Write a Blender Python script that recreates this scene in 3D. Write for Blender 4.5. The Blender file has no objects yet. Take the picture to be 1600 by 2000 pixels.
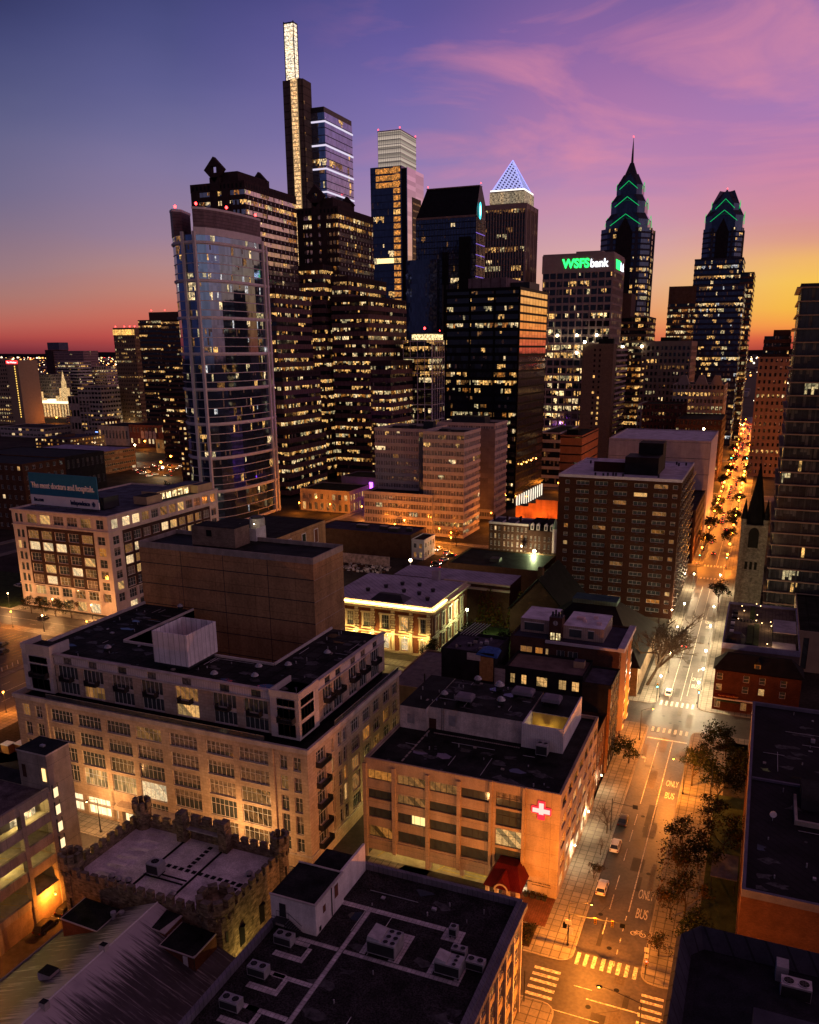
import bpy, math, random
from mathutils import Matrix, Vector
R_ = math.radians
SC = bpy.context.scene
COL = SC.collection
random.seed(7)

# ---------------------------------------------------------------- camera
cam = bpy.data.cameras.new("camera"); camo = bpy.data.objects.new("camera", cam); COL.objects.link(camo)
SC.camera = camo
_pi, _ro, _ya = 0.277947514, -0.00462798388, -0.388338348
_fw = Vector((math.sin(_ya)*math.cos(_pi), math.cos(_ya)*math.cos(_pi), -math.sin(_pi)))
_r = Vector((math.cos(_ya), -math.sin(_ya), 0)); _u = _r.cross(_fw)
_r2 = math.cos(_ro)*_r + math.sin(_ro)*_u; _u2 = -math.sin(_ro)*_r + math.cos(_ro)*_u
camo.matrix_world = Matrix(((_r2.x, _u2.x, -_fw.x, 0), (_r2.y, _u2.y, -_fw.y, 0), (_r2.z, _u2.z, -_fw.z, 95), (0, 0, 0, 1)))
cam.sensor_fit = 'HORIZONTAL'; cam.sensor_width = 36; cam.lens = 1619.5/1600*36
cam.shift_x = -0.01575; cam.shift_y = 0.0907; cam.clip_start = 1; cam.clip_end = 30000

# ---------------------------------------------------------------- colour helpers
def lin(c):
    return tuple(((v/255)/12.92 if v/255 <= .04045 else ((v/255+.055)/1.055)**2.4) for v in c)

# ---------------------------------------------------------------- world: dusk sky, colour by elevation and azimuth
W = bpy.data.worlds.new("World"); SC.world = W; W.use_nodes = True
nt = W.node_tree; nt.nodes.clear()
def N(t, **k):
    n = nt.nodes.new(t)
    for a, b in k.items(): setattr(n, a, b)
    return n
L_ = nt.links.new
tc = N('ShaderNodeTexCoord'); sep = N('ShaderNodeSeparateXYZ'); L_(tc.outputs['Generated'], sep.inputs[0])
def mth(op, a, b=None, c=None, clamp=False):
    n = N('ShaderNodeMath', operation=op); n.use_clamp = clamp
    for i, v in enumerate((a, b, c)):
        if v is None: continue
        if isinstance(v, (int, float)): n.inputs[i].default_value = v
        else: L_(v, n.inputs[i])
    return n.outputs[0]
az = mth('MULTIPLY', mth('ARCTAN2', sep.outputs[0], sep.outputs[1]), 180/math.pi)
# uneven bands: a soft warp of the elevation so the gradient is never a perfect ruler
mpw = N('ShaderNodeMapping'); mpw.inputs['Scale'].default_value = (2.2, 2.2, 7); L_(tc.outputs['Generated'], mpw.inputs[0])
nzw = N('ShaderNodeTexNoise'); nzw.inputs['Scale'].default_value = 1.3; nzw.inputs['Detail'].default_value = 4; L_(mpw.outputs[0], nzw.inputs[0])
warp = mth('MULTIPLY', mth('SUBTRACT', nzw.outputs[0], .5), .05)
zz = mth('MULTIPLY', mth('ADD', mth('MAXIMUM', sep.outputs[2], 0), mth('MULTIPLY', warp, mth('MULTIPLY', mth('MAXIMUM', sep.outputs[2], 0), 6, None, True))), 1.0, None, True)
SKY = [
 (-105, [(0,(70,60,100)),(.1,(75,75,120)),(.25,(45,65,115)),(.36,(32,50,105)),(.7,(26,29,52)),(1,(22,24,42))]),
 (-50, [(0,(120,36,48)),(.007,(150,48,52)),(.016,(180,72,60)),(.027,(190,94,76)),(.04,(184,110,94)),(.055,(172,120,112)),(.08,(154,120,130)),(.12,(134,114,138)),(.16,(114,106,142)),(.2,(96,96,138)),(.24,(80,83,130)),(.28,(63,67,118)),(.32,(46,50,98)),(.36,(38,40,86)),(.7,(22,25,65)),(1,(15,18,50))]),
 (-37, [(0,(150,48,50)),(.015,(196,72,58)),(.035,(208,104,78)),(.06,(200,128,108)),(.085,(186,136,132)),(.12,(160,130,155)),(.18,(132,118,162)),(.22,(112,106,156)),(.26,(94,92,148)),(.3,(74,75,134)),(.34,(52,56,114)),(.37,(44,48,104)),(.7,(28,30,76)),(1,(18,20,55))]),
 (-24, [(0,(190,70,40)),(.03,(225,120,70)),(.08,(222,160,140)),(.13,(180,145,180)),(.18,(148,124,184)),(.22,(132,112,178)),(.26,(118,100,172)),(.3,(102,86,162)),(.34,(82,74,146)),(.37,(70,64,134)),(.6,(38,40,70)),(1,(22,24,42))]),
 (-11, [(0,(220,90,30)),(.03,(236,148,92)),(.07,(230,174,146)),(.10,(222,168,166)),(.13,(208,154,176)),(.17,(192,136,182)),(.21,(186,124,178)),(.25,(172,114,174)),(.3,(146,100,168)),(.34,(122,90,160)),(.37,(110,82,152)),(.55,(62,58,92)),(1,(24,25,45))]),
 (3, [(0,(180,60,40)),(.010,(225,85,20)),(.022,(255,150,0)),(.04,(255,190,8)),(.064,(255,200,50)),(.085,(248,186,88)),(.105,(230,160,125)),(.135,(212,138,150)),(.18,(192,124,172)),(.22,(172,120,184)),(.26,(150,112,182)),(.3,(140,104,176)),(.34,(138,98,166)),(.37,(130,92,158)),(.55,(70,64,100)),(1,(26,27,48))]),
 (32, [(0,(215,90,40)),(.03,(255,160,60)),(.08,(250,190,130)),(.13,(232,170,165)),(.2,(205,150,185)),(.3,(170,125,185)),(.4,(118,100,140)),(.7,(50,48,80)),(1,(26,27,48))]),
 (78, [(0,(200,120,110)),(.06,(232,178,165)),(.13,(215,180,205)),(.22,(180,165,210)),(.34,(130,126,160)),(.7,(52,52,80)),(1,(26,27,48))]),
 (125, [(0,(160,132,140)),(.06,(205,182,182)),(.14,(195,186,196)),(.24,(112,110,132)),(.4,(60,60,84)),(.7,(30,31,48)),(1,(20,21,36))]),
 (180, [(0,(78,70,86)),(.1,(88,84,100)),(.25,(68,69,92)),(.4,(50,51,76)),(.7,(28,29,46)),(1,(20,21,36))]),
]
prev = None
for i, (a, st) in enumerate(SKY):
    rp = N('ShaderNodeValToRGB'); el = rp.color_ramp.elements
    while len(el) > 1: el.remove(el[-1])
    for j, (p, c) in enumerate(st):
        # stops are given as sine of elevation
        pos = p
        e = el[0] if j == 0 else el.new(pos)
        e.position = pos; e.color = (*lin(c), 1)
    rp.color_ramp.interpolation = 'LINEAR'
    L_(zz, rp.inputs[0])
    if prev is None: prev = rp.outputs[0]
    else:
        mr = N('ShaderNodeMapRange', interpolation_type='SMOOTHSTEP' if i not in (3,) else 'LINEAR'); L_(az, mr.inputs[0]); mr.inputs[1].default_value = SKY[i-1][0]; mr.inputs[2].default_value = a
        mx = N('ShaderNodeMix', data_type='RGBA'); L_(mr.outputs[0], mx.inputs[0]); L_(prev, mx.inputs[6]); L_(rp.outputs[0], mx.inputs[7]); prev = mx.outputs[2]
# west side wraps round from 180 to -180
mrw = N('ShaderNodeMapRange'); L_(az, mrw.inputs[0]); mrw.inputs[1].default_value = -105; mrw.inputs[2].default_value = -180
mxw = N('ShaderNodeMix', data_type='RGBA'); L_(mrw.outputs[0], mxw.inputs[0]); L_(prev, mxw.inputs[6]); mxw.inputs[7].default_value = (*lin((66, 66, 92)), 1); prev = mxw.outputs[2]
# thin pink cloud streaks
vr = N('ShaderNodeMapping'); vr.inputs['Rotation'].default_value = (0, R_(14), R_(10)); vr.inputs['Scale'].default_value = (1.7, 1.5, 6.0); L_(tc.outputs['Generated'], vr.inputs[0])
cn = N('ShaderNodeTexNoise'); cn.inputs['Scale'].default_value = 2.0; cn.inputs['Detail'].default_value = 9; cn.inputs['Roughness'].default_value = .56; cn.inputs['Distortion'].default_value = .9; L_(vr.outputs[0], cn.inputs[0])
cr = N('ShaderNodeValToRGB'); cr.color_ramp.elements[0].position = .45; cr.color_ramp.elements[1].position = .72; L_(cn.outputs[0], cr.inputs[0])
ma = N('ShaderNodeMapRange', interpolation_type='SMOOTHSTEP'); L_(az, ma.inputs[0]); ma.inputs[1].default_value = -32; ma.inputs[2].default_value = -14
mb_ = N('ShaderNodeMapRange', interpolation_type='SMOOTHSTEP'); L_(sep.outputs[2], mb_.inputs[0]); mb_.inputs[1].default_value = .10; mb_.inputs[2].default_value = .2
cf = mth('MULTIPLY', mth('MULTIPLY', cr.outputs[0], ma.outputs[0]), mth('MULTIPLY', mb_.outputs[0], .85))
mxc = N('ShaderNodeMix', data_type='RGBA'); L_(cf, mxc.inputs[0]); L_(prev, mxc.inputs[6]); mxc.inputs[7].default_value = (*lin((238, 140, 160)), 1); prev = mxc.outputs[2]
# below the horizon: dim earth
bh = N('ShaderNodeMapRange'); L_(sep.outputs[2], bh.inputs[0]); bh.inputs[1].default_value = 0; bh.inputs[2].default_value = -.02
mxb = N('ShaderNodeMix', data_type='RGBA'); L_(bh.outputs[0], mxb.inputs[0]); L_(prev, mxb.inputs[6]); mxb.inputs[7].default_value = (.02, .015, .02, 1)
hs = N('ShaderNodeHueSaturation'); hs.inputs['Saturation'].default_value = .94; hs.inputs['Hue'].default_value = .497; hs.inputs['Value'].default_value = .94; L_(mxb.outputs[2], hs.inputs['Color'])
bg = N('ShaderNodeBackground'); L_(hs.outputs[0], bg.inputs[0]); bg.inputs[1].default_value = 1.0
wo = N('ShaderNodeOutputWorld'); L_(bg.outputs[0], wo.inputs[0])

# ---------------------------------------------------------------- the sun, a touch above the horizon behind the street's far end
sun = bpy.data.lights.new("sun", 'SUN'); sun.energy = 0.3; sun.color = (1, .45, .22); sun.angle = R_(3)
suno = bpy.data.objects.new("sun", sun); COL.objects.link(suno)
suno.rotation_euler = Vector((-math.sin(R_(12))*math.cos(R_(2)), -math.cos(R_(12))*math.cos(R_(2)), -math.sin(R_(2)))).to_track_quat('-Z', 'Y').to_euler()

SC.view_settings.view_transform = 'Standard'; SC.view_settings.look = 'None'; SC.view_settings.exposure = 0; SC.view_settings.gamma = 1
SC.render.engine = 'CYCLES'
cy = SC.cycles
cy.max_bounces = 4; cy.diffuse_bounces = 2; cy.glossy_bounces = 3; cy.transmission_bounces = 2; cy.transparent_max_bounces = 6
cy.sample_clamp_indirect = 2.5; cy.sample_clamp_direct = 0; cy.use_denoising = True; cy.caustics_reflective = False; cy.caustics_refractive = False
cy.use_light_tree = True; cy.use_adaptive_sampling = False; cy.blur_glossy = .5

# ---------------------------------------------------------------- materials
MATS = {}
class NT:
    def __init__(s, name):
        s.m = bpy.data.materials.new(name); s.m.use_nodes = True; s.t = s.m.node_tree; s.t.nodes.clear()
        s.out = s.t.nodes.new('ShaderNodeOutputMaterial')
    def n(s, t, ins=None, **k):
        n = s.t.nodes.new(t)
        for a, b in k.items(): setattr(n, a, b)
        for a, b in (ins or {}).items():
            if isinstance(b, bpy.types.NodeSocket): s.t.links.new(b, n.inputs[a])
            else: n.inputs[a].default_value = b
        return n
    def m_(s, op, a, b=0., clamp=False):
        n = s.n('ShaderNodeMath', {0: a, 1: b}, operation=op); n.use_clamp = clamp; return n.outputs[0]
    def mix(s, f, a, b, mode='MIX'):
        return s.n('ShaderNodeMix', {0: f, 6: a, 7: b}, data_type='RGBA', blend_type=mode).outputs[2]

def c4(c): return (*c[:3], 1)

def surf(name, col, rough=.85, var=.35, scale=.35, streak=0., pattern=None, col2=None, ps=1., spec=.3, metal=0., bump=.0, grain=0.):
    if spec == .3 and metal == 0: spec = .06
    """Weathered surface: large blotches, vertical streaks, fine grain and an optional brick / board / panel pattern."""
    if name in MATS: return MATS[name]
    T = NT(name); tc = T.n('ShaderNodeTexCoord').outputs['Object']
    big = T.n('ShaderNodeTexNoise', {'Vector': tc, 'Scale': scale, 'Detail': 5, 'Roughness': .6}).outputs[0]
    fine = T.n('ShaderNodeTexNoise', {'Vector': tc, 'Scale': scale*14, 'Detail': 3}).outputs[0]
    c = T.n('ShaderNodeRGB').outputs[0]; c.default_value = c4(col)
    if pattern:
        s_ = T.n('ShaderNodeSeparateXYZ', {0: tc})
        uu = T.m_('ADD', s_.outputs[0], s_.outputs[1])
        if pattern in ('brick', 'panel', 'ashlar'):
            v = T.n('ShaderNodeCombineXYZ', {0: uu, 1: s_.outputs[2]}).outputs[0]
            br = T.n('ShaderNodeTexBrick', {'Vector': v, 'Color1': c4(col), 'Color2': c4(col2 or [x*.7 for x in col]), 'Mortar': c4([x*{'brick': .5, 'panel': .55, 'ashlar': .72}[pattern] for x in col]), 'Scale': 1.0,
                     'Mortar Size': {'brick': .012, 'panel': .03, 'ashlar': .04}[pattern]*ps, 'Bias': 0, 'Brick Width': {'brick': .42, 'panel': 6, 'ashlar': 1.1}[pattern]*ps, 'Row Height': {'brick': .14, 'panel': 3, 'ashlar': .5}[pattern]*ps})
            if pattern == 'panel': br.offset = 0
            c = br.outputs[0]
        elif pattern == 'seam':      # standing seams / corrugation, across x+y
            w = T.n('ShaderNodeMath', {0: T.m_('MULTIPLY', uu, 1/ps), 1: 1.}, operation='FRACT').outputs[0]
            c = T.mix(T.m_('LESS_THAN', w, .12), c4(col), c4([x*.55 for x in col]))
        elif pattern == 'rows':      # courses / floor boards in z
            w = T.n('ShaderNodeMath', {0: T.m_('MULTIPLY', s_.outputs[2], 1/ps), 1: 1.}, operation='FRACT').outputs[0]
            c = T.mix(T.m_('LESS_THAN', w, .14), c4(col), c4([x*.5 for x in col]))
        elif pattern == 'paver':
            v = T.n('ShaderNodeCombineXYZ', {0: s_.outputs[0], 1: s_.outputs[1]}).outputs[0]
            br = T.n('ShaderNodeTexBrick', {'Vector': v, 'Color1': c4(col), 'Color2': c4(col2 or [x*.75 for x in col]), 'Mortar': c4([x*.4 for x in col]), 'Scale': 1., 'Mortar Size': .055*ps, 'Brick Width': ps, 'Row Height': ps})
            br.offset = 0; c = br.outputs[0]
    f = T.n('ShaderNodeMapRange', {0: big, 1: .3, 2: .7, 3: 1-var, 4: 1+var*.6}).outputs[0]
    if streak:
        mp = T.n('ShaderNodeMapping', {'Vector': tc, 'Scale': (1., 1., .12)}).outputs[0]
        st = T.n('ShaderNodeTexNoise', {'Vector': mp, 'Scale': .55, 'Detail': 6, 'Roughness': .62}).outputs[0]; streak *= .62
        f = T.m_('MULTIPLY', f, T.n('ShaderNodeMapRange', {0: st, 1: .35, 2: .65, 3: 1-streak, 4: 1.08}).outputs[0])
    f = T.m_('MULTIPLY', f, T.n('ShaderNodeMapRange', {0: fine, 1: .3, 2: .7, 3: 1-.12-grain, 4: 1.1+grain}).outputs[0])
    c = T.mix(1., c, T.n('ShaderNodeCombineXYZ', {0: f, 1: f, 2: f}).outputs[0], 'MULTIPLY')
    b = T.n('ShaderNodeBsdfPrincipled', {'Base Color': c, 'Roughness': rough, 'Metallic': metal, 'Specular IOR Level': spec})
    if bump:
        bn = T.n('ShaderNodeBump', {'Height': fine, 'Strength': bump, 'Distance': .05}).outputs[0]; T.t.links.new(bn, b.inputs['Normal'])
    T.t.links.new(b.outputs[0], T.out.inputs[0]); MATS[name] = T.m; return T.m

def glass(name, col, rough=.06, metal=0., ior=1.6, wob=.15, cell=(1.5, 4.)):
    """Curtain-wall glass, each pane tilted by a hair so reflections break from pane to pane."""
    if name in MATS: return MATS[name]
    T = NT(name); tc = T.n('ShaderNodeTexCoord').outputs['Object']
    s_ = T.n('ShaderNodeSeparateXYZ', {0: tc})
    u = T.m_('FLOOR', T.m_('DIVIDE', T.m_('ADD', s_.outputs[0], s_.outputs[1]), cell[0])); v = T.m_('FLOOR', T.m_('DIVIDE', s_.outputs[2], cell[1]))
    wn = T.n('ShaderNodeTexWhiteNoise', {'Vector': T.n('ShaderNodeCombineXYZ', {0: u, 1: v}).outputs[0]}, noise_dimensions='3D')
    geo = T.n('ShaderNodeNewGeometry').outputs['Normal']
    off = T.n('ShaderNodeVectorMath', {0: wn.outputs['Color'], 1: (.5, .5, .5)}, operation='SUBTRACT').outputs[0]
    off = T.n('ShaderNodeVectorMath', {0: off, 'Scale': wob*.12}, operation='SCALE').outputs[0]
    nn = T.n('ShaderNodeVectorMath', {0: T.n('ShaderNodeVectorMath', {0: geo, 1: off}, operation='ADD').outputs[0]}, operation='NORMALIZE').outputs[0]
    k = T.n('ShaderNodeMapRange', {0: wn.outputs['Value'], 3: .75, 4: 1.15}).outputs[0]
    c = T.mix(1., c4(col), T.n('ShaderNodeCombineXYZ', {0: k, 1: k, 2: k}).outputs[0], 'MULTIPLY')
    b = T.n('ShaderNodeBsdfPrincipled', {'Base Color': c, 'Roughness': rough, 'Metallic': metal, 'IOR': ior, 'Normal': nn})
    T.t.links.new(b.outputs[0], T.out.inputs[0]); MATS[name] = T.m; return T.m

def lit(name, col, strength, var=.9, cell=(.9, 1.15), sample=False, nscale=.75, room=False):
    """A lit room behind glass: brightness jumps from pane to pane with some furniture-sized shapes in it."""
    if name in MATS: return MATS[name]
    T = NT(name); tc = T.n('ShaderNodeTexCoord').outputs['Object']
    oi = T.n('ShaderNodeObjectInfo').outputs['Random']
    p = T.n('ShaderNodeVectorMath', {0: tc, 1: T.n('ShaderNodeCombineXYZ', {0: T.m_('MULTIPLY', oi, 97.), 1: T.m_('MULTIPLY', oi, 31.)}).outputs[0]}, operation='ADD').outputs[0]
    s_ = T.n('ShaderNodeSeparateXYZ', {0: p})
    u = T.m_('FLOOR', T.m_('DIVIDE', T.m_('ADD', s_.outputs[0], s_.outputs[1]), cell[0])); v = T.m_('FLOOR', T.m_('DIVIDE', s_.outputs[2], cell[1]))
    wn = T.n('ShaderNodeTexWhiteNoise', {'Vector': T.n('ShaderNodeCombineXYZ', {0: u, 1: v}).outputs[0]}, noise_dimensions='3D')
    if room: p = T.n('ShaderNodeMapping', {'Vector': p, 'Scale': (2.6, 2.6, .32)}).outputs[0]
    nz = T.n('ShaderNodeTexNoise', {'Vector': p, 'Scale': nscale, 'Detail': 5, 'Roughness': .75}).outputs[0]
    f = T.m_('MULTIPLY', T.n('ShaderNodeMapRange', {0: wn.outputs['Value'], 3: 1-var, 4: 1.15}).outputs[0], T.n('ShaderNodeMapRange', {0: nz, 1: .38, 2: .62, 3: .5 if room else .08, 4: 1.1 if room else 1.25}).outputs[0])
    hue = T.mix(wn.outputs['Value'], c4(col), c4((col[0], col[1]*.82, col[2]*.65)))
    e = T.n('ShaderNodeEmission', {'Color': hue, 'Strength': T.m_('MULTIPLY', f, strength)})
    gl = T.n('ShaderNodeBsdfGlossy', {'Color': (.06, .06, .07, 1), 'Roughness': .08})
    ad = T.n('ShaderNodeAddShader', {0: e.outputs[0], 1: gl.outputs[0]})
    T.t.links.new(ad.outputs[0], T.out.inputs[0])
    if not sample: T.m.cycles.emission_sampling = 'NONE'
    MATS[name] = T.m; return T.m

def glow(name, col, strength, sample=False):
    if name in MATS: return MATS[name]
    T = NT(name); e = T.n('ShaderNodeEmission', {'Color': c4(col), 'Strength': strength}); T.t.links.new(e.outputs[0], T.out.inputs[0])
    if not sample: T.m.cycles.emission_sampling = 'NONE'
    MATS[name] = T.m; return T.m

# lit-window families
WARM = lit('lit_warm', (1, .60, .20), 1.7); WHITE = lit('lit_white', (1, .80, .46), 1.9); DIM = lit('lit_dim', (1, .5, .16), .35); AMBER = lit('lit_amber', (1, .40, .08), .6)
COOL = lit('lit_cool', (.75, .85, 1), 1.3); BRIGHT = lit('lit_bright', (1, .8, .42), 3.0)
NWARM = lit('room_warm', (1, .62, .24), .95, var=.75, cell=(1.25, 9), room=True); NWHITE = lit('room_white', (1, .78, .46), 1.3, var=.6, cell=(1.25, 9), room=True); NDIM = lit('room_dim', (1, .5, .17), .3, var=.8, cell=(1.25, 9), room=True); NAMB = lit('room_amber', (1, .42, .09), .5, var=.9, cell=(1.25, 9), room=True); NBR = lit('room_bright', (1, .80, .46), 2.4, var=.4, cell=(2.5, 9), room=True)
GD = glass('glass_dark', (.012, .013, .018), ior=1.55)
GR = glass('glass_room', (.055, .07, .075), rough=.1, ior=1.75, cell=(1.1, 9))
CURT = surf('window_blind', (.26, .22, .18), var=.7, scale=1.6, pattern='seam', ps=.35)
# surfaces
ROOFD = surf('roof_membrane_dark', (.028, .029, .028), rough=.75, var=.7, scale=.22, grain=.25, pattern='paver', ps=3.2, col2=(.022, .023, .022))
ROOFT = surf('roof_black_tar', (.018, .019, .018), rough=.6, var=.9, scale=.3, grain=.3)
ROOFW = surf('roof_membrane_pale', (.42, .38, .42), rough=.8, var=.3, scale=.14, grain=.1)
ROOFP = surf('roof_membrane_grey', (.22, .2, .25), rough=.8, var=.4, scale=.2)
CONC = surf('concrete', (.34, .3, .27), var=.3, streak=.35)
CONCP = surf('concrete_pale', (.5, .45, .42), var=.25, streak=.3)
TAN = surf('stone_tan', (.42, .33, .25), var=.2, scale=.2, streak=.2, pattern='ashlar', col2=(.36, .28, .21), ps=1.6)
STUCCO = surf('render_pale_grey', (.36, .33, .33), var=.2, streak=.3)
BRICK = surf('brick_red', (.20, .075, .045), var=.3, pattern='brick', streak=.15)
BRICKD = surf('brick_dark', (.085, .042, .032), var=.35, pattern='brick')
BRICKB = surf('brick_brown', (.12, .06, .038), var=.3, pattern='brick')
METAL = surf('galvanised_metal', (.42, .41, .43), rough=.45, metal=.4, var=.3, scale=1.2)
METALD = surf('metal_dark', (.04, .04, .045), rough=.5, metal=.3, var=.3)
BLACK = surf('black_paint', (.012, .012, .013), rough=.5, var=.3)
WHITEP = surf('white_paint', (.7, .68, .66), var=.15, rough=.6)
FRAME = surf('window_frame_pale', (.74, .71, .68), var=.15, rough=.6)
FRAMED = surf('window_frame_dark', (.05, .045, .045), var=.2, rough=.6)

# ---------------------------------------------------------------- mesh builder
class MB:
    def __init__(s, fr=None): s.v = []; s.f = []; s.mi = []; s.mats = []; s.fr = fr
    def _m(s, m):
        if m not in s.mats: s.mats.append(m)
        return s.mats.index(m)
    def add(s, vs, fs, mat, M=None):
        b = len(s.v)
        s.v += [tuple(M @ Vector(v)) if M else tuple(v) for v in vs]
        k = s._m(mat)
        for f in fs: s.f.append([i+b for i in f]); s.mi.append(k)
    def quad(s, a, b, c, d, mat): s.add((a, b, c, d), ((0, 1, 2, 3),), mat)
    def box(s, x0, x1, y0, y1, z0, z1, mat, top=None, M=None):
        vs = [(x0, y0, z0), (x1, y0, z0), (x1, y1, z0), (x0, y1, z0), (x0, y0, z1), (x1, y0, z1), (x1, y1, z1), (x0, y1, z1)]
        s.add(vs, ((0, 3, 2, 1), (0, 1, 5, 4), (1, 2, 6, 5), (2, 3, 7, 6), (3, 0, 4, 7)), mat, M)
        s.add(vs, ((4, 5, 6, 7),), top or mat, M)
    def prism(s, pts, z0, z1, mat, top=None, cap=True):
        n = len(pts); vs = [(x, y, z0) for x, y in pts] + [(x, y, z1) for x, y in pts]
        s.add(vs, [(i, (i+1) % n, n+(i+1) % n, n+i) for i in range(n)], mat)
        if cap: s.add([(x, y, z1) for x, y in pts], (tuple(range(n)),), top or mat); s.add([(x, y, z0) for x, y in pts], (tuple(range(n))[::-1],), mat)
    def loft(s, rings, mat, cap=True):
        n = len(rings[0]); vs = [p for r in rings for p in r]; fs = []
        for k in range(len(rings)-1):
            for i in range(n): fs.append((k*n+i, k*n+(i+1) % n, (k+1)*n+(i+1) % n, (k+1)*n+i))
        if cap: fs.append(tuple(range(n))[::-1]); fs.append(tuple(range((len(rings)-1)*n, len(rings)*n)))
        s.add(vs, fs, mat)
    def tube(s, p, q, r0, mat, r1=None, n=6):
        p = Vector(p); q = Vector(q); d = (q-p)
        if d.length < 1e-6: return
        d.normalize(); a = d.cross(Vector((0, 0, 1)) if abs(d.z) < .9 else Vector((1, 0, 0))).normalized(); b = d.cross(a); r1 = r0 if r1 is None else r1
        s.loft([[tuple(c + (a*math.cos(t*2*math.pi/n) - b*math.sin(t*2*math.pi/n))*r) for t in range(n)] for c, r in ((p, r0), (q, r1))], mat)
    def cyl(s, x, y, z0, z1, r, mat, r1=None, n=12, top=None): s.tube((x, y, z0), (x, y, z1), r, mat, r1, n)
    def ball(s, x, y, z, r, mat, n=8, sz=1.):
        rings = [[(x + r*math.sin(math.pi*k/n)*math.cos(2*math.pi*i/n), y + r*math.sin(math.pi*k/n)*math.sin(2*math.pi*i/n), z - r*sz*math.cos(math.pi*k/n)) for i in range(n)] for k in range(n+1)]
        rings[0] = [(x, y, z-r*sz*.999)]*n; rings[-1] = [(x, y, z+r*sz*.999)]*n
        s.loft(rings, mat, cap=False)
    def mesh(s, name='mesh'):
        me = bpy.data.meshes.new(name); me.from_pydata(s.v, [], s.f)
        for m in s.mats: me.materials.append(m)
        me.polygons.foreach_set('material_index', s.mi); me.update(); return me
    def build(s, name, parent=None, M=None, **props):
        if not s.v: return None
        o = bpy.data.objects.new(name, s.mesh(name)); COL.objects.link(o)
        if parent: o.parent = parent
        if M is not None: o.matrix_local = M
        for k, v in props.items(): o[k] = v
        return o

def thing(name, label, cat, loc=(0, 0, 0), ang=0., group=None):
    o = bpy.data.objects.new(name, None); COL.objects.link(o); o.location = loc; o.rotation_euler = (0, 0, ang)
    o.empty_display_size = .5; o['label'] = label; o['category'] = cat
    if group: o['group'] = group
    return o
def tagm(o, label, cat, group=None):
    o['label'] = label; o['category'] = cat
    if group: o['group'] = group
    return o
def struct(o):
    o['kind'] = 'structure'; return o
def dup(root, loc, ang=0., label=None, group=None, sc=None):
    r = root.copy(); COL.objects.link(r); r.location = loc; r.rotation_euler = (0, 0, ang)
    if sc: r.scale = (sc, sc, sc)
    if label: r['label'] = label
    if group: r['group'] = group
    for ch in list(root.children):
        c = ch.copy(); COL.objects.link(c); c.parent = r
        for g in ch.children:
            d = g.copy(); COL.objects.link(d); d.parent = c
    return r

_txt = {}
def text_mesh(s, size, mat, bold=0., depth=.03, align='LEFT'):
    cu = bpy.data.curves.new('t', 'FONT'); cu.body = s; cu.size = size; cu.extrude = depth; cu.offset = bold; cu.align_x = align
    o = bpy.data.objects.new('t', cu); COL.objects.link(o); bpy.context.view_layer.update()
    dg = bpy.context.evaluated_depsgraph_get(); me = bpy.data.meshes.new_from_object(o.evaluated_get(dg)); bpy.data.objects.remove(o)
    me.materials.clear(); me.materials.append(mat); return me
def text_obj(name, s, size, mat, parent, M, **k):
    o = bpy.data.objects.new(name, text_mesh(s, size, mat, **k)); COL.objects.link(o)
    if parent: o.parent = parent
    o.matrix_local = M; return o
def frameM(o, u, n=None):
    """matrix: local x -> u (along the wall), local y -> up, local z -> outward"""
    u = Vector(u).normalized(); z = Vector((0, 0, 1)); n = u.cross(z)
    return Matrix(((u.x, z.x, n.x, o[0]), (u.y, z.y, n.y, o[1]), (u.z, z.z, n.z, o[2]), (0, 0, 0, 1)))

def fit_text(s, size, mat, parent, FM, u0, u1, z, bold=0.):
    o = text_obj('lettering', s, size, mat, parent, FM, bold=bold, depth=.2); xs = [v.co.x for v in o.data.vertices]; k = (u1-u0)/(max(xs)-min(xs))
    o.matrix_local = FM @ Matrix.Translation((u0-min(xs)*k, z, 0)) @ Matrix.Diagonal((k, 1, 1, 1)); return o
# ---------------------------------------------------------------- building kit
CAMP = Vector((0, 0, 95))
def pick(p, lits=None):
    """state of one window: dark, blind drawn, or one of the lit looks"""
    if random.random() > p: return 'blind' if random.random() < .42 else 'off'
    return random.choice(lits or ('warm', 'warm', 'warm', 'white', 'dim', 'dim', 'amber'))
CREAM = lit('lit_cream', (1, .88, .50), .95); LIT = {'warm': NWARM, 'white': NWHITE, 'dim': NDIM, 'amber': NAMB, 'cool': COOL, 'bright': NBR}
_wm = {}
def win_mb(w, h, nx=2, nz=1, fm=None, st='off', fw=.07, gm=None, rail=None, sill=None):
    mb = MB(); fm = fm or FRAME; g = LIT.get(st) or gm or GR
    z = -.02
    if st == 'blind':
        k = random.choice((.2, .35, .5, .7, .95)); mb.quad((0, 0, z), (w, 0, z), (w, h*(1-k), z), (0, h*(1-k), z), g); mb.quad((0, h*(1-k), z), (w, h*(1-k), z), (w, h, z), (0, h, z), CURT)
    else: mb.quad((0, 0, z), (w, 0, z), (w, h, z), (0, h, z), g)
    mb.box(0, w, 0, fw, 0, .06, fm); mb.box(0, w, h-fw, h, 0, .06, fm); mb.box(0, fw, fw, h-fw, 0, .06, fm); mb.box(w-fw, w, fw, h-fw, 0, .06, fm)
    for i in range(1, nx): mb.box(w*i/nx-fw*.45, w*i/nx+fw*.45, fw, h-fw, .001, .055, fm)
    for i in range(1, nz):
        zz_ = h*(rail if rail and nz == 2 else i/nz); mb.box(fw, w-fw, zz_-fw*.4, zz_+fw*.4, .004, .05, fm)
    if sill: mb.box(-.1, w+.1, -.14, -.002, .02, .36, sill)
    return mb
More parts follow.
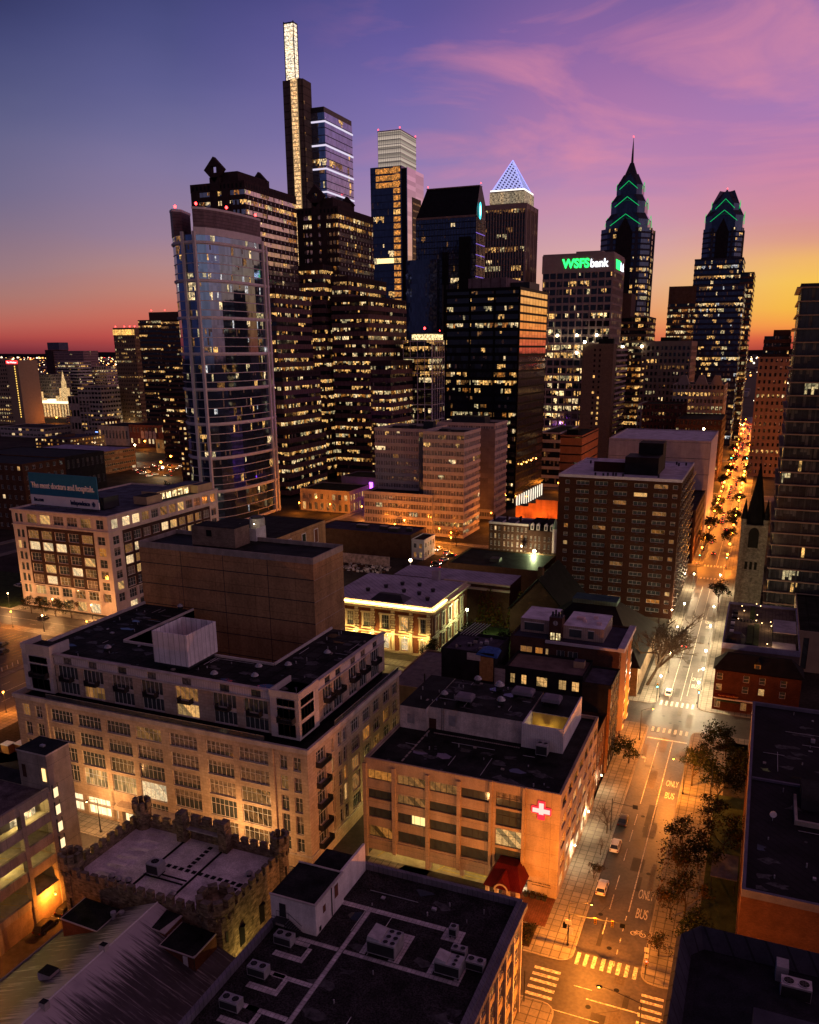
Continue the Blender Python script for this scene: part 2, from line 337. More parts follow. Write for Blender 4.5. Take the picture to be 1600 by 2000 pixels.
def win_mesh(key):
    if key not in _wm:
        w, h, nx, nz, fm, st, gm, rail, sill = key
        _wm[key] = win_mb(w, h, nx, nz, MATS.get(fm), st, gm=MATS.get(gm), rail=rail, sill=MATS.get(sill)).mesh('window')
    return _wm[key]

class Bld:
    def __init__(s, name, label, cat, x, y, W, D, H, ang=0., group=None, wall=None, t=.35, core=True, coremat=None, z0=0., loc_right=True):
        """x is the corner between the front and the right-hand side; the building runs W to the -x side and D back"""
        s.W, s.D, s.H, s.t = W, D, H, t; s.wm = wall or CONC
        s.root = thing(name, label, cat, (0, 0, 0), ang, group)
        s.root.location = (x-W, y, z0); s.M = Matrix.Translation((x-W, y, z0)) @ Matrix.Rotation(ang, 4, 'Z')
        s.wall = MB(); s.rf = MB(); s.wins = []
        if core: s.wall.box(t, W-t, t, D-t, 0, H-1.7, coremat or BLACK)
    def F(s, side, off=0.):
        W, D = s.W, s.D
        o, u = {'F': ((0, -off, 0), (1, 0, 0)), 'R': ((W+off, 0, 0), (0, 1, 0)), 'B': ((W, D+off, 0), (-1, 0, 0)), 'L': ((-off, D, 0), (0, -1, 0))}[side]
        return frameM(o, u)
    def fbox(s, side, u0, u1, z0, z1, c0, c1, mat, mb=None, top=None):
        (mb or s.wall).box(u0, u1, z0, z1, c0, c1, mat, M=s.F(side))
    def plain(s, side, u0, u1, z0, z1, mat=None):
        s.fbox(side, u0, u1, z0, z1, -s.t, 0, mat or s.wm)
    def facade(s, side, z0, z1, cols, mat=None, u0=None, u1=None, depth=None):
        """cols: [(a, b, [(za, zb, dict), ...]), ...] openings; everything else becomes piers and spandrels"""
        mat = mat or s.wm; L = s.W if side in 'FB' else s.D
        if u0 is None: u0 = 0 if side in 'FB' else s.t
        if u1 is None: u1 = L if side in 'FB' else L-s.t
        p = u0
        for a, b, hs in sorted(cols, key=lambda c: c[0]):
            if a > p+.001: s.plain(side, p, a, z0, z1, mat)
            q = z0
            for za, zb, k in sorted(hs, key=lambda h: h[0]):
                if za > q+.001: s.plain(side, a, b, q, za, mat)
                q = zb
                if k is not None: s.window(side, a, za, b-a, zb-za, **k)
            if q < z1-.001: s.plain(side, a, b, q, z1, mat)
            p = b
        if p < u1-.001: s.plain(side, p, u1, z0, z1, mat)
    def window(s, side, a, z, w, h, nx=2, nz=1, fm='window_frame_pale', st='off', gm=None, rail=None, sill=None, inset=.2):
        M = s.F(side) @ Matrix.Translation((a, z, -inset)); s.wins.append(((round(w, 2), round(h, 2), nx, nz, fm, st, gm, rail, sill), M))
    def grid(s, side, ua, ub, n, z0, z1, rows, wf=.6, mat=None, p=.2, lits=None, **k):
        """n even bays between ua and ub; rows: [(za, zb), ...]; wf: window share of a bay"""
        bw = (ub-ua)/n; cols = []
        for i in range(n):
            a = ua+bw*i+bw*(1-wf)/2
            cols.append((a, a+bw*wf, [(za, zb, dict(k, st=pick(p, lits))) for za, zb in rows]))
        s.facade(side, z0, z1, cols, mat)
    def roof(s, mat=None, par=.6, thick=.3, cap=None, H=None, inset=0.):
        H = H or s.H; W, D, t = s.W, s.D, thick; cap = cap or s.wm
        s.rf.quad((t, t, H-par), (W-t, t, H-par), (W-t, D-t, H-par), (t, D-t, H-par), mat or ROOFD)
        e = .06; mb = s.par = MB()
        for a in ((-e, W+e, -e, t), (-e, W+e, D-t, D+e), (-e, t, t, D-t), (W-t, W+e, t, D-t)): mb.box(*a, H-par-.5, H+.12, cap)
    def done(s, wall_name='wall', roof_name='roof', limit=100):
        s.wall.build(wall_name, s.root); s.rf.build(roof_name, s.root)
        if hasattr(s, 'par'): s.par.build('parapet', s.root)
        ws = sorted(s.wins, key=lambda w: ((s.M @ w[1]).translation-CAMP).length)
        for key, M in ws[:limit]:
            o = bpy.data.objects.new('window', win_mesh(key)); COL.objects.link(o); o.parent = s.root; o.matrix_local = M
        if len(ws) > limit:
            mb = MB()
            for key, M in ws[limit:]:
                me = win_mesh(key); vs = [v.co for v in me.vertices]
                for mi, m in enumerate(me.materials): mb.add(vs, [tuple(p.vertices) for p in me.polygons if p.material_index == mi], m, M)
            mb.build('window', s.root, kind='stuff')
        return s.root

def offset(pts, d):
    n = len(pts); out = []
    for i in range(n):
        p0 = Vector(pts[i-1]); p1 = Vector(pts[i]); p2 = Vector(pts[(i+1) % n])
        a = (p1-p0).normalized(); b = (p2-p1).normalized(); na = Vector((a.y, -a.x)); nb = Vector((b.y, -b.x))
        k = na+nb; k = k/max(.3, (1+na.dot(nb))); out.append((p1.x+k.x*d, p1.y+k.y*d))
    return out
def rect(x0, x1, y0, y1): return [(x0, y0), (x1, y0), (x1, y1), (x0, y1)]

def bands(root, wall, pts, z0, nfl, fh, cell=3., gm=GD, sm=CONC, sh=1.4, sd=.25, pe=0, pw=.5, pd=.35, pm=None, p=.25, lits=(WARM, WARM, WHITE, DIM), edges=None, runs=.6, floorp=None, blind=.12, core=True, names='window_band', mull=None, bm=CURT):
    """storeys: a spandrel ring and a glazed ring per floor, lit cells in runs, optional piers"""
    H = nfl*fh; n = len(pts); lits = tuple(lits)+(CREAM, DIM)
    if core: wall.prism(offset(pts, -.15), z0, z0+H, BLACK)
    edges = range(n) if edges is None else edges
    for k in range(nfl):
        za = z0+k*fh
        wall.prism(offset(pts, sd), za, za+sh, sm)
        mb = MB(); mb.prism(pts, za+sh, za+fh, gm, cap=False)
        pk = (.92 if random.random() < .11 and p > .1 else p*.75*random.choice((.1, .35, .6, .9, 1, 1.3, 2.4))) if floorp is None else floorp(k)
        for e in edges:
            a = Vector(pts[e]); b = Vector(pts[(e+1) % n]); L = (b-a).length; c = max(1, round(L/cell))*2; d = (b-a)/c; u = (b-a).normalized(); nn = Vector((u.y, -u.x))*.05
            on = random.random() < pk; lm = random.choice(lits)
            for i in range(c):
                if random.random() > runs: on = random.random() < pk; lm = random.choice(lits)
                if not on and random.random() > blind: continue
                m = lm if on else bm
                q0 = a+d*i+u*min(.12, L/c*.06)+nn; q1 = a+d*(i+1)-u*min(.12, L/c*.06)+nn
                zt = za+fh-.15; zb = za+sh+(fh-sh)*random.choice((.03, .03, .3, .5)) if on else za+sh+(fh-sh)*random.choice((.1, .4, .6))
                mb.quad((q0.x, q0.y, zb), (q1.x, q1.y, zb), (q1.x, q1.y, zt), (q0.x, q0.y, zt), m)
        mb.build(names, root)
    if pe:
        pm = pm or sm
        for e in edges:
            a = Vector(pts[e]); b = Vector(pts[(e+1) % n]); L = (b-a).length; c = max(1, round(L/cell)); u = (b-a).normalized(); M = frameM((a.x, a.y, 0), (u.x, u.y, 0))
            for i in range(0, c+1, pe):
                x = L*i/c; x0 = max(0, x-pw/2); x1 = min(L, x+pw/2)
                wall.box(x0, x1, z0, z0+H, .001, sd+pd*.01+.02 if pd < sd else pd, pm, M=M)
    return z0+H
def roofcap(root, pts, z, mat=None, par=1., wm=None, name='roof'):
    mb = MB(); mb.prism(offset(pts, .0), z, z+.3, mat or ROOFD); mb.build(name, root)
    m2 = MB(); o = offset(pts, .3); i = offset(pts, -.4); n = len(pts)
    vs = [(x, y, z+zz_) for zz_ in (-.05, par) for x, y in o]+[(x, y, z+zz_) for zz_ in (-.05, par) for x, y in i]
    fs = [(k, (k+1) % n, n+(k+1) % n, n+k) for k in range(n)]+[(n+k, n+(k+1) % n, 3*n+(k+1) % n, 3*n+k) for k in range(n)]+[(2*n+(k+1) % n, 2*n+k, 3*n+k, 3*n+(k+1) % n) for k in range(n)]
    m2.add(vs, fs, wm or CONC); m2.build('parapet', root)
def boxpart(root, name, b, mat, top=None):
    mb = MB(); mb.box(*b, mat, top); return mb.build(name, root)
def beacon(root, x, y, z, r=.5):
    mb = MB(); mb.cyl(x, y, z-1.6, z-.2, .12, METALD, n=5); mb.ball(x, y, z, r, glow('beacon_red', (1, .03, .03), 14), n=6); return mb.build('warning_light', root)
# ---------------------------------------------------------------- the setting: ground, roads, pavements
ASPH = surf('asphalt', (.06, .052, .048), rough=.55, var=.55, scale=.12, grain=.15, spec=.35)
ASPHW = surf('asphalt_worn', (.10, .085, .075), rough=.6, var=.45, scale=.2, grain=.1)
PAVE = surf('pavement_slabs', (.24, .22, .19), var=.3, pattern='paver', ps=1.5, scale=.25, rough=.75)
KERB = surf('granite_kerb', (.26, .24, .22), var=.3)
PAINT = surf('road_paint', (.55, .52, .46), var=.85, scale=2.2, grain=.3, rough=.6)
PAINTY = surf('road_paint_yellow', (.62, .45, .08), var=.4, scale=1.5, rough=.6)
GRASS = surf('grass', (.035, .05, .02), var=.5, scale=.5, grain=.3)
EARTH = surf('city_ground', (.03, .025, .025), var=.5, scale=.02)
mb = MB(); mb.quad((-9000, -2000, -.02), (9000, -2000, -.02), (9000, 22000, -.02), (-9000, 22000, -.02), EARTH); struct(mb.build('ground'))
LOT = surf('yard_ground_dark', (.045, .038, .032), var=.6, scale=.08, grain=.2)
XS = [(-2000, -500), (-490, -356), (-340, -207), (-186, -72.2), (-62.8, -20.4), (-9.7, 110), (125, 1500)]
YS = [(-80, 102.5), (112, 207), (221, 366), (384, 575), (590, 770), (785, 950), (965, 1120), (1135, 1300)]
# roads run as one sheet under the raised blocks
mb = MB(); mb.quad((-2000, -80, 0), (1500, -80, 0), (1500, 1300, 0), (-2000, 1300, 0), ASPH); struct(mb.build('road'))
for j, (y0, y1) in enumerate(YS):
    for i, (x0, x1) in enumerate(XS):
        if j >= 3 and i == 2: x1 = -224
        if j >= 3 and i == 3: x0 = -209; x1 = -62.8
        if j >= 3 and i == 4: x0 = -62.8
        mb = MB(); r = 2.2; pts = []
        for cx_, cy_, a0 in ((x1-r, y0+r, -90), (x1-r, y1-r, 0), (x0+r, y1-r, 90), (x0+r, y0+r, 180)):
            for k in range(5): a = R_(a0+k*22.5); pts.append((cx_+r*math.cos(a), cy_+r*math.sin(a)))
        mb.prism(pts, -.01, .13, KERB, KERB); mb.prism(offset(pts, -.18), .1, .136, PAVE, PAVE); mb.prism([(max(min(a, x1-(5 if y0 > 200 else 6.2)), x0+5), c) for a, c in offset(pts, -5 if y0 != 112 else -9)], .11, .14, LOT, LOT); struct(mb.build('pavement'))
# markings, each a sheet a few millimetres over the road
def mark(name, quads, z=.006, mat=None):
    mb = MB()
    for x0, x1, y0, y1 in quads: mb.quad((x0, y0, z), (x1, y0, z), (x1, y1, z), (x0, y1, z), mat or PAINT)
    return struct(mb.build(name))
mark('lane_line', [(-13.85, -13.65, 128.5, 198.8)])
mark('lane_line', [(-17.1, -16.95, 166, 197.5)])
mark('lane_line', [(-17.05, -16.9, y, y+4.5) for y in (121, 128, 134, 143.5, 150.5, 157)])
mark('lane_line', [(-14.0, -13.85, y, y+1.2) for y in (114, 117, 120, 123, 126)])
mark('stop_line', [(-20, -10.3, 199.2, 199.8)])
mark('lane_line', [(-14.5, -14.35, 226, 350)]); mark('lane_line', [(-17.6, -17.45, 226, 350)]); mark('lane_line', [(-13.1, -12.98, 230, 249), (-13.1, -12.98, 300, 322)])
mark('lane_line', [(-14.5, -14.3, 386, 560)]); mark('lane_line', [(-14.5, -14.3, 595, 760)])
for y0, y1 in ((203.6, 206.4), (221.3, 224.6), (362.6, 365.2), (385, 388.5), (571, 574), (591, 595)):
    mark('crosswalk', [(x, x+.62, y0, y1) for x in (-19.6, -18.2, -16.8, -15.4, -14.0, -12.6, -11.2)])
mark('crosswalk', [(x, x+.6, 112.3, 115.2) for x in (-19.9, -18.6, -17.3, -15.9, -14.7, -13.4, -12.1, -10.8)])
mark('crosswalk', [(-25.6, -21.4, y, y+.62) for y in (103.2, 104.7, 106.2, 107.6, 109)])
mark('crosswalk', [(-8.9, -5.6, y, y+.55) for y in (103.4, 104.9, 106.4, 107.9, 109.2)])
mark('lane_line', [(-18.9, -16.1, 107.5, 107.65)]); mark('lane_line', [(-16.6, -3, 105.4, 105.65)]); mark('lane_line', [(-200, -28, 105.9, 106.05)])
mark('lane_line', [(-22, -14, 101.5, 101.62)])
def road_text(s, x, y, sz, sx=1.):
    o = bpy.data.objects.new('road_lettering', text_mesh(s, sz, PAINT, bold=.03, depth=0, align='LEFT')); COL.objects.link(o)
    xs = [v.co.x for v in o.data.vertices]; k = sx/(max(xs)-min(xs)); o.matrix_world = Matrix.Translation((x-sx/2-min(xs)*k, y, .008)) @ Matrix.Diagonal((k, 1, 1, 1)); struct(o)
for y in (133, 176, 242.5, 300): road_text('ONLY', -11.5, y, 3.9, 2.7); road_text('BUS', -11.5, y-5.6, 3.9, 1.95)
def polymark(name, pts, z=.008, M=None):
    mb = MB(); mb.add([(x, y, z) for x, y in pts], (tuple(range(len(pts))),), PAINT, M); return struct(mb.build(name))
for x, y, s in ((-18.8, 187.2, -1), (-11.6, 252, 1)):
    polymark('turn_arrow', [(x+s*a, y+b) if s > 0 else (x+s*a, y+b) for a, b in ((-.12, -1.6), (.12, -1.6), (.14, .2), (.6, .5), (.6, .1), (1.1, .9), (.5, 1.7), (.5, 1.3), (-.1, .9))][::s])
# bicycle symbol
mb = MB()
for cx_ in (-.75, .75):
    for k in range(16):
        a, b = R_(k*22.5), R_(k*22.5+22.5); mb.add([(cx_+r*math.cos(t), r*math.sin(t), .008) for r, t in ((.4, a), (.52, a), (.52, b), (.4, b))], ((0, 1, 2, 3),), PAINT)
for (xa, ya), (xb, yb) in (((-.75, 0), (-.35, .75)), ((-.35, .75), (.4, .75)), ((-.35, .75), (.0, 0)), ((0, 0), (.4, .75)), ((.75, 0), (.35, 1.1)), ((-.75, 0), (0, 0)), ((.35, 1.1), (.6, 1.15)), ((-.5, .9), (-.2, .9))):
    d = Vector((yb-ya, xa-xb)).normalized()*.055; mb.add([(xa+d.x, ya+d.y, .008), (xb+d.x, yb+d.y, .008), (xb-d.x, yb-d.y, .008), (xa-d.x, ya-d.y, .008)], ((0, 1, 2, 3),), PAINT)
o = struct(mb.build('bicycle_symbol')); o.location = (-11.4, 123.2, 0)
# worn asphalt patches, manholes
random.seed(3)
mb = MB()
for k in range(46):
    x = random.uniform(-20, -11); y = random.choice((random.uniform(90, 208), random.uniform(208, 360))); w = random.uniform(.6, 2.4); l = random.uniform(1, 9)
    z_ = .0016+k*.00006
    mb.quad((x, y, z_), (min(x+w, -10), y, z_), (min(x+w, -10), y+l, z_), (x, y+l, z_), ASPHW if k % 2 else surf('asphalt_patch_dark', (.045, .04, .037), rough=.5))
struct(mb.build('road_patch'))
mb = MB()      # tar-sealed cracks wandering over the lanes
for k in range(26):
    x = random.uniform(-20, -11); y = random.uniform(95, 300); a = random.choice((0, 1.57))+random.gauss(0, .3)
    for j in range(random.randint(4, 12)):
        a += random.gauss(0, .35); x2 = min(-10, max(-20.2, x+math.cos(a)*.9)); y2 = y+math.sin(a)*.9; d = Vector((y2-y, x-x2)); d = d.normalized()*.045 if d.length > .01 else Vector((.04, 0))
        mb.add([(x+d.x, y+d.y, .0045), (x2+d.x, y2+d.y, .0045), (x2-d.x, y2-d.y, .0045), (x-d.x, y-d.y, .0045)], ((0, 1, 2, 3),), MATS['asphalt_patch_dark']); x, y = x2, y2
struct(mb.build('road_crack_seal'))
for x, y in ((-15.3, 118), (-18.2, 126), (-12, 141), (-15.8, 161), (-15.5, 210), (-17.6, 214), (-13.2, 212), (-16, 104), (-12.6, 109)):
    mb = MB(); mb.cyl(x, y, .002, .012, .42, BLACK, n=16); struct(mb.build('manhole_cover'))
# brick apron and planter bed at the corner, parking lot over the road, Market street markings
mb = MB(); mb.quad((-36, 119, .142), (-26.4, 119, .142), (-26.4, 126.9, .142), (-36, 126.9, .142), surf('brick_paving', (.13, .055, .035), pattern='paver', ps=.4, var=.3)); struct(mb.build('brick_path'))
mb = MB(); mb.box(-31.5, -27.6, 113.2, 118.4, .13, .42, BRICKD, surf('planting_soil', (.03, .025, .015), var=.5, scale=1.5)); struct(mb.build('planting_bed'))
mb = MB(); mb.quad((-336, 112.5, .142), (-209, 112.5, .142), (-209, 203, .142), (-336, 203, .142), ASPHW); struct(mb.build('parking_lot'))
mb = MB()
for r0 in (197, 186, 175, 164, 153):
    for k in range(34):
        x = -211-k*2.75; mb.quad((x, r0-2.5, .147), (x+.1, r0-2.5, .147), (x+1.1, r0+2.5, .147), (x+1.0, r0+2.5, .147), PAINTY)
struct(mb.build('parking_bay_marking'))
mark('lane_line', [(-197.2, -196.9, 60, 205)]); mark('lane_line', [(-192, -191.8, y, y+3) for y in range(110, 205, 9)]); mark('lane_line', [(-202, -201.8, y, y+3) for y in range(110, 205, 9)])
mark('lane_line', [(-420, -208, 214, 214.2)]); mark('lane_line', [(x, x+3, 210.4, 210.55) for x in range(-420, -208, 9)])
# grass verge north of 22nd and beside the far left road
mb = MB(); mb.box(-338, -262, 222, 262, .13, .2, GRASS); struct(mb.build('grass'))
# distant hills at the horizon
mb = MB()
for base, amp, y in ((55, 22, 11000), (72, 26, 14500)):
    pts = []
    for k in range(121):
        x = -13000+k*200; h = base+amp*(.5+.5*math.sin(k*.21+y)+.3*math.sin(k*.57)); pts.append((x, h*(1 if x < 1500 else .35)))
    for (xa, ha), (xb, hb) in zip(pts, pts[1:]):
        mb.add([(xa, y, -20), (xb, y, -20), (xb, y, hb), (xa, y, ha), (xa, y+900, -20), (xb, y+900, -20)], ((0, 1, 2, 3), (3, 2, 5, 4)), surf('distant_hill', (.035, .02, .03), var=.2, scale=.001))
struct(mb.build('hills'))
# ================================================================ the near buildings
random.seed(11)
RCW = surf('precast_orange_tan', (.38, .30, .24), var=.25, scale=.25, streak=.3, pattern='panel', col2=(.38, .285, .21))
# ---------------------------------------------------------------- charity office with the lit cross
b = Bld('office_building', 'five storey tan concrete office with a glowing red cross on its blank corner wall', 'building', -26.3, 127, 37.6, 34, 21, wall=RCW, t=.5, core=False)
W_ = b.W
b.wall.box(.5, W_-.5, .5, b.D-.5, 4.4, 20.2, BLACK)            # storeys above the open garage
b.wall.box(27, W_-.5, .5, b.D-.5, 0, 4.4, RCW)                 # lobby block at ground level
b.wall.box(.5, 27, 20, b.D-.5, 0, 4.4, CONCP)
off = 63.9-W_ + 0
def ux(x): return x+26.3+W_
cols = []
for a, c, rows, nx in ((-63.4, -58, 1, 4), (-57.3, -51.6, 1, 5), (-50.8, -45.3, 1, 5), (-44.6, -39.1, 1, 5)):
    cols.append((ux(a), ux(c), [(zb, zt, dict(nx=nx, fm='window_frame_dark', st=st, inset=.35)) for (zb, zt), st in zip(((16.75, 18.75), (12.7, 14.65), (8.7, 10.8), (4.4, 6.8)),
        {-63.4: ('amber', 'off', 'off', 'amber'), -57.3: ('dim', 'dim', 'off', 'off'), -50.8: ('dim', 'off', 'off', 'off'), -44.6: ('off', 'off', 'off', 'off')}[a])]))  # amber and dim panes glow in place of faint amber reflections
cols.append((ux(-38), ux(-33), [(zb, zt, dict(nx=4, nz=2, rail=.6, fm='window_frame_dark', st=st, inset=.35)) for zb, zt, st in ((16.4, 19.3, 'blind'), (12.6, 15.9, 'off'), (8.5, 12, 'warm'), (5, 8, 'off'))]))
# front wall starts above the garage opening on the left, reaches the ground on the right
b.facade('F', 1.6, 21, [c for c in cols[:4]], u0=0, u1=ux(-38.6))
b.facade('F', 0, 21, cols[4:], u0=ux(-38.6), u1=W_)
for x in (-64, -51.2, -45, -58): b.fbox('F', ux(x)-.25, ux(x)+.45, 0 if x in (-64, -51.2) else 1.6, 20, .001, .45, RCW)
for x in (-38.9, -32.8): b.fbox('F', ux(x)-.2, ux(x)+.3, 0, 21.3, .001, .5, RCW)
for z in (4.1,): b.fbox('F', 0, ux(-38.9)-.2, z-.22, z, .001, .25, RCW)
# half-lit pane in one window and a plant-filled one
b.fbox('F', ux(-54.4), ux(-51.8), 8.85, 10.7, -.33, -.3, glow('lamp_shade_glow', (1, .68, .25), 1.5))
side = []
for i in range(7):
    a = 1.6+i*4.75; side.append((a, a+3.5, [(17.2, 19.2, dict(nx=6, fm='window_frame_dark', st='amber' if i > 1 else 'off', inset=.3))]+[(z, z+2.3, dict(nx=4, nz=2, fm='window_frame_pale', st=pick(.45, ('warm', 'white', 'dim')), inset=.3)) for z in (13, 9, 5)] + [(.9, 3.6, dict(nx=3, fm='window_frame_pale', st='bright' if i in (2, 3, 4) else 'warm', inset=.3))]))
b.facade('R', 0, 21, side); b.plain('L', .5, 33.5, 4, 21); b.plain('B', 0, W_, 0, 21)
b.roof(ROOFT, par=.45, thick=.35)
# garage: floor, columns, back wall, ceiling, markings
gb = MB(); gb.quad((.3, -.5, .16), (27, -.5, .16), (27, 20, .16), (.3, 20, .16), surf('garage_floor', (.42, .37, .28), var=.35, scale=.5)); gb.build('garage_floor', b.root)
gb = MB()
for x in (12.6, 19.2): gb.box(x, x+.7, .2, .9, .16, 4.4, CONCP)
for x in (6.5, 13, 20): gb.box(x, x+.6, 10, 10.6, .16, 4.4, CONCP)
gb.build('garage_column', b.root, kind='stuff')
gb = MB()
for (xa, ya, xb, yb) in ((2.2, 0, 5, 9), (14.5, -.3, 17, 5), (17, 5, 22.5, 5), (22.5, 5, 26, -.3), (15.6, .5, 24, .5), (16, 1.6, 24, 1.6), (16.4, 2.7, 23.6, 2.7), (16.8, 3.8, 23, 3.8), (17, 5, 20, -.4), (5, 9, 5.2, 14), (9, 6, 12, 12)):
    d = Vector((yb-ya, xa-xb)).normalized()*.09; gb.add([(xa+d.x, ya+d.y, .17), (xb+d.x, yb+d.y, .17), (xb-d.x, yb-d.y, .17), (xa-d.x, ya-d.y, .17)], ((0, 1, 2, 3),), PAINTY)
gb.build('bay_marking', b.root)
# red cross sign and lettering
cr = MB(); red = glow('cross_red', (1, .02, .03), 2.2); wh = glow('cross_white', (1, .50, .42), 1.6)
CM = b.F('F')
for u0, u1, z0, z1 in ((-.62, .62, -1.75, 1.75), (-1.75, 1.75, -.62, .62)): cr.box(u0+34.3, u1+34.3, z0+17.4, z1+17.4, .06 if u1 < 1 else .065, .3 if u1 < 1 else .302, red, M=CM)
cr.build('cross_sign', b.root)
cr = MB()
for u0, u1, z0, z1 in ((-.42, .42, -.7, 1.5), (-1.55, 1.55, -.42, .42)): cr.box(u0+34.3, u1+34.3, z0+17.4, z1+17.4, .31, .33 if u1 < 1 else .333, wh, M=CM)
cr.build('cross_sign_face', b.root)
text_obj('lettering', 'AMERICAN RED CROSS', .42, BLACK, b.root, CM @ Matrix.Translation((32, 2.5, .02)))
text_obj('lettering', 'SOUTHEASTERN PENNSYLVANIA', .24, BLACK, b.root, CM @ Matrix.Translation((33, 2.05, .02)))
# entrance canopy: red hipped roof with an arched gable on stone posts
cn_ = MB(); RR = surf('canopy_red_metal', (.06, .005, .007), rough=.5, pattern='seam', ps=.4)
x0, x1, y0 = ux(-38.4), ux(-31.4), -5.5
cn_.loft([[(x0, y0, 3.6), (x1, y0, 3.6), (x1, -.02, 3.6), (x0, -.02, 3.6)], [(x0+1.6, y0+3.2, 6.6), (x1-1.6, y0+3.2, 6.6), (x1-1.6, -.02, 6.6), (x0+1.6, -.02, 6.6)]], RR)
xm = (x0+x1)/2
cn_.loft([[(xm-1.5, y0-.5, 3.9), (xm+1.5, y0-.5, 3.9), (xm, y0-.5, 6.1)], [(xm-1.5, y0+2, 3.9), (xm+1.5, y0+2, 3.9), (xm, y0+2.8, 6.1)]], RR)
cn_.build('canopy_roof', b.root)
for x in (x0+.4, x0+2.1, x1-2.7, x1-1.0):
    p_ = MB(); p_.box(x, x+.6, y0+.2, y0+.8, 0.13, 3.6, TAN); p_.build('canopy_post', b.root)
p_ = MB(); p_.box(x0+.3, x1-.3, -.06, -.03, .2, 3.3, lit('lobby', (1, .75, .45), 2.2)); p_.build('lobby_glazing', b.root)
p_ = MB(); n = 10
for k in range(n):
    a, c = math.pi*k/n, math.pi*(k+1)/n
    p_.add([(xm+r*math.cos(t), y0-.53, 3.55+r*math.sin(t)*1.1) for r, t in ((1.05, a), (1.35, a), (1.35, c), (1.05, c))], ((0, 1, 2, 3),), TAN)
p_.build('arch', b.root)
b.done()
# the penthouse on the office roof, plaster walls and tar roof (its own block set back over the rear half)
PY = 146.5
ph = MB(); PL = surf('plaster_stained', (.62, .55, .52), var=.3, scale=.5, streak=.55, grain=.1)
Mx = b.root
def phb(n, x0, x1, y0, y1, z0, z1, m, top=None): return boxpart(Mx, n, (x0, x1, y0, y1, z0, z1), m, top)
phb('penthouse', 0.5, 6.2, 15.5, 33, 20.55, 25.4, PL, ROOFT); phb('penthouse', 6.2, 26, 17.2, 33, 20.55, 25.3, PL, ROOFT)
m_ = MB(); SEAM = surf('corrugated_pale', (.72, .68, .68), pattern='seam', ps=.35, var=.2, rough=.6)
for a in ((26, 34.2, 16, 16.3), (26, 26.3, 16.3, 22.5), (33.9, 34.2, 16.3, 33)): m_.box(*a, 20.55, 25.5, SEAM)
m_.box(26.3, 33.9, 22.5, 33, 20.55, 25.3, PL, ROOFT); m_.build('plant_screen', Mx)
m_ = MB(); m_.quad((26.5, 22.44, 21), (33.8, 22.44, 21), (33.8, 22.44, 25.2), (26.5, 22.44, 25.2), surf('plaster_yellow', (.6, .42, .12), var=.3, streak=.3)); m_.build('screen_lining', Mx)
phb('door', 6.3, 7.8, 17.1, 17.18, 20.6, 22.8, BRICKD); phb('louvre', 2.2, 3.7, 15.42, 15.49, 21.8, 23.8, METAL); phb('louvre', 10.6, 12, 17.1, 17.18, 21.8, 24, METAL)
l_ = MB()
for dx in (0, .5): l_.box(9+dx, 9.05+dx, 17.0, 17.05, 20.6, 25.9, METALD)
for k in range(15): l_.box(9.05, 9.5, 17.0, 17.04, 20.9+k*.33, 20.93+k*.33, METALD)
l_.build('ladder', Mx)
wk = MB()
for k in range(40): wk.box(8+k*.45, 8.36+k*.45, 15.2, 15.6, 20.56, 20.6, CONC)
for k in range(9): wk.box(6.6, 6.95, 2+k*1.6, 3.2+k*1.6, 20.56, 20.6, CONC)
wk.build('walkway_paver', Mx, kind='stuff')
def roof_bits(parent, x0, x1, y0, y1, z, n, pipes=5, seed=1):
    random.seed(seed); m = MB()
    for k in range(n):
        x, y = random.uniform(x0, x1), random.uniform(y0, y1); r = random.random()
        if r < .45: m.cyl(x, y, z, z+random.uniform(.3, .9), random.uniform(.06, .14), METAL, n=6)
        elif r < .7: m.box(x, x+random.uniform(.3, .8), y, y+random.uniform(.3, .8), z, z+random.uniform(.1, .4), random.choice((METAL, METALD, CONC)))
        else: m.cyl(x, y, z+.004, z+.03, .3, METALD, n=10)
    m.build('roof_fitting', parent, kind='stuff'); m = MB()
    for k in range(pipes):
        x, y = random.uniform(x0, x1), random.uniform(y0, y1); l = random.uniform(2, 9); 
        if k % 2: m.tube((x, y, z+.15), (min(x1, x+l), y, z+.15), .05, METAL, n=5)
        else: m.tube((x, y, z+.15), (x, min(y1, y+l), z+.15), .05, METAL, n=5)
    m.build('roof_pipe', parent, kind='stuff'); m = MB()
    for k in range(n):
        x, y = random.uniform(x0, x1), random.uniform(y0, y1); P_ = [(x+random.uniform(.3, 1.5)*math.cos(a*.8)*1.6, y+random.uniform(.3, 1.3)*math.sin(a*.8)) for a in range(8)]
        P_ = [(min(x1, max(x0, a)), min(y1, max(y0, c))) for a, c in P_]; m.add([(a, c, z+.002+k*.0003) for a, c in P_], (tuple(range(8)),), surf('roof_stain_pale', (.075, .075, .078), var=.8, scale=1.2, rough=.5) if k % 5 else surf('roof_puddle', (.02, .02, .022), rough=.08, spec=.8))
    m.build('roof_patch', parent, kind='stuff')
roof_bits(Mx, 2, 35, 1.5, 14, 20.552, 16, 6, 3); roof_bits(Mx, 1, 25, 19, 32, 25.32, 26, 5, 4); random.seed(12)

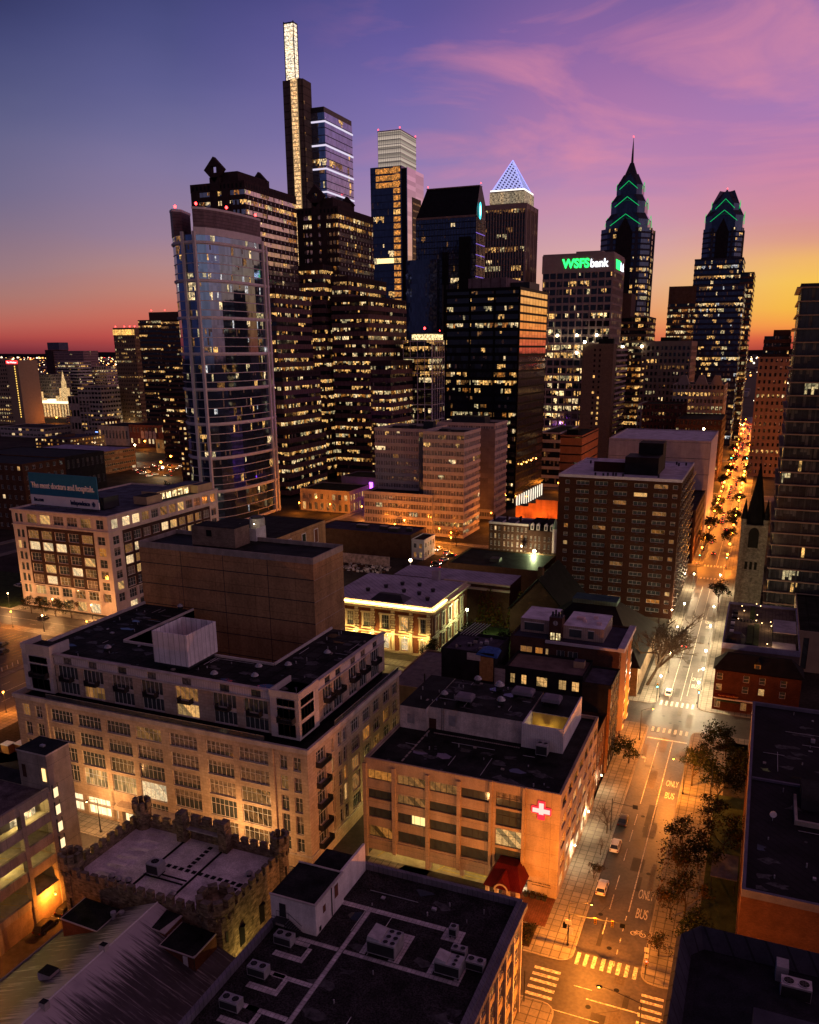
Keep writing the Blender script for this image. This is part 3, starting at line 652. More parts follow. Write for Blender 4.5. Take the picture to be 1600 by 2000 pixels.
# ---------------------------------------------------------------- rooftop machines (stand on roofs: things of their own)
def fan_unit(name, label, x, y, z, w, d, h, nf, ang=0., hood=False, group='rooftop condensers'):
    t = thing(name, label, 'air conditioner', (x, y, z), ang, group)
    m = MB()
    for dx in (.1, w-.25):
        m.box(dx, dx+.15, .05, d-.05, 0, .35, METALD)
    m.build('support', t)
    m = MB(); m.box(0, w, 0, d, .35, h, METAL); m.box(.08, w-.08, -.02, 0, .5, h-.25, METALD); m.build('casing', t)
    nx, ny = nf; fw = (w*(.5 if hood else 1))/nx; fd = d/ny
    for i in range(nx):
        for j in range(ny):
            m = MB(); bl = MB(); cx_, cy_ = (w*.5 if hood else 0)+fw*(i+.5), fd*(j+.5); r = min(fw, fd)*.4
            m.cyl(cx_, cy_, h, h+.08, r, METAL, n=14); m.cyl(cx_, cy_, h+.08, h+.085, r*.85, BLACK, n=14)
            for k in range(3): bl.box(-r*.75, r*.75, -.07, .07, .09, .1, METALD, M=Matrix.Translation((cx_, cy_, h)) @ Matrix.Rotation(k*1.05, 4, 'Z'))
            fo = m.build('fan', t); bl.build('fan_blade', fo)
    if hood:
        m = MB(); m.loft([[(0, 0, h), (w*.46, 0, h), (w*.46, d, h), (0, d, h)], [(.05, .2, h+.5), (w*.46, .2, h+.2), (w*.46, d-.2, h+.2), (.05, d-.2, h+.5)]], METAL); m.build('hood', t)
    return t
def vent_fan(label, x, y, z, s=1., group='mushroom roof fans'):
    t = thing('roof_fan', label, 'roof fan', (x, y, z), random.uniform(0, 3), group)
    m = MB(); m.box(-.45*s, .45*s, -.45*s, .45*s, 0, .35*s, METALD); m.build('base', t)
    m = MB(); m.cyl(0, 0, .35*s, .6*s, .38*s, METAL, .75*s, n=12); m.cyl(0, 0, .6*s, .95*s, .75*s, METAL, .55*s, n=12); m.cyl(0, 0, .95*s, 1.15*s, .4*s, METAL, .3*s, n=12); m.build('cowl', t)
    return t
fan_unit('condenser_unit', 'square condenser unit on the office roof in front of the corrugated screen', -34.3, 140.2, 20.56, 2.2, 2.2, 2.4, (2, 1))
for x, y, s, l in ((-56.5, 150, 1.1, 'small round roof fan at the left end of the office penthouse roof'), (-44.5, 151, 1.25, 'dome topped roof fan in the middle of the office penthouse roof'), (-47, 158, 1.5, 'wide flat roof fan behind the dome topped one on the penthouse'), (-52.5, 160, 1.2, 'round roof fan at the back of the office penthouse roof')): vent_fan(l, x, y, 25.35, s)
for x, y, w, l in ((-53.5, 147.8, 3.6, 'flat topped pale duct box nearest the penthouse ladder'), (-43.5, 155, 4.4, 'flat topped pale duct box, the biggest on the penthouse roof'), (-36.8, 153.5, 3.8, 'flat topped pale duct box beside the yellow lined plant screen')):
    t = thing('duct_box', l, 'roof duct', (x, y, 25.33), 0, 'duct boxes on the office penthouse'); m = MB()
    for dx in (.3, w-.4): m.box(dx, dx+.12, .3, 2.4, 0, .6, METALD)
    m.build('support', t); m = MB(); m.loft([[(0, 0, .6), (w, 0, .6), (w, 2.8, .6), (0, 2.8, .6)], [(0, 0, 1.3), (w, 0, 1.3), (w, 2.8, 1.3), (0, 2.8, 1.3)], [(.5, .5, 1.7), (w-.5, .5, 1.7), (w-.5, 2.3, 1.7), (.5, 2.3, 1.7)]], ROOFP); m.build('casing', t)

# ---------------------------------------------------------------- condominium: seven storeys round a courtyard, recessed top floors with balconies
CW = surf('limestone_cladding', (.52, .42, .33), var=.2, scale=.15, streak=.2, pattern='ashlar', col2=(.42, .335, .258), ps=1.3)
CU = surf('metal_panel_grey', (.62, .57, .55), var=.15, pattern='panel', ps=.8, rough=.6)
b = Bld('condominium', 'long cream stone condominium with recessed grey top floors round a courtyard', 'building', -71, 118, 71, 42, 25.6, wall=CW, t=.6, core=False)
X0 = -142.0
def cx(x): return x-X0
rows = [(20.6, 23.4), (16.3, 19.3), (12.0, 15.2), (7.4, 11.3), (3.6, 6.6)]
def crow(st, nx=6, rows=rows): return [(a, z, dict(nx=nx, nz=2, rail=.64, st=s, sill='concrete_pale', inset=.35)) for (a, z), s in zip(rows, st)]
def rs(n=5, p=.1): return [pick(p, ('dim', 'dim', 'dim', 'warm')) for _ in range(n)]
cols = []
for a in (-140, -136.6): cols.append((cx(a), cx(a+1.9), crow(rs(), 2)))
bays = [(-132.3, -126.4), (-125.1, -119), (-117.6, -111.5), (-110.2, -103.9), (-101.9, -95.4), (-93.3, -87.2), (-85.9, -79.4)]
for i, (a, c) in enumerate(bays):
    st = rs(p=.22); 
    if i == 2: st[3] = 'warm'
    if i == 3: st[3] = 'white'
    if i == 5: st[4] = 'dim'
    if i == 6: st[4] = 'dim'; st[3] = 'dim'
    if i in (0, 1): cols.append((cx(a), cx(c), crow(st)[:4]+[(.6, 4.6, dict(nx=4, st='bright', inset=.4))]))
    elif i == 2: cols.append((cx(a), cx(c), crow(st)[:4]+[(.6, 4.6, dict(nx=4, st='bright', inset=.4))]))
    else: cols.append((cx(a), cx(c), crow(st)))
for a in (-77, -74.1): cols.append((cx(a), cx(a+1.65), crow(rs(p=.05), 2)))
b.facade('F', 0, 24.6, cols)
side = [(3.2, 6.6, [(z0, z1, dict(nx=3, nz=2, rail=.64, st=pick(.25), inset=.4)) for z0, z1 in rows])]
for a, w in ((9.0, .9), (11.6, 1.5), (13.8, 1.5), (17.3, 3.6), (22.6, 3.6), (27.6, 3.2), (32.6, 3.2), (37.4, 2.8)):
    side.append((a, a+w, [(z0, z1, dict(nx=max(1, round(w)), nz=2, rail=.64, st=pick(.3, ('warm', 'dim', 'amber')), sill='concrete_pale', inset=.35)) for z0, z1 in rows]))
b.facade('R', 0, 24.6, side)
# solid inside of the U plan: front range, left wing, right wing
IN = [(.6, .6, 70.4, 14), (.6, 14, 17, 41.4), (55, 14, 70.4, 41.4)]
for x0, y0, x1, y1 in IN: b.wall.box(x0, x1, y0, y1, 0, 24.4, BLACK, ROOFT)
b.plain('L', .6, 41.4, 0, 24.6)
for x0, y0, x1, y1 in ((17, 14, 17.3, 41.4), (54.7, 14, 55, 41.4), (17.3, 14, 54.7, 14.3)): b.wall.box(x0, x1, y0, y1, 10, 24.6, CW)
b.wall.box(17.3, 54.7, 14.3, 41.4, 0, 10.5, CW, ROOFT)
# cornice, piers
for z, h, d in ((24.6, .9, .35), (2.9, .35, .2)): b.fbox('F', -.3, b.W+.3, z, z+h, -.2, d, CONCP); b.fbox('R', 0, b.D, z, z+h, -.2, d, CONCP)
b.fbox('L', 0, b.D, 24.6, 25.5, -.2, .35, CONCP)
for x in (-133.6, -78.6): b.fbox('F', cx(x), cx(x)+.5, 0, 24.6, .001, .3, CW)
b.fbox('F', cx(-115.9), cx(-93), 4.6, 5.5, .001, 2.2, CW)     # entrance canopy
for x in (-115, -104, -94): b.fbox('F', cx(x), cx(x)+1., 0, 4.6, 1.1, 2.1, TAN)
# upper two storeys, set back, with bays of windows and solid piers
UZ0, UZ1 = 25.5, 34
up = MB()
UX0, UX1, UY0 = 1.2, 67.6, 3.4
for x0, y0, x1, y1 in ((UX0+.4, UY0+.4, UX1-.4, 16), (UX0+.4, 16, 16.5, 40.5), (54.6, 16, UX1-.4, 40.5)): up.box(x0, x1, y0, y1, 24.4, UZ1-.3, BLACK, ROOFD)
b.upper = up
def uf(side, cols, ua, ub, base):
    s_ = b.t; W0, D0 = b.W, b.D
    M = frameM((UX0 if 0 else 0, base, 0), (1, 0, 0)) if side == 'F' else frameM((base, 0, 0), (0, 1, 0))
    p = ua
    for a, c, hs in cols:
        up.box(p, a, UZ0, UZ1-1.9, -.4, 0, CW, M=M); q = UZ0
        for za, zb, k in hs:
            if za > q+.01: up.box(a, c, q, za, -.4, 0, CU, M=M)
            q = zb; kk = dict(nx=2, nz=1, fm='window_frame_pale', st='off', gm=None, rail=None, sill=None); kk.update(k)
            b.wins.append(((round(c-a, 2), round(zb-za, 2), kk['nx'], kk['nz'], kk['fm'], kk['st'], kk['gm'], kk['rail'], kk['sill']), M @ Matrix.Translation((a, za, -.25))))
        up.box(a, c, q, UZ1-1.9, -.4, 0, CU, M=M); p = c
    up.box(p, ub, UZ0, UZ1-1.9, -.4, 0, CW, M=M)
    up.box(ua, ub, UZ1-1.9, UZ1-1.6, -.5, .35, CONCP, M=M)       # string course
    # clerestory band with small windows and ribbed panels
    p = ua
    for a, c, _h in cols:
        m = (a+c)/2-.9; up.box(p, m, UZ1-1.6, UZ1, -.4, 0, surf('ribbed_panel', (.60, .56, .56), pattern='seam', ps=.55, var=.15), M=M); p = m+2.2
        b.wins.append(((2.2, 1.6, 2, 1, 'window_frame_dark', pick(.08, ('dim',)), None, None, None), M @ Matrix.Translation((m, UZ1-1.6, -.3))))
    up.box(p, ub, UZ1-1.6, UZ1, -.4, 0, MATS['ribbed_panel'], M=M)
    up.box(ua-.3, ub+.3, UZ1, UZ1+.35, -.6, .3, CONCP, M=M)
ucols = [(cx(a), cx(a)+5.3, [(25.7, 28.4, dict(nx=5, nz=1, st='warm' if i == 4 else pick(.08, ('dim', 'warm')))), (29.1, 31.9, dict(nx=5, nz=1, st=pick(.05, ('dim',))))]) for i, a in enumerate((-132.3, -125.6, -118, -110.6, -102.2, -93.4, -86.4))]
uf('F', ucols, cx(-133), cx(-80), UY0)
scols = [(a, a+w, [(25.7, 28.4, dict(nx=round(w/1.1), st=pick(.1))), (29.1, 31.9, dict(nx=round(w/1.1), st=pick(.05)))]) for a, w in ((12.6, 3.6), (17, 3.6), (23.6, 3.6), (28.5, 3.2), (34, 4))]
uf('R', scols, 10, 41, UX1)
# corner pavilions
for x0, x1, y0, y1, z1 in ((0.9, 8.8, 2.6, 8, 36), (cx(-80), UX1+.5, 2.6, 10, 34.9)):
    up.box(x0, x1, y0, y1, UZ0, z1-1.2, CU, ROOFD)
    for a in ((x0-.1, x1+.1, y0-.1, y0+.25), (x1-.25, x1+.1, y0+.25, y1), (x0-.1, x0+.25, y0+.25, y1)): up.box(*a, z1-1.2, z1, CU, CONCP)
    M = frameM((0, y0, 0), (1, 0, 0)); w = x1-x0
    for z, h in ((26, 2.5), (29.3, 2.3), (32, 1.4)): b.wins.append(((round(w*.62, 2), h, 3, 1, 'window_frame_dark', 'off', None, None, None), M @ Matrix.Translation((x0+w*.25, z, .02))))
    M = frameM((x1, 0, 0), (0, 1, 0))
    for z, h in ((26, 2.5), (29.3, 2.3), (32, 1.4)): b.wins.append(((4.6, h, 4, 1, 'window_frame_dark', 'off', None, None, None), M @ Matrix.Translation((y0+.8, z, .02))))
for a in ((UX0-.05, UX0+.3, 8, 40.8), (UX1-.35, UX1-.02, 40, 40.8)): up.box(*a, UZ0, UZ1+.3, CU)
up.box(16.5, 54.6, 15.7, 16, 24, UZ1+.2, CU); up.box(16.2, 16.5, 16, 40.5, 24, UZ1+.2, CU); up.box(54.6, 54.9, 16, 40.5, 24, UZ1+.2, CU)
up.build('upper_storeys', b.root)
# glass balustrade along the terrace and balcony trays
def rail(u0, u1, M, z0=25.5, c=0., n=None):
    m = MB(); m.box(u0, u1, z0+1.05, z0+1.12, c-.03, c+.03, METAL, M=M); m.box(u0, u1, z0+.05, z0+1.0, c-.01, c+.01, surf('balustrade_glass', (.05, .06, .07), rough=.1, spec=.6), M=M)
    k = n or max(2, int((u1-u0)/1.8))
    for i in range(k+1): x = u0+(u1-u0)*i/k; m.box(x-.03, x+.03, z0, z0+1.12, c-.04, c+.04, METALD, M=M)
    return m
rail(cx(-133), cx(-80), b.F('F'), c=0).build('balustrade', b.root); rail(10.5, 41, b.F('R'), c=0).build('balustrade', b.root)
def balcony(u, z, w, M, d=1.3):
    m = MB(); m.box(u, u+w, z-.15, z, .02, d, METALD, M=M)
    for k in range(int(w/.18)+1): m.box(u+k*.18, u+k*.18+.03, z, z+1, d-.05, d-.02, BLACK, M=M)
    for a, c in ((u, u+.04), (u+w-.04, u+w)):
        m.box(a, c, z, z+1, .02, d, METALD, M=M)
    m.box(u, u+w, z+1, z+1.06, d-.07, d, METALD, M=M); m.build('balcony', b.root)
MF = frameM((0, UY0, 0), (1, 0, 0)); MR = frameM((UX1, 0, 0), (0, 1, 0))
for a, c, _h in ucols: balcony(a+1.2, 29.0, 3, MF)
for a, c, _h in scols: balcony(a+.2, 29.0, 3, MR)
balcony(3.4, 29.2, 4.5, frameM((0, 2.6, 0), (1, 0, 0))); balcony(cx(-78), 29.2, 3.4, frameM((0, 2.6, 0), (1, 0, 0)))
for z in (3.5, 7.4, 12.0, 16.3, 20.6): balcony(2.9, z, 4.1, b.F('R'), 1.2)
b.root['label'] = 'long cream stone condominium with recessed grey top floors round a courtyard'
b.done()
# open-topped white plant screen on the condominium roof
t = thing('plant_screen', 'open topped white panel box on the courtyard edge of the condominium roof', 'roof screen', (-109.3, 121.9+2.5, 34.0))
SCP = surf('screen_panel', (.78, .74, .76), pattern='seam', ps=1.3, var=.2, streak=.25, rough=.55)
for n_, a in (('side_panel', (0, 8.4, 0, .2)), ('side_panel', (8.2, 8.4, .2, 9.6)), ('side_panel', (0, .2, .2, 9.6)), ('side_panel', (.2, 8.2, 9.4, 9.6))): boxpart(t, n_, (*a, .8, 7.4), SCP)
boxpart(t, 'base', (.5, 7.9, .5, 9.1, 0, .8), METALD)
roof_bits(b.root, 3, 66, 5, 15, 33.72, 26, 8, 6); roof_bits(b.root, 3, 15, 18, 38, 33.72, 12, 4, 7); roof_bits(b.root, 56, 66, 18, 38, 33.72, 12, 4, 8); random.seed(14)
for i, (x, y, l) in enumerate(((-125, 128.5, 'roof fan on the condominium roof between the left pavilion and the white screen'), (-121, 140, 'nearer one of two roof fans close together on the left wing of the condominium'), (-123, 145.5, 'farther one of two roof fans close together on the left wing of the condominium'), (-129.5, 158.5, 'roof fan at the far end of the left condominium wing by the brown block'),
        (-95, 124.5, 'roof fan just right of the foot of the white screen'), (-87, 126.5, 'roof fan near the courtyard corner of the right condominium wing'), (-84, 134, 'roof fan in the middle of the right condominium wing'), (-80, 143, 'roof fan beyond the middle of the right condominium wing'), (-89, 131, 'low roof fan at the inner edge of the right condominium wing'))):
    vent_fan(l, x, y, 33.72, 1.05, 'condominium roof fans')

# ---------------------------------------------------------------- windowless brown block behind the courtyard
BB = surf('brown_concrete_board', (.42, .25, .125), var=.35, scale=.12, streak=.25, pattern='panel', col2=(.38, .225, .11), ps=1.9, grain=.08)
b = Bld('windowless_block', 'big windowless brown concrete block with seamed walls behind the courtyard', 'building', -94.4, 163.5, 50.6, 15, 48.4, wall=BB, core=True)
for s_ in 'FRBL': b.facade(s_, 0, 47.4, [])
for s_ in 'FRBL': b.fbox(s_, 0 if s_ in 'FB' else .36, b.W if s_ in 'FB' else b.D-.36, 47.4, 48.4, -.36, .02, CONC)
for z in (5.2, 10.6, 16, 21.4, 26.8, 32.2, 37.6, 43): b.fbox('F', 0, b.W, z, z+.22, .001, .012, METALD); b.fbox('R', .1, b.D, z, z+.07, .001, .012, CONCP)
for u in (12.7, 25.3, 38): b.fbox('F', u, u+.16, 0, 47.4, .001, .014, METALD)
b.roof(ROOFT, par=.9, cap=CONC)
boxpart(b.root, 'rear_wing', (5, 26.5, 15, 50, 0, 46.5), BB, ROOFD)
for k, u in enumerate((22, 28, 36, 43)): m = MB(); m.box(26.501, 26.6, u, u+2.4, 40.8, 45, FRAME); m.box(26.6, 26.65, u+.3, u+2.1, 41, 44.8, BRICK if k % 2 else BLACK); m.build('window', b.root)
boxpart(b.root, 'stair_house', (12.5, 25.5, 5.5, 12, 47.4, 52.4), surf('stair_house_brick', (.30, .22, .16), pattern='brick', ps=1.5), ROOFD)
boxpart(b.root, 'stair_house_window', (17, 18.6, 5.44, 5.49, 50, 51.6), BLACK)
boxpart(b.root, 'plant_room', (8, 20, 19, 28, 46.4, 50.0), METALD, ROOFD)
m = MB(); WPC = surf('plant_wall_white', (.6, .6, .62), var=.3)
for a in ((18, 26, 14.2, 14.4), (25.8, 26, 14.4, 18.8), (18, 18.2, 14.4, 18.8)): m.box(*a, 47.4, 50.8, WPC)
m.build('plant_enclosure', b.root)
m = MB(); m.cyl(22, 21, 46.4, 52.2, 2, METAL, n=14); m.cyl(22, 21, 52.2, 52.6, 1.7, METALD, n=14); m.build('cooling_tower', b.root)
b.done()
# ================================================================ gravel-roofed block at the bottom of the picture
random.seed(21)
GRAV = surf('roof_gravel', (.034, .032, .034), rough=.95, var=.55, scale=.35, grain=.75, bump=.4)
PAV = surf('roof_paver', (.62, .58, .60), var=.3, pattern='paver', ps=.62, scale=.5)
STW = surf('painted_block_white', (.74, .69, .68), var=.2, streak=.35)
b = Bld('gravel_roof_building', 'flat roofed block with dark gravel, paver paths and a white stair house', 'building', -25.6, 45, 31.4, 55, 18.8, wall=surf('render_buff', (.38, .30, .22), var=.25, streak=.3), t=.4)
b.grid('R', 1, 54, 14, 0, 17.6, [(1, 3.6), (5, 8), (9.6, 12.4), (13.6, 16.6)], wf=.86, p=.5, lits=('amber', 'dim', 'dim'), nx=4, nz=2)
for s_ in 'FBL': b.facade(s_, 0, 17.6, [])
for i in range(15): b.fbox('R', .6+i*3.8, 1.0+i*3.8, 0, 17.6, .001, .35, CONCP)
b.fbox('F', 0, b.W, 17.6, 18.5, -.4, .01, CONC)
b.roof(GRAV, par=.9, thick=.6, cap=surf('coping_slate', (.17, .16, .2), var=.3, pattern='seam', ps=.8), H=18.8)
m = MB(); m.box(31.42, 32.2, .2, 55, 17.6, 18.5, MATS['coping_slate']); m.build('cornice', b.root)
Z = 17.9; X0 = -57.0
def pv(x0, x1, y0, y1): m = MB(); m.box(x0-X0, x1-X0, y0-45, y1-45, Z+.0, Z+.045, PAV); m.build('paver_path', b.root)
pv(-50, -34.1, 90.6, 91.5); pv(-45.9, -45.2, 54, 90.5); pv(-52.3, -46, 81.6, 82.3); pv(-45.1, -28.8, 81.6, 82.3); pv(-51.6, -46, 74.5, 75.2); pv(-51.6, -46, 68.6, 69.3)
for cx_, cy_ in ((-52.5, 79.2), (-52.5, 73), (-52.6, 67)): pv(cx_-1.2, cx_+3.3, cy_-1.3, cy_-.35); pv(cx_-1.2, cx_+2.6, cy_+1.6, cy_+2.3); pv(cx_+2.65, cx_+3.3, cy_-.3, cy_+1.5)
pv(-43.1, -37.4, 86.6, 88.2); pv(-43.1, -42.3, 82.5, 86.5); pv(-38.9, -37.4, 82.5, 86.5)
pv(-34.0, -31.2, 89, 91.5); pv(-33.4, -29.8, 84.2, 85.4); pv(-29.7, -28.8, 82.4, 85.4); pv(-33.4, -32.7, 82.4, 84.1)
# stair house with door, metal steps and two shuttered windows
m = MB(); m.box(-57.8-X0+.8, 7.1, 38.2, 46.2, Z, 22.8, STW, ROOFT); m.build('stair_house', b.root)
m = MB()
for a in ((-.1, 7.2, 38.05, 38.3), (-.1, 7.2, 46, 46.25), (6.9, 7.2, 38.3, 46)): m.box(*a, 22.7, 22.95, CONCP)
m.build('coping', b.root)
m = MB(); m.box(1.4, 2.4, 38.12, 38.18, 19.6, 21.7, METALD); m.build('door', b.root)
m = MB(); m.box(.9, 2.9, 36.9, 38.1, 19.45, 19.55, METALD)
for k in range(8): m.box(2.9+k*.25, 3.2+k*.25, 36.9, 38.1, 19.3-k*.18, 19.36-k*.18, METALD)
for y in (36.9, 38.05):
    m.tube((2.9, y, 20.4), (4.9, y, 19), .03, METALD); m.tube((.9, y, 20.45), (2.9, y, 20.45), .03, METALD)
    for k in range(5): m.tube((.9+k*.5, y, 19.5), (.9+k*.5, y, 20.45), .02, METALD)
for x in (1, 2.8): m.box(x, x+.1, 37, 37.1, Z, 19.5, METALD)
m.build('stair', b.root)
for y0, z0, w, h, mm in ((40.2, 20.2, .7, 1.1, BRICK), (43.6, 20.2, 1, 2, BRICK), (39, 18.1, .5, .7, BLACK)):
    m = MB(); m.box(7.1, 7.15, y0, y0+w, z0, z0+h, mm); m.build('window', b.root)
m = MB(); m.tube((7.2, 42.6, 22.7), (7.2, 42.6, 18.1), .07, METALD); m.build('downpipe', b.root)
m = MB(); m.box(1.2, 6.4, 46.3, 52.2, Z, 21.6, STW, ROOFT); m.build('annex', b.root)
m = MB(); m.box(6.4, 6.75, 46.3, 54.2, Z, 22.6, STW); m.build('annex_wall', b.root)
m = MB(); m.box(3.3, 4.8, 46.31, 46.33, 18.5, 20.8, METALD); m.build('annex_window', b.root)
b.done()
G_ = 'condensers on the gravel roof'
fan_unit('condenser_unit', 'twin fan condenser on the gravel roof, the one just below the white stair house', -54.4, 79.5, Z, 2.6, 1.4, 1.7, (2, 1), 0, False, G_)
fan_unit('condenser_unit', 'twin fan condenser on the gravel roof, middle one of the three along the slate parapet', -54.4, 73.2, Z, 2.6, 1.4, 1.7, (2, 1), 0, False, G_)
fan_unit('condenser_unit', 'twin fan condenser on the gravel roof, lowest of the three along the slate parapet', -54.4, 67.2, Z, 2.6, 1.4, 1.7, (2, 1), 0, False, G_)
fan_unit('condenser_unit', 'large hooded rooftop unit with six fans in the middle of the gravel roof', -42.0, 82.6, Z, 4.0, 3.2, 2.3, (2, 3), 0, True, G_)
fan_unit('condenser_unit', 'hooded rooftop unit near the parapet on the street side of the gravel roof', -32.4, 82.5, Z, 3.4, 2.3, 2, (1, 3), 0, True, G_)
fan_unit('condenser_unit', 'small single fan condenser standing alone on pavers near the far parapet', -33.1, 89.7, Z, 1.1, 1.1, 1.6, (1, 1), 0, False, G_)
fan_unit('condenser_unit', 'twin fan condenser just behind the hooded unit by the street parapet', -31.5, 86.2, Z, 2, 1.2, 1.4, (2, 1), 0, False, G_)
fan_unit('condenser_unit', 'twin fan condenser closest to the street side parapet of the gravel roof', -28.9, 84.6, Z, 2.4, 1.3, 1.6, (2, 1), 0, False, G_)

roof_bits(b.root, 9, 30, 2, 53, 17.9, 22, 6, 9); random.seed(22)
# ================================================================ castle-like stone armory
STN = surf('rubble_stone', (.34, .26, .165), rough=.95, var=.55, scale=1.1, pattern='ashlar', col2=(.13, .10, .065), ps=.6, grain=.3, streak=.4, bump=.6)
STT = surf('rubble_stone_coping', (.17, .145, .12), rough=.95, var=.5, scale=1.4, grain=.2)
t = thing('stone_armory', 'castle like stone armory with battlements, corner towers and a pale flat roof', 'armory', (-96.5, 84, 0)); RT = t
m = MB(); m.box(.6, 29.4, .6, 17.4, 0, 14, STN, surf('armory_roof_pale', (.66, .62, .64), var=.42, scale=.3, grain=.12)); m.build('roof', t)
def batt(m, x0, y0, x1, y1, z, th=.6, h=1.25, w=1.05, gap=.75):
    L = math.hypot(x1-x0, y1-y0); u = ((x1-x0)/L, (y1-y0)/L); n = int(L/(w+gap)); s_ = L/n
    ang = math.atan2(u[1], u[0]); M = Matrix.Translation((x0, y0, 0)) @ Matrix.Rotation(ang, 4, 'Z')
    m.box(0, L, 0, th, 0, z, STN, STT, M=M)
    for k in range(n):
        j = random.uniform(-.08, .08); m.box(k*s_+gap/2, k*s_+gap/2+s_-gap, -.06, th+.06, z, z+h+j, STN, STT, M=M)
m = MB(); batt(m, 2, -.2, 27.5, -.2, 15.4); m.build('battlement_wall', t)
m = MB(); batt(m, .8, 2, .8, 17, 15.2); m.build('battlement_wall', t)
m = MB(); batt(m, 30.2, 2, 30.2, 17, 15.2); m.build('battlement_wall', t)
m = MB(); batt(m, 1, 17.4, 9.6, 17.4, 15.2); m.build('battlement_wall', t)
m = MB(); batt(m, 19.6, 17.4, 29, 17.4, 15.2); m.build('battlement_wall', t)
def tower_(x, y, r, z, slot=True):
    m = MB(); m.cyl(x, y, 0, z-1.6, r, STN, r*.97, n=14); m.cyl(x, y, z-1.6, z-1.0, r*.97, STN, r*1.16, n=14); m.cyl(x, y, z-1, z, r*1.16, STN, n=14)
    for k in range(8):
        a = k*math.pi/4; M = Matrix.Translation((x, y, 0)) @ Matrix.Rotation(a, 4, 'Z'); m.box(r*.78, r*1.2, -.42*r*.7, .42*r*.7, z, z+1.35+random.uniform(-.1, .1), STN, STT, M=M)
    for k in range(12):
        a = k*math.pi/6; M = Matrix.Translation((x, y, 0)) @ Matrix.Rotation(a, 4, 'Z'); m.box(r*.9, r*1.12, -.12*r, .12*r, z-2.3, z-1.5, STN, M=M)
    if slot:
        for a, zz_ in ((-75, z-8), (-20, z-6), (-110, z-11)):
            M = Matrix.Translation((x, y, 0)) @ Matrix.Rotation(R_(a), 4, 'Z'); m.box(r*.97, r*1.0, -.16, .16, zz_, zz_+1.8, BLACK, M=M)
    m.build('corner_tower', t)
tower_(28.4, 1.4, 2.3, 17); tower_(.8, 1.4, 1.55, 17.2); tower_(1.6, 17.2, 1.35, 18); tower_(29.8, 17, 1.3, 18)
for x in (10, 18.6): m = MB(); batt(m, x, 15.6, x+1.6, 15.6, 18.2, 1.7, 1.3, .6, .3); m.build('gate_tower', t)
m = MB(); batt(m, 11.7, 17.2, 18.5, 17.2, 17.2, .7, 1.4); m.build('gate_wall', t)
m = MB(); m.box(11.7, 18.5, 16.2, 17.1, 16.3, 16.5, METAL); m.build('gate_canopy', t)
for y in (4, 9.5): m = MB(); m.box(30.22, 30.3, y, y+1.3, 7.5, 11, BLACK); m.cyl(30.26, y+.65, 11, 11.02, .6, BLACK); m.build('window', t)
m = MB()
for x in (11.2, 19): m.box(x, x+.25, 1.2, 16.9, 14.005, 14.25, BLACK)
m.box(11.45, 19, 5.4, 5.6, 14.4, 14.6, BLACK); m.box(11.45, 19, 6.4, 6.6, 14.4, 14.6, BLACK); m.build('roof_beam', t)
m = MB()
DP = surf('dark_roof_pad', (.015, .015, .02), var=.3)
for k in range(14): m.box(11.6+k*1.25, 12.35+k*1.25, 9-k*.0, 9.75, 14.005, 14.06, DP)
for k in range(6): m.box(16.2, 16.95, 10.1+k*1.1, 10.8+k*1.1, 14.005, 14.06, DP)
for k in range(7): m.box(26.5, 27.25, 2.5+k*1.05, 3.2+k*1.05, 14.005, 14.06, DP)
m.build('roof_pad', t, kind='stuff')
m = MB()
for k in range(5): m.box(3.2+k*.25, 6.4+k*.3, 4.2+k*2.3, 4.9+k*2.3, 14.004, 14.03, surf('roof_strip_white', (.8, .76, .74), var=.2))
m.build('roof_strip', t, kind='stuff')
fan_unit('air_conditioner', 'boxy white air conditioner standing on beams on the pale armory roof', -84.3, 89.3, 14.6, 2.3, 1.9, 2.2, (1, 1), 0, False, 'machines on the armory roof')
for i, (x, y, l) in enumerate(((-89.5, 87.3, 'left one of the small round vents on the armory roof'), (-88, 87.1, 'middle small round vent on the armory roof'), (-86.3, 87.4, 'small round vent next to the white air conditioner on the armory roof'), (-77.6, 87.2, 'lone round vent near the big corner tower of the armory'), (-69.5, 96, 'round vent at the far right edge of the armory roof'))): vent_fan(l, x, y, 14.02, .8, 'armory roof vents')

# ================================================================ drill shed with a streaked pitched roof
SH = NT('shed_roof_streaked'); tc_ = SH.n('ShaderNodeTexCoord').outputs['Object']
mp = SH.n('ShaderNodeMapping', {'Vector': tc_, 'Scale': (.13, 2.4, .13)}).outputs[0]
nz_ = SH.n('ShaderNodeTexNoise', {'Vector': mp, 'Scale': 1.2, 'Detail': 7, 'Roughness': .65}).outputs[0]
sx = SH.n('ShaderNodeSeparateXYZ', {0: tc_}).outputs[0]
dist = SH.n('ShaderNodeMapRange', {0: SH.m_('ABSOLUTE', SH.m_('SUBTRACT', sx, 15.6)), 1: 0, 2: 6, 3: -.18, 4: .13}).outputs[0]   # paler along the ridge, darker down both slopes
ff = SH.n('ShaderNodeMapRange', {0: SH.m_('ADD', nz_, dist), 1: .40, 2: .58}).outputs[0]
b2 = SH.n('ShaderNodeTexNoise', {'Vector': tc_, 'Scale': .25, 'Detail': 4}).outputs[0]
cc = SH.mix(ff, (.46, .42, .43, 1), (.04, .036, .038, 1)); cc = SH.mix(SH.n('ShaderNodeMapRange', {0: b2, 1: .45, 2: .7, 4: .35}).outputs[0], cc, (.14, .12, .15, 1))
pb = SH.n('ShaderNodeBsdfPrincipled', {'Base Color': cc, 'Roughness': .6}); SH.t.links.new(pb.outputs[0], SH.out.inputs[0]); MATS['shed_roof_streaked'] = SH.m
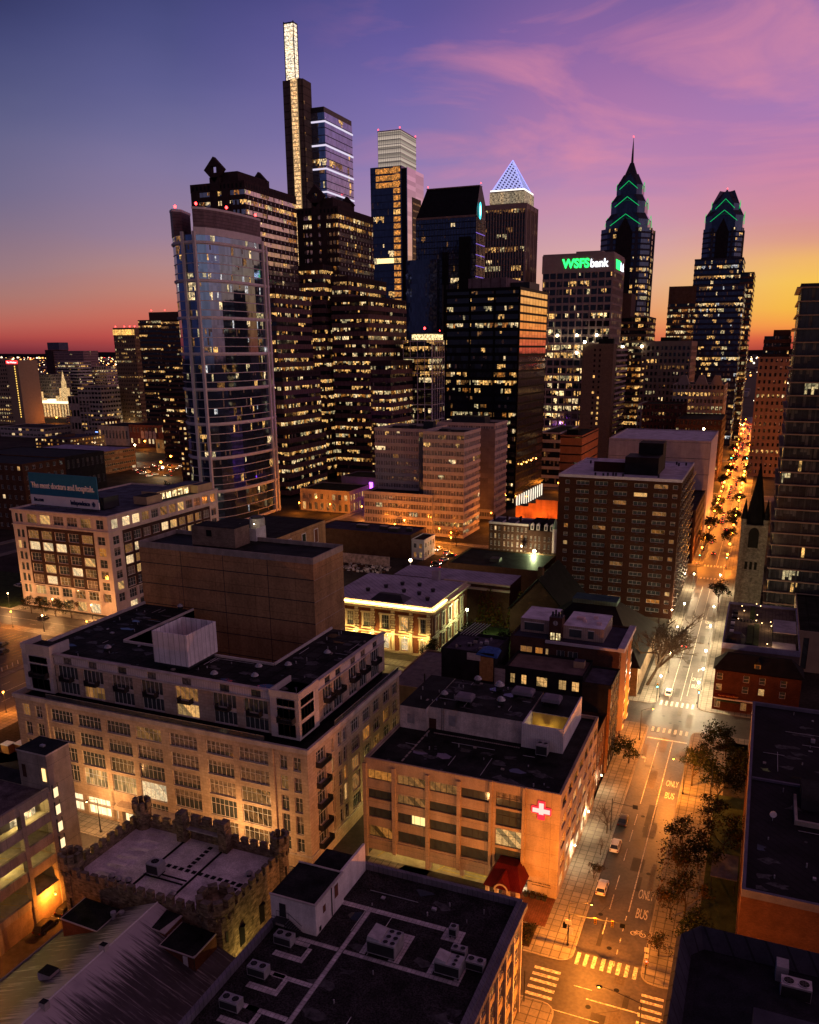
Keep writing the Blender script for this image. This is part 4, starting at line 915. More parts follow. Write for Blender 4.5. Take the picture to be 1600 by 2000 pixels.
t = thing('drill_shed', 'long shed with a soot streaked pale pitched roof behind the stone armory', 'shed', (-92.8, 30, 0))
m = MB(); y0, y1 = 0, 53.4
m.add([(0, y0, 9), (15.6, y0, 15.6), (15.6, y1, 15.6), (0, y1, 9)], ((0, 1, 2, 3),), SH.m); m.add([(15.6, y0, 15.6), (31, y0, 9), (31, y1, 9), (15.6, y1, 15.6)], ((0, 1, 2, 3),), SH.m)
m.build('roof', t)
m = MB(); m.box(.3, 30.7, .3, y1-.3, 0, 8.7, BRICKD); m.add([(.3, y1, 8.7), (30.7, y1, 8.7), (15.6, y1, 15.4)], ((0, 1, 2),), BRICKD); m.build('wall', t)
m = MB()
for x in (-.25, 31.0): m.box(x, x+.3, 0, y1, 8.7, 9.1, surf('gutter', (.2, .2, .24), var=.2))
m.tube((15.6, 0, 15.66), (15.6, y1, 15.66), .12, WHITEP); m.build('gutter', t)
def dormer(x0, x1, y0, y1, z0, z1, door=False):
    # wall with a lean-to tar roof
    d = MB(); d.add([(x0, y0, z0), (x1, y0, z0), (x1, y1, z0), (x0, y1, z0), (x0, y0, z1), (x1, y0, z1-.25), (x1, y1, z1-.1), (x0, y1, z1+.15)], ((0, 1, 5, 4), (1, 2, 6, 5), (2, 3, 7, 6), (3, 0, 4, 7)), BRICK)
    o = d.build('roof_house', t)
    d = MB(); e = .15; d.loft([[(x0-e, y0-e, z1), (x1+e, y0-e, z1-.25), (x1+e, y1, z1-.1), (x0-e, y1, z1+.15)], [(x0-e, y0-e, z1+.15), (x1+e, y0-e, z1-.1), (x1+e, y1, z1+.05), (x0-e, y1, z1+.3)]], CONCP); d.add([(x0, y0, z1+.16), (x1, y0, z1-.09), (x1, y1, z1+.06), (x0, y1, z1+.31)], ((0, 1, 2, 3),), ROOFT); d.build('roof', o)
    d = MB(); d.tube((x1+.05, y0-.05, z1-.2), (x1+.05, y0-.05, z1-2.6), .06, METALD); d.build('downpipe', o)
    if door: d = MB(); d.box(x1+.0-1.9, x1-1.1, y0-.05, y0-.01, z0+1.3, z0+3.6, WHITEP); d.build('door', o)
dormer(2.2, 9.0, 47.6, 52.6, 9.6, 13); dormer(17.0, 20, 49.4, 53.3, 12, 14.6); dormer(20.4, 26.2, 47.8, 52.9, 9.6, 13.6, True)
for x, y in ((15.4, 42.5), (15.9, 31.5), (9.8, 37.8)):
    m = MB(); s_ = 1.1 if x < 12 else .5; zr = 15.6-abs(x-15.6)*.42; m.box(x-s_, x+s_, y-s_*.8, y+s_*.8, zr-.4, zr+.9, CONCP, ROOFT); m.build('roof_vent', t)
# rooftop stack group by the left roof house
t = thing('roof_vent', 'tall capped metal flue beside the left brick roof house of the shed', 'roof vent', (-83.2, 80.5, 11.6), 0, 'shed flues')
m = MB(); m.cyl(0, 0, 0, 2.2, .28, METAL); m.cyl(0, 0, 2.2, 2.7, .42, METAL); m.build('pipe', t); m = MB(); m.cyl(.8, .9, .2, 2, .25, METAL); m.cyl(.8, .9, 2, 2.4, .4, METAL); m.build('pipe', t)

# ================================================================ open concrete garage at the left edge, lit inside
t = thing('parking_garage', 'open sided concrete garage with lit decks and a stair tower at the left edge', 'parking garage', (-107, 60, 0)); 
GC = surf('garage_concrete', (.36, .31, .26), var=.3, streak=.4, pattern='panel', col2=(.33, .29, .24), ps=1.3)
FL = surf('garage_deck', (.5, .46, .38), var=.4, scale=.6)
lv = [5.2, 10.2, 14.2, 18.3, 22.6]
m = MB()
for i, z in enumerate(lv[:-1]): m.box(-40, -.6, 0, 33, z-.35, z, GC, FL)
m.build('deck', t)
m = MB()
for z in lv: m.box(-.5, 0, 0, 33, z-.9, z+(.9 if z > 6 else .5), GC)
m.build('edge_beam', t)
for k, y in enumerate((4, 11.5, 19, 26.5, 32.4)): m = MB(); m.box(-.9, .12, y, y+.8, 0, 22.8, GC); m.build('column', t)
for y in (8, 16, 24): m = MB(); m.box(-16, -15.4, y, y+.6, 0, 22.3, GC); m.build('column', t)
m = MB(); m.box(-40, -.5, 0, 33, 22.1, 22.6, GC, surf('deck_roof_dirty', (.12, .1, .11), var=.7, scale=.4, grain=.2)); m.build('roof', t)
m = MB(); m.box(-26, -25.5, 0, 33, 5, 22, GC); m.box(-40, -.5, -.5, -.01, 5, 22, GC); m.build('back_wall', t)
m = MB(); m.box(-.4, -.05, 0, 33, 0, 4.3, surf('base_wall_orange_render', (.36, .26, .18), var=.35, streak=.3)); m.build('base_wall', t)
m = MB()
for k in range(26):      # tag scribbles on the base wall
    y = 8+random.uniform(0, 10); z = 1+random.uniform(0, 1.4); a = random.uniform(0, 3.1); m.tube((.0, y, z), (.0, y+math.cos(a)*.7, z+math.sin(a)*.6), .035, BLACK)
m.build('graffiti', t, kind='stuff')
m = MB()
for z, ks in ((10.25, range(9)), (14.25, range(9)), (18.35, range(6)), (5.25, range(9))):
    for k in ks: y = 2+k*3.1; m.add([(-6, y, z), (-6, y+.12, z), (-.8, y+1.3, z), (-.8, y+1.18, z)], ((0, 3, 2, 1),), PAINTY)
m.build('bay_marking', t)
for y, z, mm in ((26.9, 18.4, WHITE), (12.2, 18.4, DIM)):
    m = MB(); m.box(-3.1, -3, y, y+5.2, z, z+3.4, mm); m.build('added_glow_panel', t)  # panels put in to glow where the deck interior is bright
# stair tower block with a column of lit windows
m = MB(); m.box(-6.6, 0, 33.2, 38.3, 0, 29.2, GC, ROOFT); m.box(-40, -6.6, 33.2, 37, 0, 22.6, GC, ROOFT); m.build('stair_tower', t)
m = MB(); m.box(-6.7, .1, 33.1, 38.4, 29.2, 29.5, CONCP, ROOFT); m.box(-3.4, -2.6, 35.2, 35.8, 29.5, 29.8, METAL); m.build('stair_tower_roof', t)
for k in range(6):
    m = MB(); z = 4.6+k*3.3; m.box(.01, .05, 33.7, 34.7, z, z+1.7, glow('stair_window_glow', (1, .72, .38), 1.5)); m.box(.02, .09, 33.5, 33.7, z-.1, z+2.5, METALD); m.box(.02, .09, 34.7, 34.8, z-.1, z+2.5, METALD); m.build('window', t)
m = MB(); m.box(-5.8, -5.0, 33.1, 33.15, 24.4, 26.8, BRICKD); m.build('door', t)
m = MB(); m.box(-1.3, -.5, 33.1, 33.14, 24.4, 26.8, glow('doorway_glow', (1, .6, .22), 2)); m.build('lit_doorway', t)

# ================================================================ pale warehouse offices with a billboard
PWH = surf('terracotta_white', (.60, .49, .43), var=.15, streak=.15); PBR = surf('spandrel_brick_brown', (.075, .042, .036), pattern='brick', var=.3)
b = Bld('loft_building', 'seven storey white and brown brick loft building carrying a roof billboard', 'building', -215.4, 228, 46, 66, 38, wall=PWH, t=.6)
rows = [(5.2, 8.2), (9.4, 12.4), (13.6, 16.6), (17.8, 20.8), (22, 25), (26.2, 29.2), (30.4, 33.4), (34.6, 36.9)]
rows = [(5.4, 8.6), (9.9, 13), (14.2, 17.3), (18.5, 21.6), (22.8, 25.9), (27.1, 30.2), (33, 36.4)]
def lw(side, ua, ub, n, L):
    cols = []; bw = (ub-ua)/n
    for i in range(n):
        a = ua+i*bw+bw*.12; cols.append((a, a+bw*.76, [(z0, z1, dict(nx=3, nz=2, st=pick(.42, ('dim', 'dim', 'dim', 'warm', 'white')), inset=.3)) for z0, z1 in rows]+[(.5, 4.2, dict(nx=3, st=pick(.3), fm='window_frame_dark', inset=.4))]))
    return cols
cols = lw('F', 6.5, 39, 5, 46); cols = [(1.4, 3, [(z0, z1, dict(nx=1, st=pick(.3))) for z0, z1 in rows]), (3.6, 5.2, [(z0, z1, dict(nx=1, st=pick(.3))) for z0, z1 in rows])]+cols+[(40.6, 44, [(z0, z1, dict(nx=2, nz=2, st=pick(.2))) for z0, z1 in rows])]
b.facade('F', 0, 37.4, cols)
cols = [(2, 5.2, [(z0, z1, dict(nx=2, nz=2, st=pick(.2))) for z0, z1 in rows])]+lw('R', 7, 60, 10, 66)+[(61, 64.4, [(z0, z1, dict(nx=2, st=pick(.3))) for z0, z1 in rows])]
b.facade('R', 0, 37.4, cols); b.plain('L', .6, 65.4, 0, 37.4); b.plain('B', 0, 46, 0, 37.4)
# brown brick infill panels between the white frame
for side, ua, ub, n in (('F', 6.5, 39, 5), ('R', 7, 60, 10)):
    bw = (ub-ua)/n
    for i in range(n+1):
        if i < n:
            a = ua+i*bw+bw*.12; c = a+bw*.76
            for z0, z1 in ((4.3, 5.3), (8.7, 9.8), (13.1, 14.1), (17.4, 18.4), (21.7, 22.7), (26, 27), (30.3, 31.6))[1:]: b.fbox(side, a, c, z0, z1, .001, .03, PBR)
        a = max(ua, ua+i*bw-bw*.12); c = min(ub, ua+i*bw+bw*.12); b.fbox(side, a+.01, c-.01, 9.4, 31.6, .001, .032, PBR)
for z, d in ((37.4, .5), (31.9, .25), (9, .2)): b.fbox('F', -.4, 46.4, z, z+(.6 if z > 37 else .35), -.3, d, PWH); b.fbox('R', .1, 66, z, z+(.6 if z > 37 else .35), -.3, d, PWH)
b.roof(surf('roof_bluish', (.08, .09, .13), var=.6, scale=.25), par=.5)
boxpart(b.root, 'roof_house', (25, 35, 11, 19, 38, 42.3), METALD, MATS['roof_bluish']); boxpart(b.root, 'roof_house', (37.6, 44, 24, 33, 38, 41), surf('render_ochre', (.45, .33, .2), var=.2), ROOFD)
boxpart(b.root, 'penthouse', (34, 41.5, 33, 62, 38, 41.4), MATS['render_ochre'], MATS['roof_bluish']); boxpart(b.root, 'penthouse', (41.5, 45.2, 54, 64, 38, 41.2), MATS['render_ochre'], MATS['roof_bluish'])
for k in range(5): m = MB(); m.box(41.52, 41.58, 35+k*3.7, 37.6+k*3.7, 38.2, 40.6, BRIGHT); m.build('penthouse_window', b.root)
b.done()
t = thing('billboard', 'large blue and white billboard standing on the roof of the white and brown loft', 'billboard', (-256.5, 233.5, 38.0), R_(-2))
m = MB(); m.box(0, 34, 0, .4, 3.8, 13.2, surf('billboard_blue', (.03, .15, .25), var=.1, rough=.5)); m.build('panel', t)
m = MB(); m.box(0, 34, -.03, -.001, 1.2, 4.9, surf('billboard_white', (.78, .74, .74), var=.08)); m.box(0, 34, 0, .4, 1.2, 3.8, MATS['billboard_white']); m.build('panel_band', t)
FM = frameM((0, -.06, 0), (1, 0, 0)); TXW = surf('sign_white', (.75, .73, .72), var=.05); TXD = surf('sign_navy', (.02, .035, .10), var=.05)
fit_text('The most doctors and hospitals.', 3.1, TXW, t, FM, 1.2, 32.6, 7.6, .06)
fit_text('ibx.com', 2.0, TXD, t, FM, 1.8, 6.6, 2.5, .04); fit_text('Independence', 2.3, TXD, t, FM, 20.4, 29.8, 2.3, .05)
m = MB(); m.box(31.3, 31.9, -.09, -.06, 2.0, 3.9, TXD); m.box(30.7, 32.5, -.092, -.061, 2.65, 3.25, TXD)
for dx, dz in ((-.55, -.55), (.55, -.55), (-.55, .55), (.55, .55)): m.box(31.6+dx-.16, 31.6+dx+.16, -.088, -.06, 2.95+dz-.16, 2.95+dz+.16, TXD)
m.build('emblem', t)
m = MB()
for k in range(9): m.tube((1+k*4, .6, 0), (1+k*4, .6, 12.8), .12, METALD); m.tube((1+k*4, 3.6, 0), (1+k*4, .6, 9), .1, METALD)
m.box(0, 34, -1, -.2, .7, .85, METALD); m.build('support_frame', t, kind='stuff')
# ================================================================ brick houses, mansion, church and others of the middle blocks
random.seed(33)
# small dark house block with boarded end and blue tarpaulin
b = Bld('brick_house', 'black walled house with a plywood patch and blue tarpaulin on its unfinished top', 'house', -54.3, 177, 13.2, 13, 25.4, wall=surf('black_coating', (.022, .02, .024), var=.4, streak=.3))
for s_ in 'FRBL': b.facade(s_, 0, 24.8, [])
b.roof(surf('roof_dark_slate', (.07, .065, .09), var=.5, scale=.5), par=.6)
m = MB(); m.box(9.8, 13.2, -.08, -.01, 18.6, 24.6, surf('plywood', (.42, .22, .08), var=.35, scale=1.2)); m.box(6.6, 10, -.1, -.02, 23.4, 25.2, surf('house_wrap', (.5, .42, .42), var=.3, scale=1.5)); m.build('boarding', b.root)
m = MB(); m.loft([[(8.8, -.4, 25.0), (14.2, -.3, 24.7), (14.0, 4, 25.2), (9.4, 4.2, 25.7)], [(9.6, .2, 25.9), (13.9, .4, 25.4), (13.6, 3.2, 26.1), (10.8, 3.4, 26.2)]], surf('tarpaulin_blue', (.04, .10, .32), rough=.4, var=.4, scale=1.5)); m.build('tarpaulin', b.root)
m = MB()
for k in range(14): x, y = random.uniform(1, 9), random.uniform(2, 11); m.box(x, x+random.uniform(.3, 1.1), y, y+random.uniform(.2, .8), 24.8, 24.8+random.uniform(.15, .9), random.choice((METAL, METALD, CONC)))
m.build('roof_clutter', b.root, kind='stuff')
for k in range(6): m = MB(); x = .5+k*.5; m.tube((x+k*.3, 12, 25.1), (x+3+k*.3, 15.5, 27.5), .09, METAL); m.build('scaffold_pole', b.root)
b.done()
# low dark club building with a row of warm windows
b = Bld('club_building', 'low black rendered building with five warm lit windows behind the tan office', 'building', -33, 178, 18.6, 11, 22.6, wall=MATS['black_coating'])
cols = [(x, x+w, [(18.6, 21, dict(nx=n, nz=2, st='warm' if x > 1 else 'dim', fm='black_paint'))]) for x, w, n in ((1.2, 1.2, 2), (3.9, 1.3, 2), (7.6, 2.6, 3), (12.9, 1.8, 2), (16, 1.7, 2))]
b.facade('F', 0, 22.6, cols); 
for s_ in 'RBL': b.facade(s_, 0, 22.6, [])
b.roof(surf('roof_brownish', (.16, .12, .11), var=.35, scale=.4), par=.4)
boxpart(b.root, 'white_wall', (-3.2, -.02, .0, 2.5, 0, 21.8), surf('white_brick', (.45, .40, .42), pattern='brick', ps=1.8, var=.25), ROOFD)
boxpart(b.root, 'roof_box', (15, 17.5, 6, 8, 22.2, 23.8), surf('ply_box', (.4, .28, .18), var=.3), surf('roof_dark_slate', (.1, .1, .12)))
b.done()
b = Bld('brick_house', 'narrow dark corner building with a slate roof and orange edge by the street', 'house', -26.3, 176.5, 6.6, 11, 21.9, wall=MATS['black_coating'])
for s_ in 'FBL': b.facade(s_, 0, 21.4, [])
b.grid('R', .6, 10.4, 4, 0, 21.4, [(z, z+2) for z in (1, 5, 8.5, 12, 15.5, 18.8)], wf=.7, p=.4, fm='window_frame_pale'); b.roof(MATS['roof_dark_slate'], par=.3)
b.fbox('F', 6.0, 6.6, 0, 21.4, .001, .06, surf('brick_orange', (.4, .17, .06), pattern='brick')); b.done()
# small buildings along the street between that corner and the tan office
b = Bld('brick_house', 'two storey street building wedged between the tan office and the dark corner house', 'house', -27, 161.3, 22, 14.8, 15, wall=BRICKD)
for s_ in 'FBL': b.facade(s_, 0, 14.5, [])
b.grid('R', .6, 14, 5, 0, 14.5, [(.8, 3.6), (6, 8.4), (10.4, 12.8)], wf=.55, p=.3); b.roof(ROOFD, par=.5); b.done()
# six storey mansion block with roof terraces and bay windows
K = surf('brick_dark_mansion', (.10, .05, .04), pattern='brick', var=.3)
b = Bld('apartment_house', 'dark brick apartment house with a pale cornice, roof decks and a clock faced chimney', 'apartment house', -26.8, 189.5, 27, 17.4, 26.2, wall=K)
cols = []
for x, w, st in ((2.6, 3, 'dim'), (6.4, 1.9, 'amber'), (9, .7, 'warm'), (11.8, 2, 'off'), (14.6, 2.4, 'off')):
    cols.append((x, x+w, [(21.6, 24, dict(nx=2, nz=1, st=st, fm='white_paint')), (17, 19.4, dict(nx=2, st=pick(.2)))]))
b.facade('F', 0, 25.6, cols)
b.grid('R', .6, 16.8, 5, 0, 25.6, [(z, z+2.4) for z in (1, 4.8, 8.6, 12.4, 16.2, 20, 23)], wf=.55, p=.15, fm='white_paint', nz=2)
for k in range(2):
    m = MB(); y = 2.8+k*7.4; m.prism([(27.0, y), (28.1, y+.9), (28.1, y+3.1), (27.0, y+4)], 3.6, 25.4, surf('stone_brown', (.32, .22, .16), var=.2), ROOFD)
    for z in range(6):
        m.box(28.1, 28.14, y+1.2, y+2.8, 4.8+z*3.5, 6.9+z*3.5, random.choice((GR, GR, DIM)))
        m.box(28.1, 28.2, y+.9, y+3.1, 3.9+z*3.5, 4.4+z*3.5, WHITEP)
    m.build('bay_window', b.root)
for s_ in 'BL': b.facade(s_, 0, 25.6, [])
b.roof(surf('roof_bluish_dark', (.055, .055, .085), var=.4, scale=.3), par=.3)
m = MB(); m.box(26.6, 28.2, -.6, 17.9, 25.6, 26.6, surf('cornice_white', (.42, .40, .46), var=.25)); m.box(9, 26.6, -.7, 0, 25.7, 26.3, MATS['cornice_white']); m.build('cornice', b.root)
RW = surf('roof_white_wet', (.60, .57, .66), var=.35, scale=.3); LP = surf('lap_siding', (.36, .28, .24), pattern='seam', ps=.5)
boxpart(b.root, 'penthouse', (1.2, 9.4, 5, 15.6, 26, 29.6), LP, RW); boxpart(b.root, 'penthouse', (12.4, 22.4, 3.6, 15.8, 26, 29.4), LP, RW)
boxpart(b.root, 'chimney_stack', (9.2, 12.4, 2, 5, 20, 31.6), K, METALD)
for k in range(4): m = MB(); m.cyl(9.7+k*.75, 3.6, 31.6, 32.6+k % 2*.5, .25, METALD); m.build('chimney_pot', b.root)
m = MB(); m.add([(10.8+.62*math.cos(k*.4), 1.94, 30.2+.62*math.sin(k*.4)) for k in range(16)], (tuple(range(16)),), METAL); m.box(10.75, 10.85, 1.9, 1.93, 29.8, 30.7, BLACK); m.build('wall_dish', b.root)
for x in (9.7, 11.1): m = MB(); m.box(x, x+1, 1.9, 1.99, 25.8, 27.6, BRIGHT); m.box(x+.45, x+.55, 1.86, 1.9, 25.8, 27.6, K); m.box(x, x+1, 1.86, 1.9, 26.6, 26.7, K); m.build('window', b.root)
for x, w in ((2.2, 5), (14, 3), (18.6, 1.4)): m = MB(); m.box(x, x+w, (5 if x < 9 else 3.6)-.06, (5 if x < 9 else 3.6)-.01, 26.6, 28.6, GR); m.box(x-.1, x+w+.1, (5 if x < 9 else 3.6)-.1, (5 if x < 9 else 3.6)-.06, 28.6, 28.8, WHITEP); m.build('window', b.root)
m = MB()
for x0, x1 in ((.4, 9), (12.6, 22)):
    m.box(x0, x1, .4, .46, 27, 27.06, METALD)
    for k in range(int((x1-x0)/.3)): m.box(x0+k*.3, x0+k*.3+.05, .4, .45, 26, 27, METALD)
m.build('deck_railing', b.root)
for x, y, w in ((14.5, 9, 2), (18.5, 11, 1), (20, 6.5, 1.2), (16.4, 7.5, .9)): m = MB(); m.box(x, x+w, y, y+w*.7, 29.4, 30, surf('skylight_pale', (.7, .5, .5))); m.build('skylight', b.root)
b.done()
# low slate-grey roof beside the alley
b = Bld('workshop', 'low grey roofed workshop with a tan front between the condominium and black house', 'building', -71.8, 181, 12, 27, 12, wall=surf('render_tan_dirty', (.36, .26, .16), var=.3, streak=.3))
for s_ in 'FRBL': b.facade(s_, 0, 11.4, [])
b.roof(surf('roof_slate_grey', (.16, .15, .17), var=.4, scale=.6), par=.3)
m = MB(); m.cyl(9, 3, 11.6, 15, .2, METALD); m.build('flue', b.root); b.done()
# ---------------------------------------------------------------- mansion with the floodlit cornice
MBRK = surf('mansion_brick', (.26, .09, .05), pattern='brick', var=.2); MST = surf('mansion_stone', (.62, .50, .36), var=.2)
b = Bld('mansion', 'ornate stone and red brick mansion with a brightly floodlit cornice', 'mansion', -91.6, 231.5, 38, 34, 16.6, wall=MBRK, t=.5)
def ornate(side, xs, L):
    cols = [(x, x+w, [(8.2, 12.6, dict(nx=3, nz=3, st=pick(.6, ('warm', 'dim')), fm='white_paint')), (1.4, 5.4, dict(nx=2, nz=3, st=pick(.4), fm='white_paint'))]) for x, w in xs]
    b.facade(side, 0, 14.6, cols)
    for x, w in xs:
        for z0, z1 in ((8, 12.8), (1.2, 5.6)):
            for a, c in ((x-.55, x-.05), (x+w+.05, x+w+.55)): b.fbox(side, a, c, z0, z1, .001, .3, MST)
            b.fbox(side, x-.8, x+w+.8, z1, z1+.5, .001, .5, MST); b.fbox(side, x-.7, x+w+.7, z0-.6, z0, .001, .45, MST)
    for z, h, d in ((6.4, .5, .4), (0, .9, .3)): b.fbox(side, 0, L, z, z+h, .001, d, MST)
qs = ((2, 2.4), (8, 2.4), (14, 2.4), (20.5, 2.6), (27.4, 2.4), (34.2, 1.8))
ornate('F', qs, 38); ornate('R', ((3, 2), (9, 2), (15, 2), (21, 2), (27, 2)), 34)
for x in (5.6, 11.6, 17.4, 24.6, 31, 37):      # quoined pilasters
    for k in range(9): b.fbox('F', x-.55-.2*(k % 2), x+.55+.2*(k % 2), 7+k*.85, 7.55+k*.85, .001, .5, MST)
    b.fbox('F', x-.5, x+.5, .9, 6.4, .001, .4, MST)
for s_, L in (('F', 38), ('R', 34)):
    b.fbox(s_, -.4 if s_ == 'F' else .1, L+.3, 14.6, 15.2, -.4, .6, MST); b.fbox(s_, -.7 if s_ == 'F' else .1, L+.6, 15.2, 15.6, -.4, 1.1, MST)
    for k in range(int(L/1.1)): b.fbox(s_, .4+k*1.1, .75+k*1.1, 14.75, 15.2, .6, .95, MST)
    b.fbox(s_, -.1 if s_ == 'F' else .1, L+.1, 15.6, 16.9, -.4, .1, MST)
for s_ in 'BL': b.facade(s_, 0, 14.6, [])
b.rf.quad((0, 0, 16.2), (38, 0, 16.2), (38, 34, 16.2), (0, 34, 16.2), surf('roof_lilac_wet', (.42, .40, .50), var=.35, scale=.15, rough=.6, pattern='seam', ps=2.2))
m = MB(); m.loft([[(15, 3, 16.2), (27, 3, 16.2), (27, 10, 16.2), (15, 10, 16.2)], [(17, 5.6, 18), (25, 5.6, 18), (25, 7.4, 18), (17, 7.4, 18)]], METALD); m.build('skylight', b.root)
for x, y in ((22, 15), (28, 14), (31, 19), (14, 18), (18, 23), (33, 9), (10, 12), (24, 24)): m = MB(); m.cyl(x, y, 16.2, 17.3, .6, METALD, .8); m.build('roof_ventilator', b.root)
boxpart(b.root, 'chimney', (25, 27.6, 33, 35, 16, 19.6), surf('painted_chimney', (.42, .36, .4), var=.2))
boxpart(b.root, 'rear_wing', (8, 52.3, 38, 53, 0, 15.4), BRICKB, MATS['roof_lilac_wet']); boxpart(b.root, 'rear_wing', (8, 30, 34, 38, 0, 15.2), BRICKB, MATS['roof_lilac_wet'])
m = MB(); m.box(28, 52.6, 37.4, 38, 13, 13.8, MST); m.box(28, 52.6, 37.2, 38, 15.1, 15.7, MST); m.build('wing_cornice', b.root)
b.done()
# hooded church with big dark roofs
t = thing('church', 'dark stone church with steep slate roofs and a louvred ridge box', 'church', (-66, 223, 0))
SL = surf('slate_dark', (.013, .012, .014), var=.4, pattern='rows', ps=.3); CS = surf('church_stone', (.22, .16, .11), pattern='ashlar', var=.4)
m = MB(); m.box(5, 39.6, 1, 41, 0, 9, CS); m.build('wall', t)
m = MB(); m.loft([[(4.2, 0, 9), (40.4, 0, 9), (40.4, 42, 9), (4.2, 42, 9)], [(17, 19, 20.6), (29.6, 19, 20.6), (29.6, 25, 20.6), (17, 25, 20.6)]], SL); m.build('roof', t)
m = MB(); m.box(16.6, 30, 18.6, 25.4, 20.6, 21.9, surf('copper_green', (.05, .10, .10), pattern='seam', ps=.8), MATS['copper_green']); m.build('louvre_box', t)
m = MB(); m.loft([[(21, -3, 9), (31, -3, 9), (26, -3, 17)], [(21, 16, 9), (31, 16, 9), (26, 16, 17)]], SL); m.box(21.4, 30.6, -2.6, 1, 0, 9, CS)
m.build('porch', t)
for z in range(2):
    for k in range(3): m = MB(); m.box(22.4+k*2.6, 24.2+k*2.6, -2.66, -2.6, 1.5+z*4, 4.4+z*4, GR); m.build('window', t)
m = MB(); m.box(39.6, 39.65, 3, 4.4, 2, 6, DIM); m.build('window', t)
t2 = thing('parish_hall', 'dark gabled hall with a steep roof next to the ivy court', 'hall', (-75.5, 262, 0))
m = MB(); m.box(.5, 20, .5, 28, 0, 10, BRICKD); m.add([(.5, .4, 10), (20, .4, 10), (10.2, .4, 20.6)], ((0, 1, 2),), BRICKD); m.build('wall', t2)
m = MB(); m.loft([[(-.3, -.2, 9.6), (10.2, -.2, 21.2), (20.8, -.2, 9.6), (20.2, -.2, 9.6), (10.2, -.2, 20.6), (.4, -.2, 9.6)], [(-.3, 29, 9.6), (10.2, 29, 21.2), (20.8, 29, 9.6), (20.2, 29, 9.6), (10.2, 29, 20.6), (.4, 29, 9.6)]], SL); m.build('roof', t2)
boxpart(t2, 'chimney', (8.6, 10.4, 5, 7, 17, 23.5), BRICKD)
# long low dark building beyond the mansion
b = Bld('low_hall', 'long low dark roofed brick hall with a strip of small lit windows', 'hall', -76.4, 307, 38, 28, 11.6, wall=BRICKB)
b.grid('F', 1, 30, 14, 0, 11.2, [(6.6, 8.6), (1.5, 3.6)], wf=.7, p=.5, lits=('dim',), nx=2, nz=2)
b.facade('R', 0, 11.2, [(3, 6, [(4, 8, dict(nx=2))]), (12, 15, [(4, 8, dict(nx=2))])])
for s_ in 'BL': b.facade(s_, 0, 11.2, [])
b.roof(ROOFT, par=.4); boxpart(b.root, 'roof_monitor', (15, 19, 9, 13, 11, 12.6), METALD); b.done()
# low brick block at the junction and the cleared lot with the painted wall in front
b = Bld('brick_store', 'long low brick store with ducts on its roof at the junction', 'shop', -148.5, 349, 50, 19, 11.6, wall=BRICKB)
b.facade('F', 0, 11.2, []); b.grid('R', 1, 18.6, 5, 0, 11.2, [(6.5, 9), (1, 4)], wf=.6, p=.4)
for s_ in 'BL': b.facade(s_, 0, 11.2, [])
b.roof(MATS['roof_bluish_dark'], par=.3)
for x, y, w, d in ((18, 7, 6, 3), (30, 8, 4, 3), (36, 5, 5, 4), (44, 8, 3, 2)): m = MB(); m.box(x, x+w, y, y+d, 11.2, 13, METALD, METAL); m.build('roof_duct', b.root)
b.done()
b = Bld('corner_shop', 'small white corner shop attached to the end of the low brick store', 'shop', -142, 349.5, 6.4, 14, 9.6, wall=WHITEP)
b.grid('F', .3, 6, 2, 0, 9.4, [(5.6, 7.8), (1, 3.6)], wf=.5, p=.6); b.grid('R', .6, 13.4, 4, 0, 9.4, [(5.6, 7.8), (1, 3.6)], wf=.5, p=.5)
for s_ in 'BL': b.facade(s_, 0, 9.4, [])
b.roof(ROOFD, par=.2); b.done()
m = MB(); m.box(-205, -152, 332, 332.6, .13, 4.6, surf('graffiti_wall', (.42, .34, .32), var=.6, scale=.8)); tagm(m.build('boundary_wall'), 'stained pale wall along the cleared lot in front of the brick store', 'wall')
m = MB()
for k in range(260):
    x = random.uniform(-198, -150); y = random.uniform(318, 331); s_ = random.uniform(.3, 1.3); m.box(x, x+s_, y, y+s_*.8, .13, .13+random.uniform(.1, .9), random.choice((CONCP, BRICKB, CONC, WHITEP)))
m.build('rubble', kind='stuff')
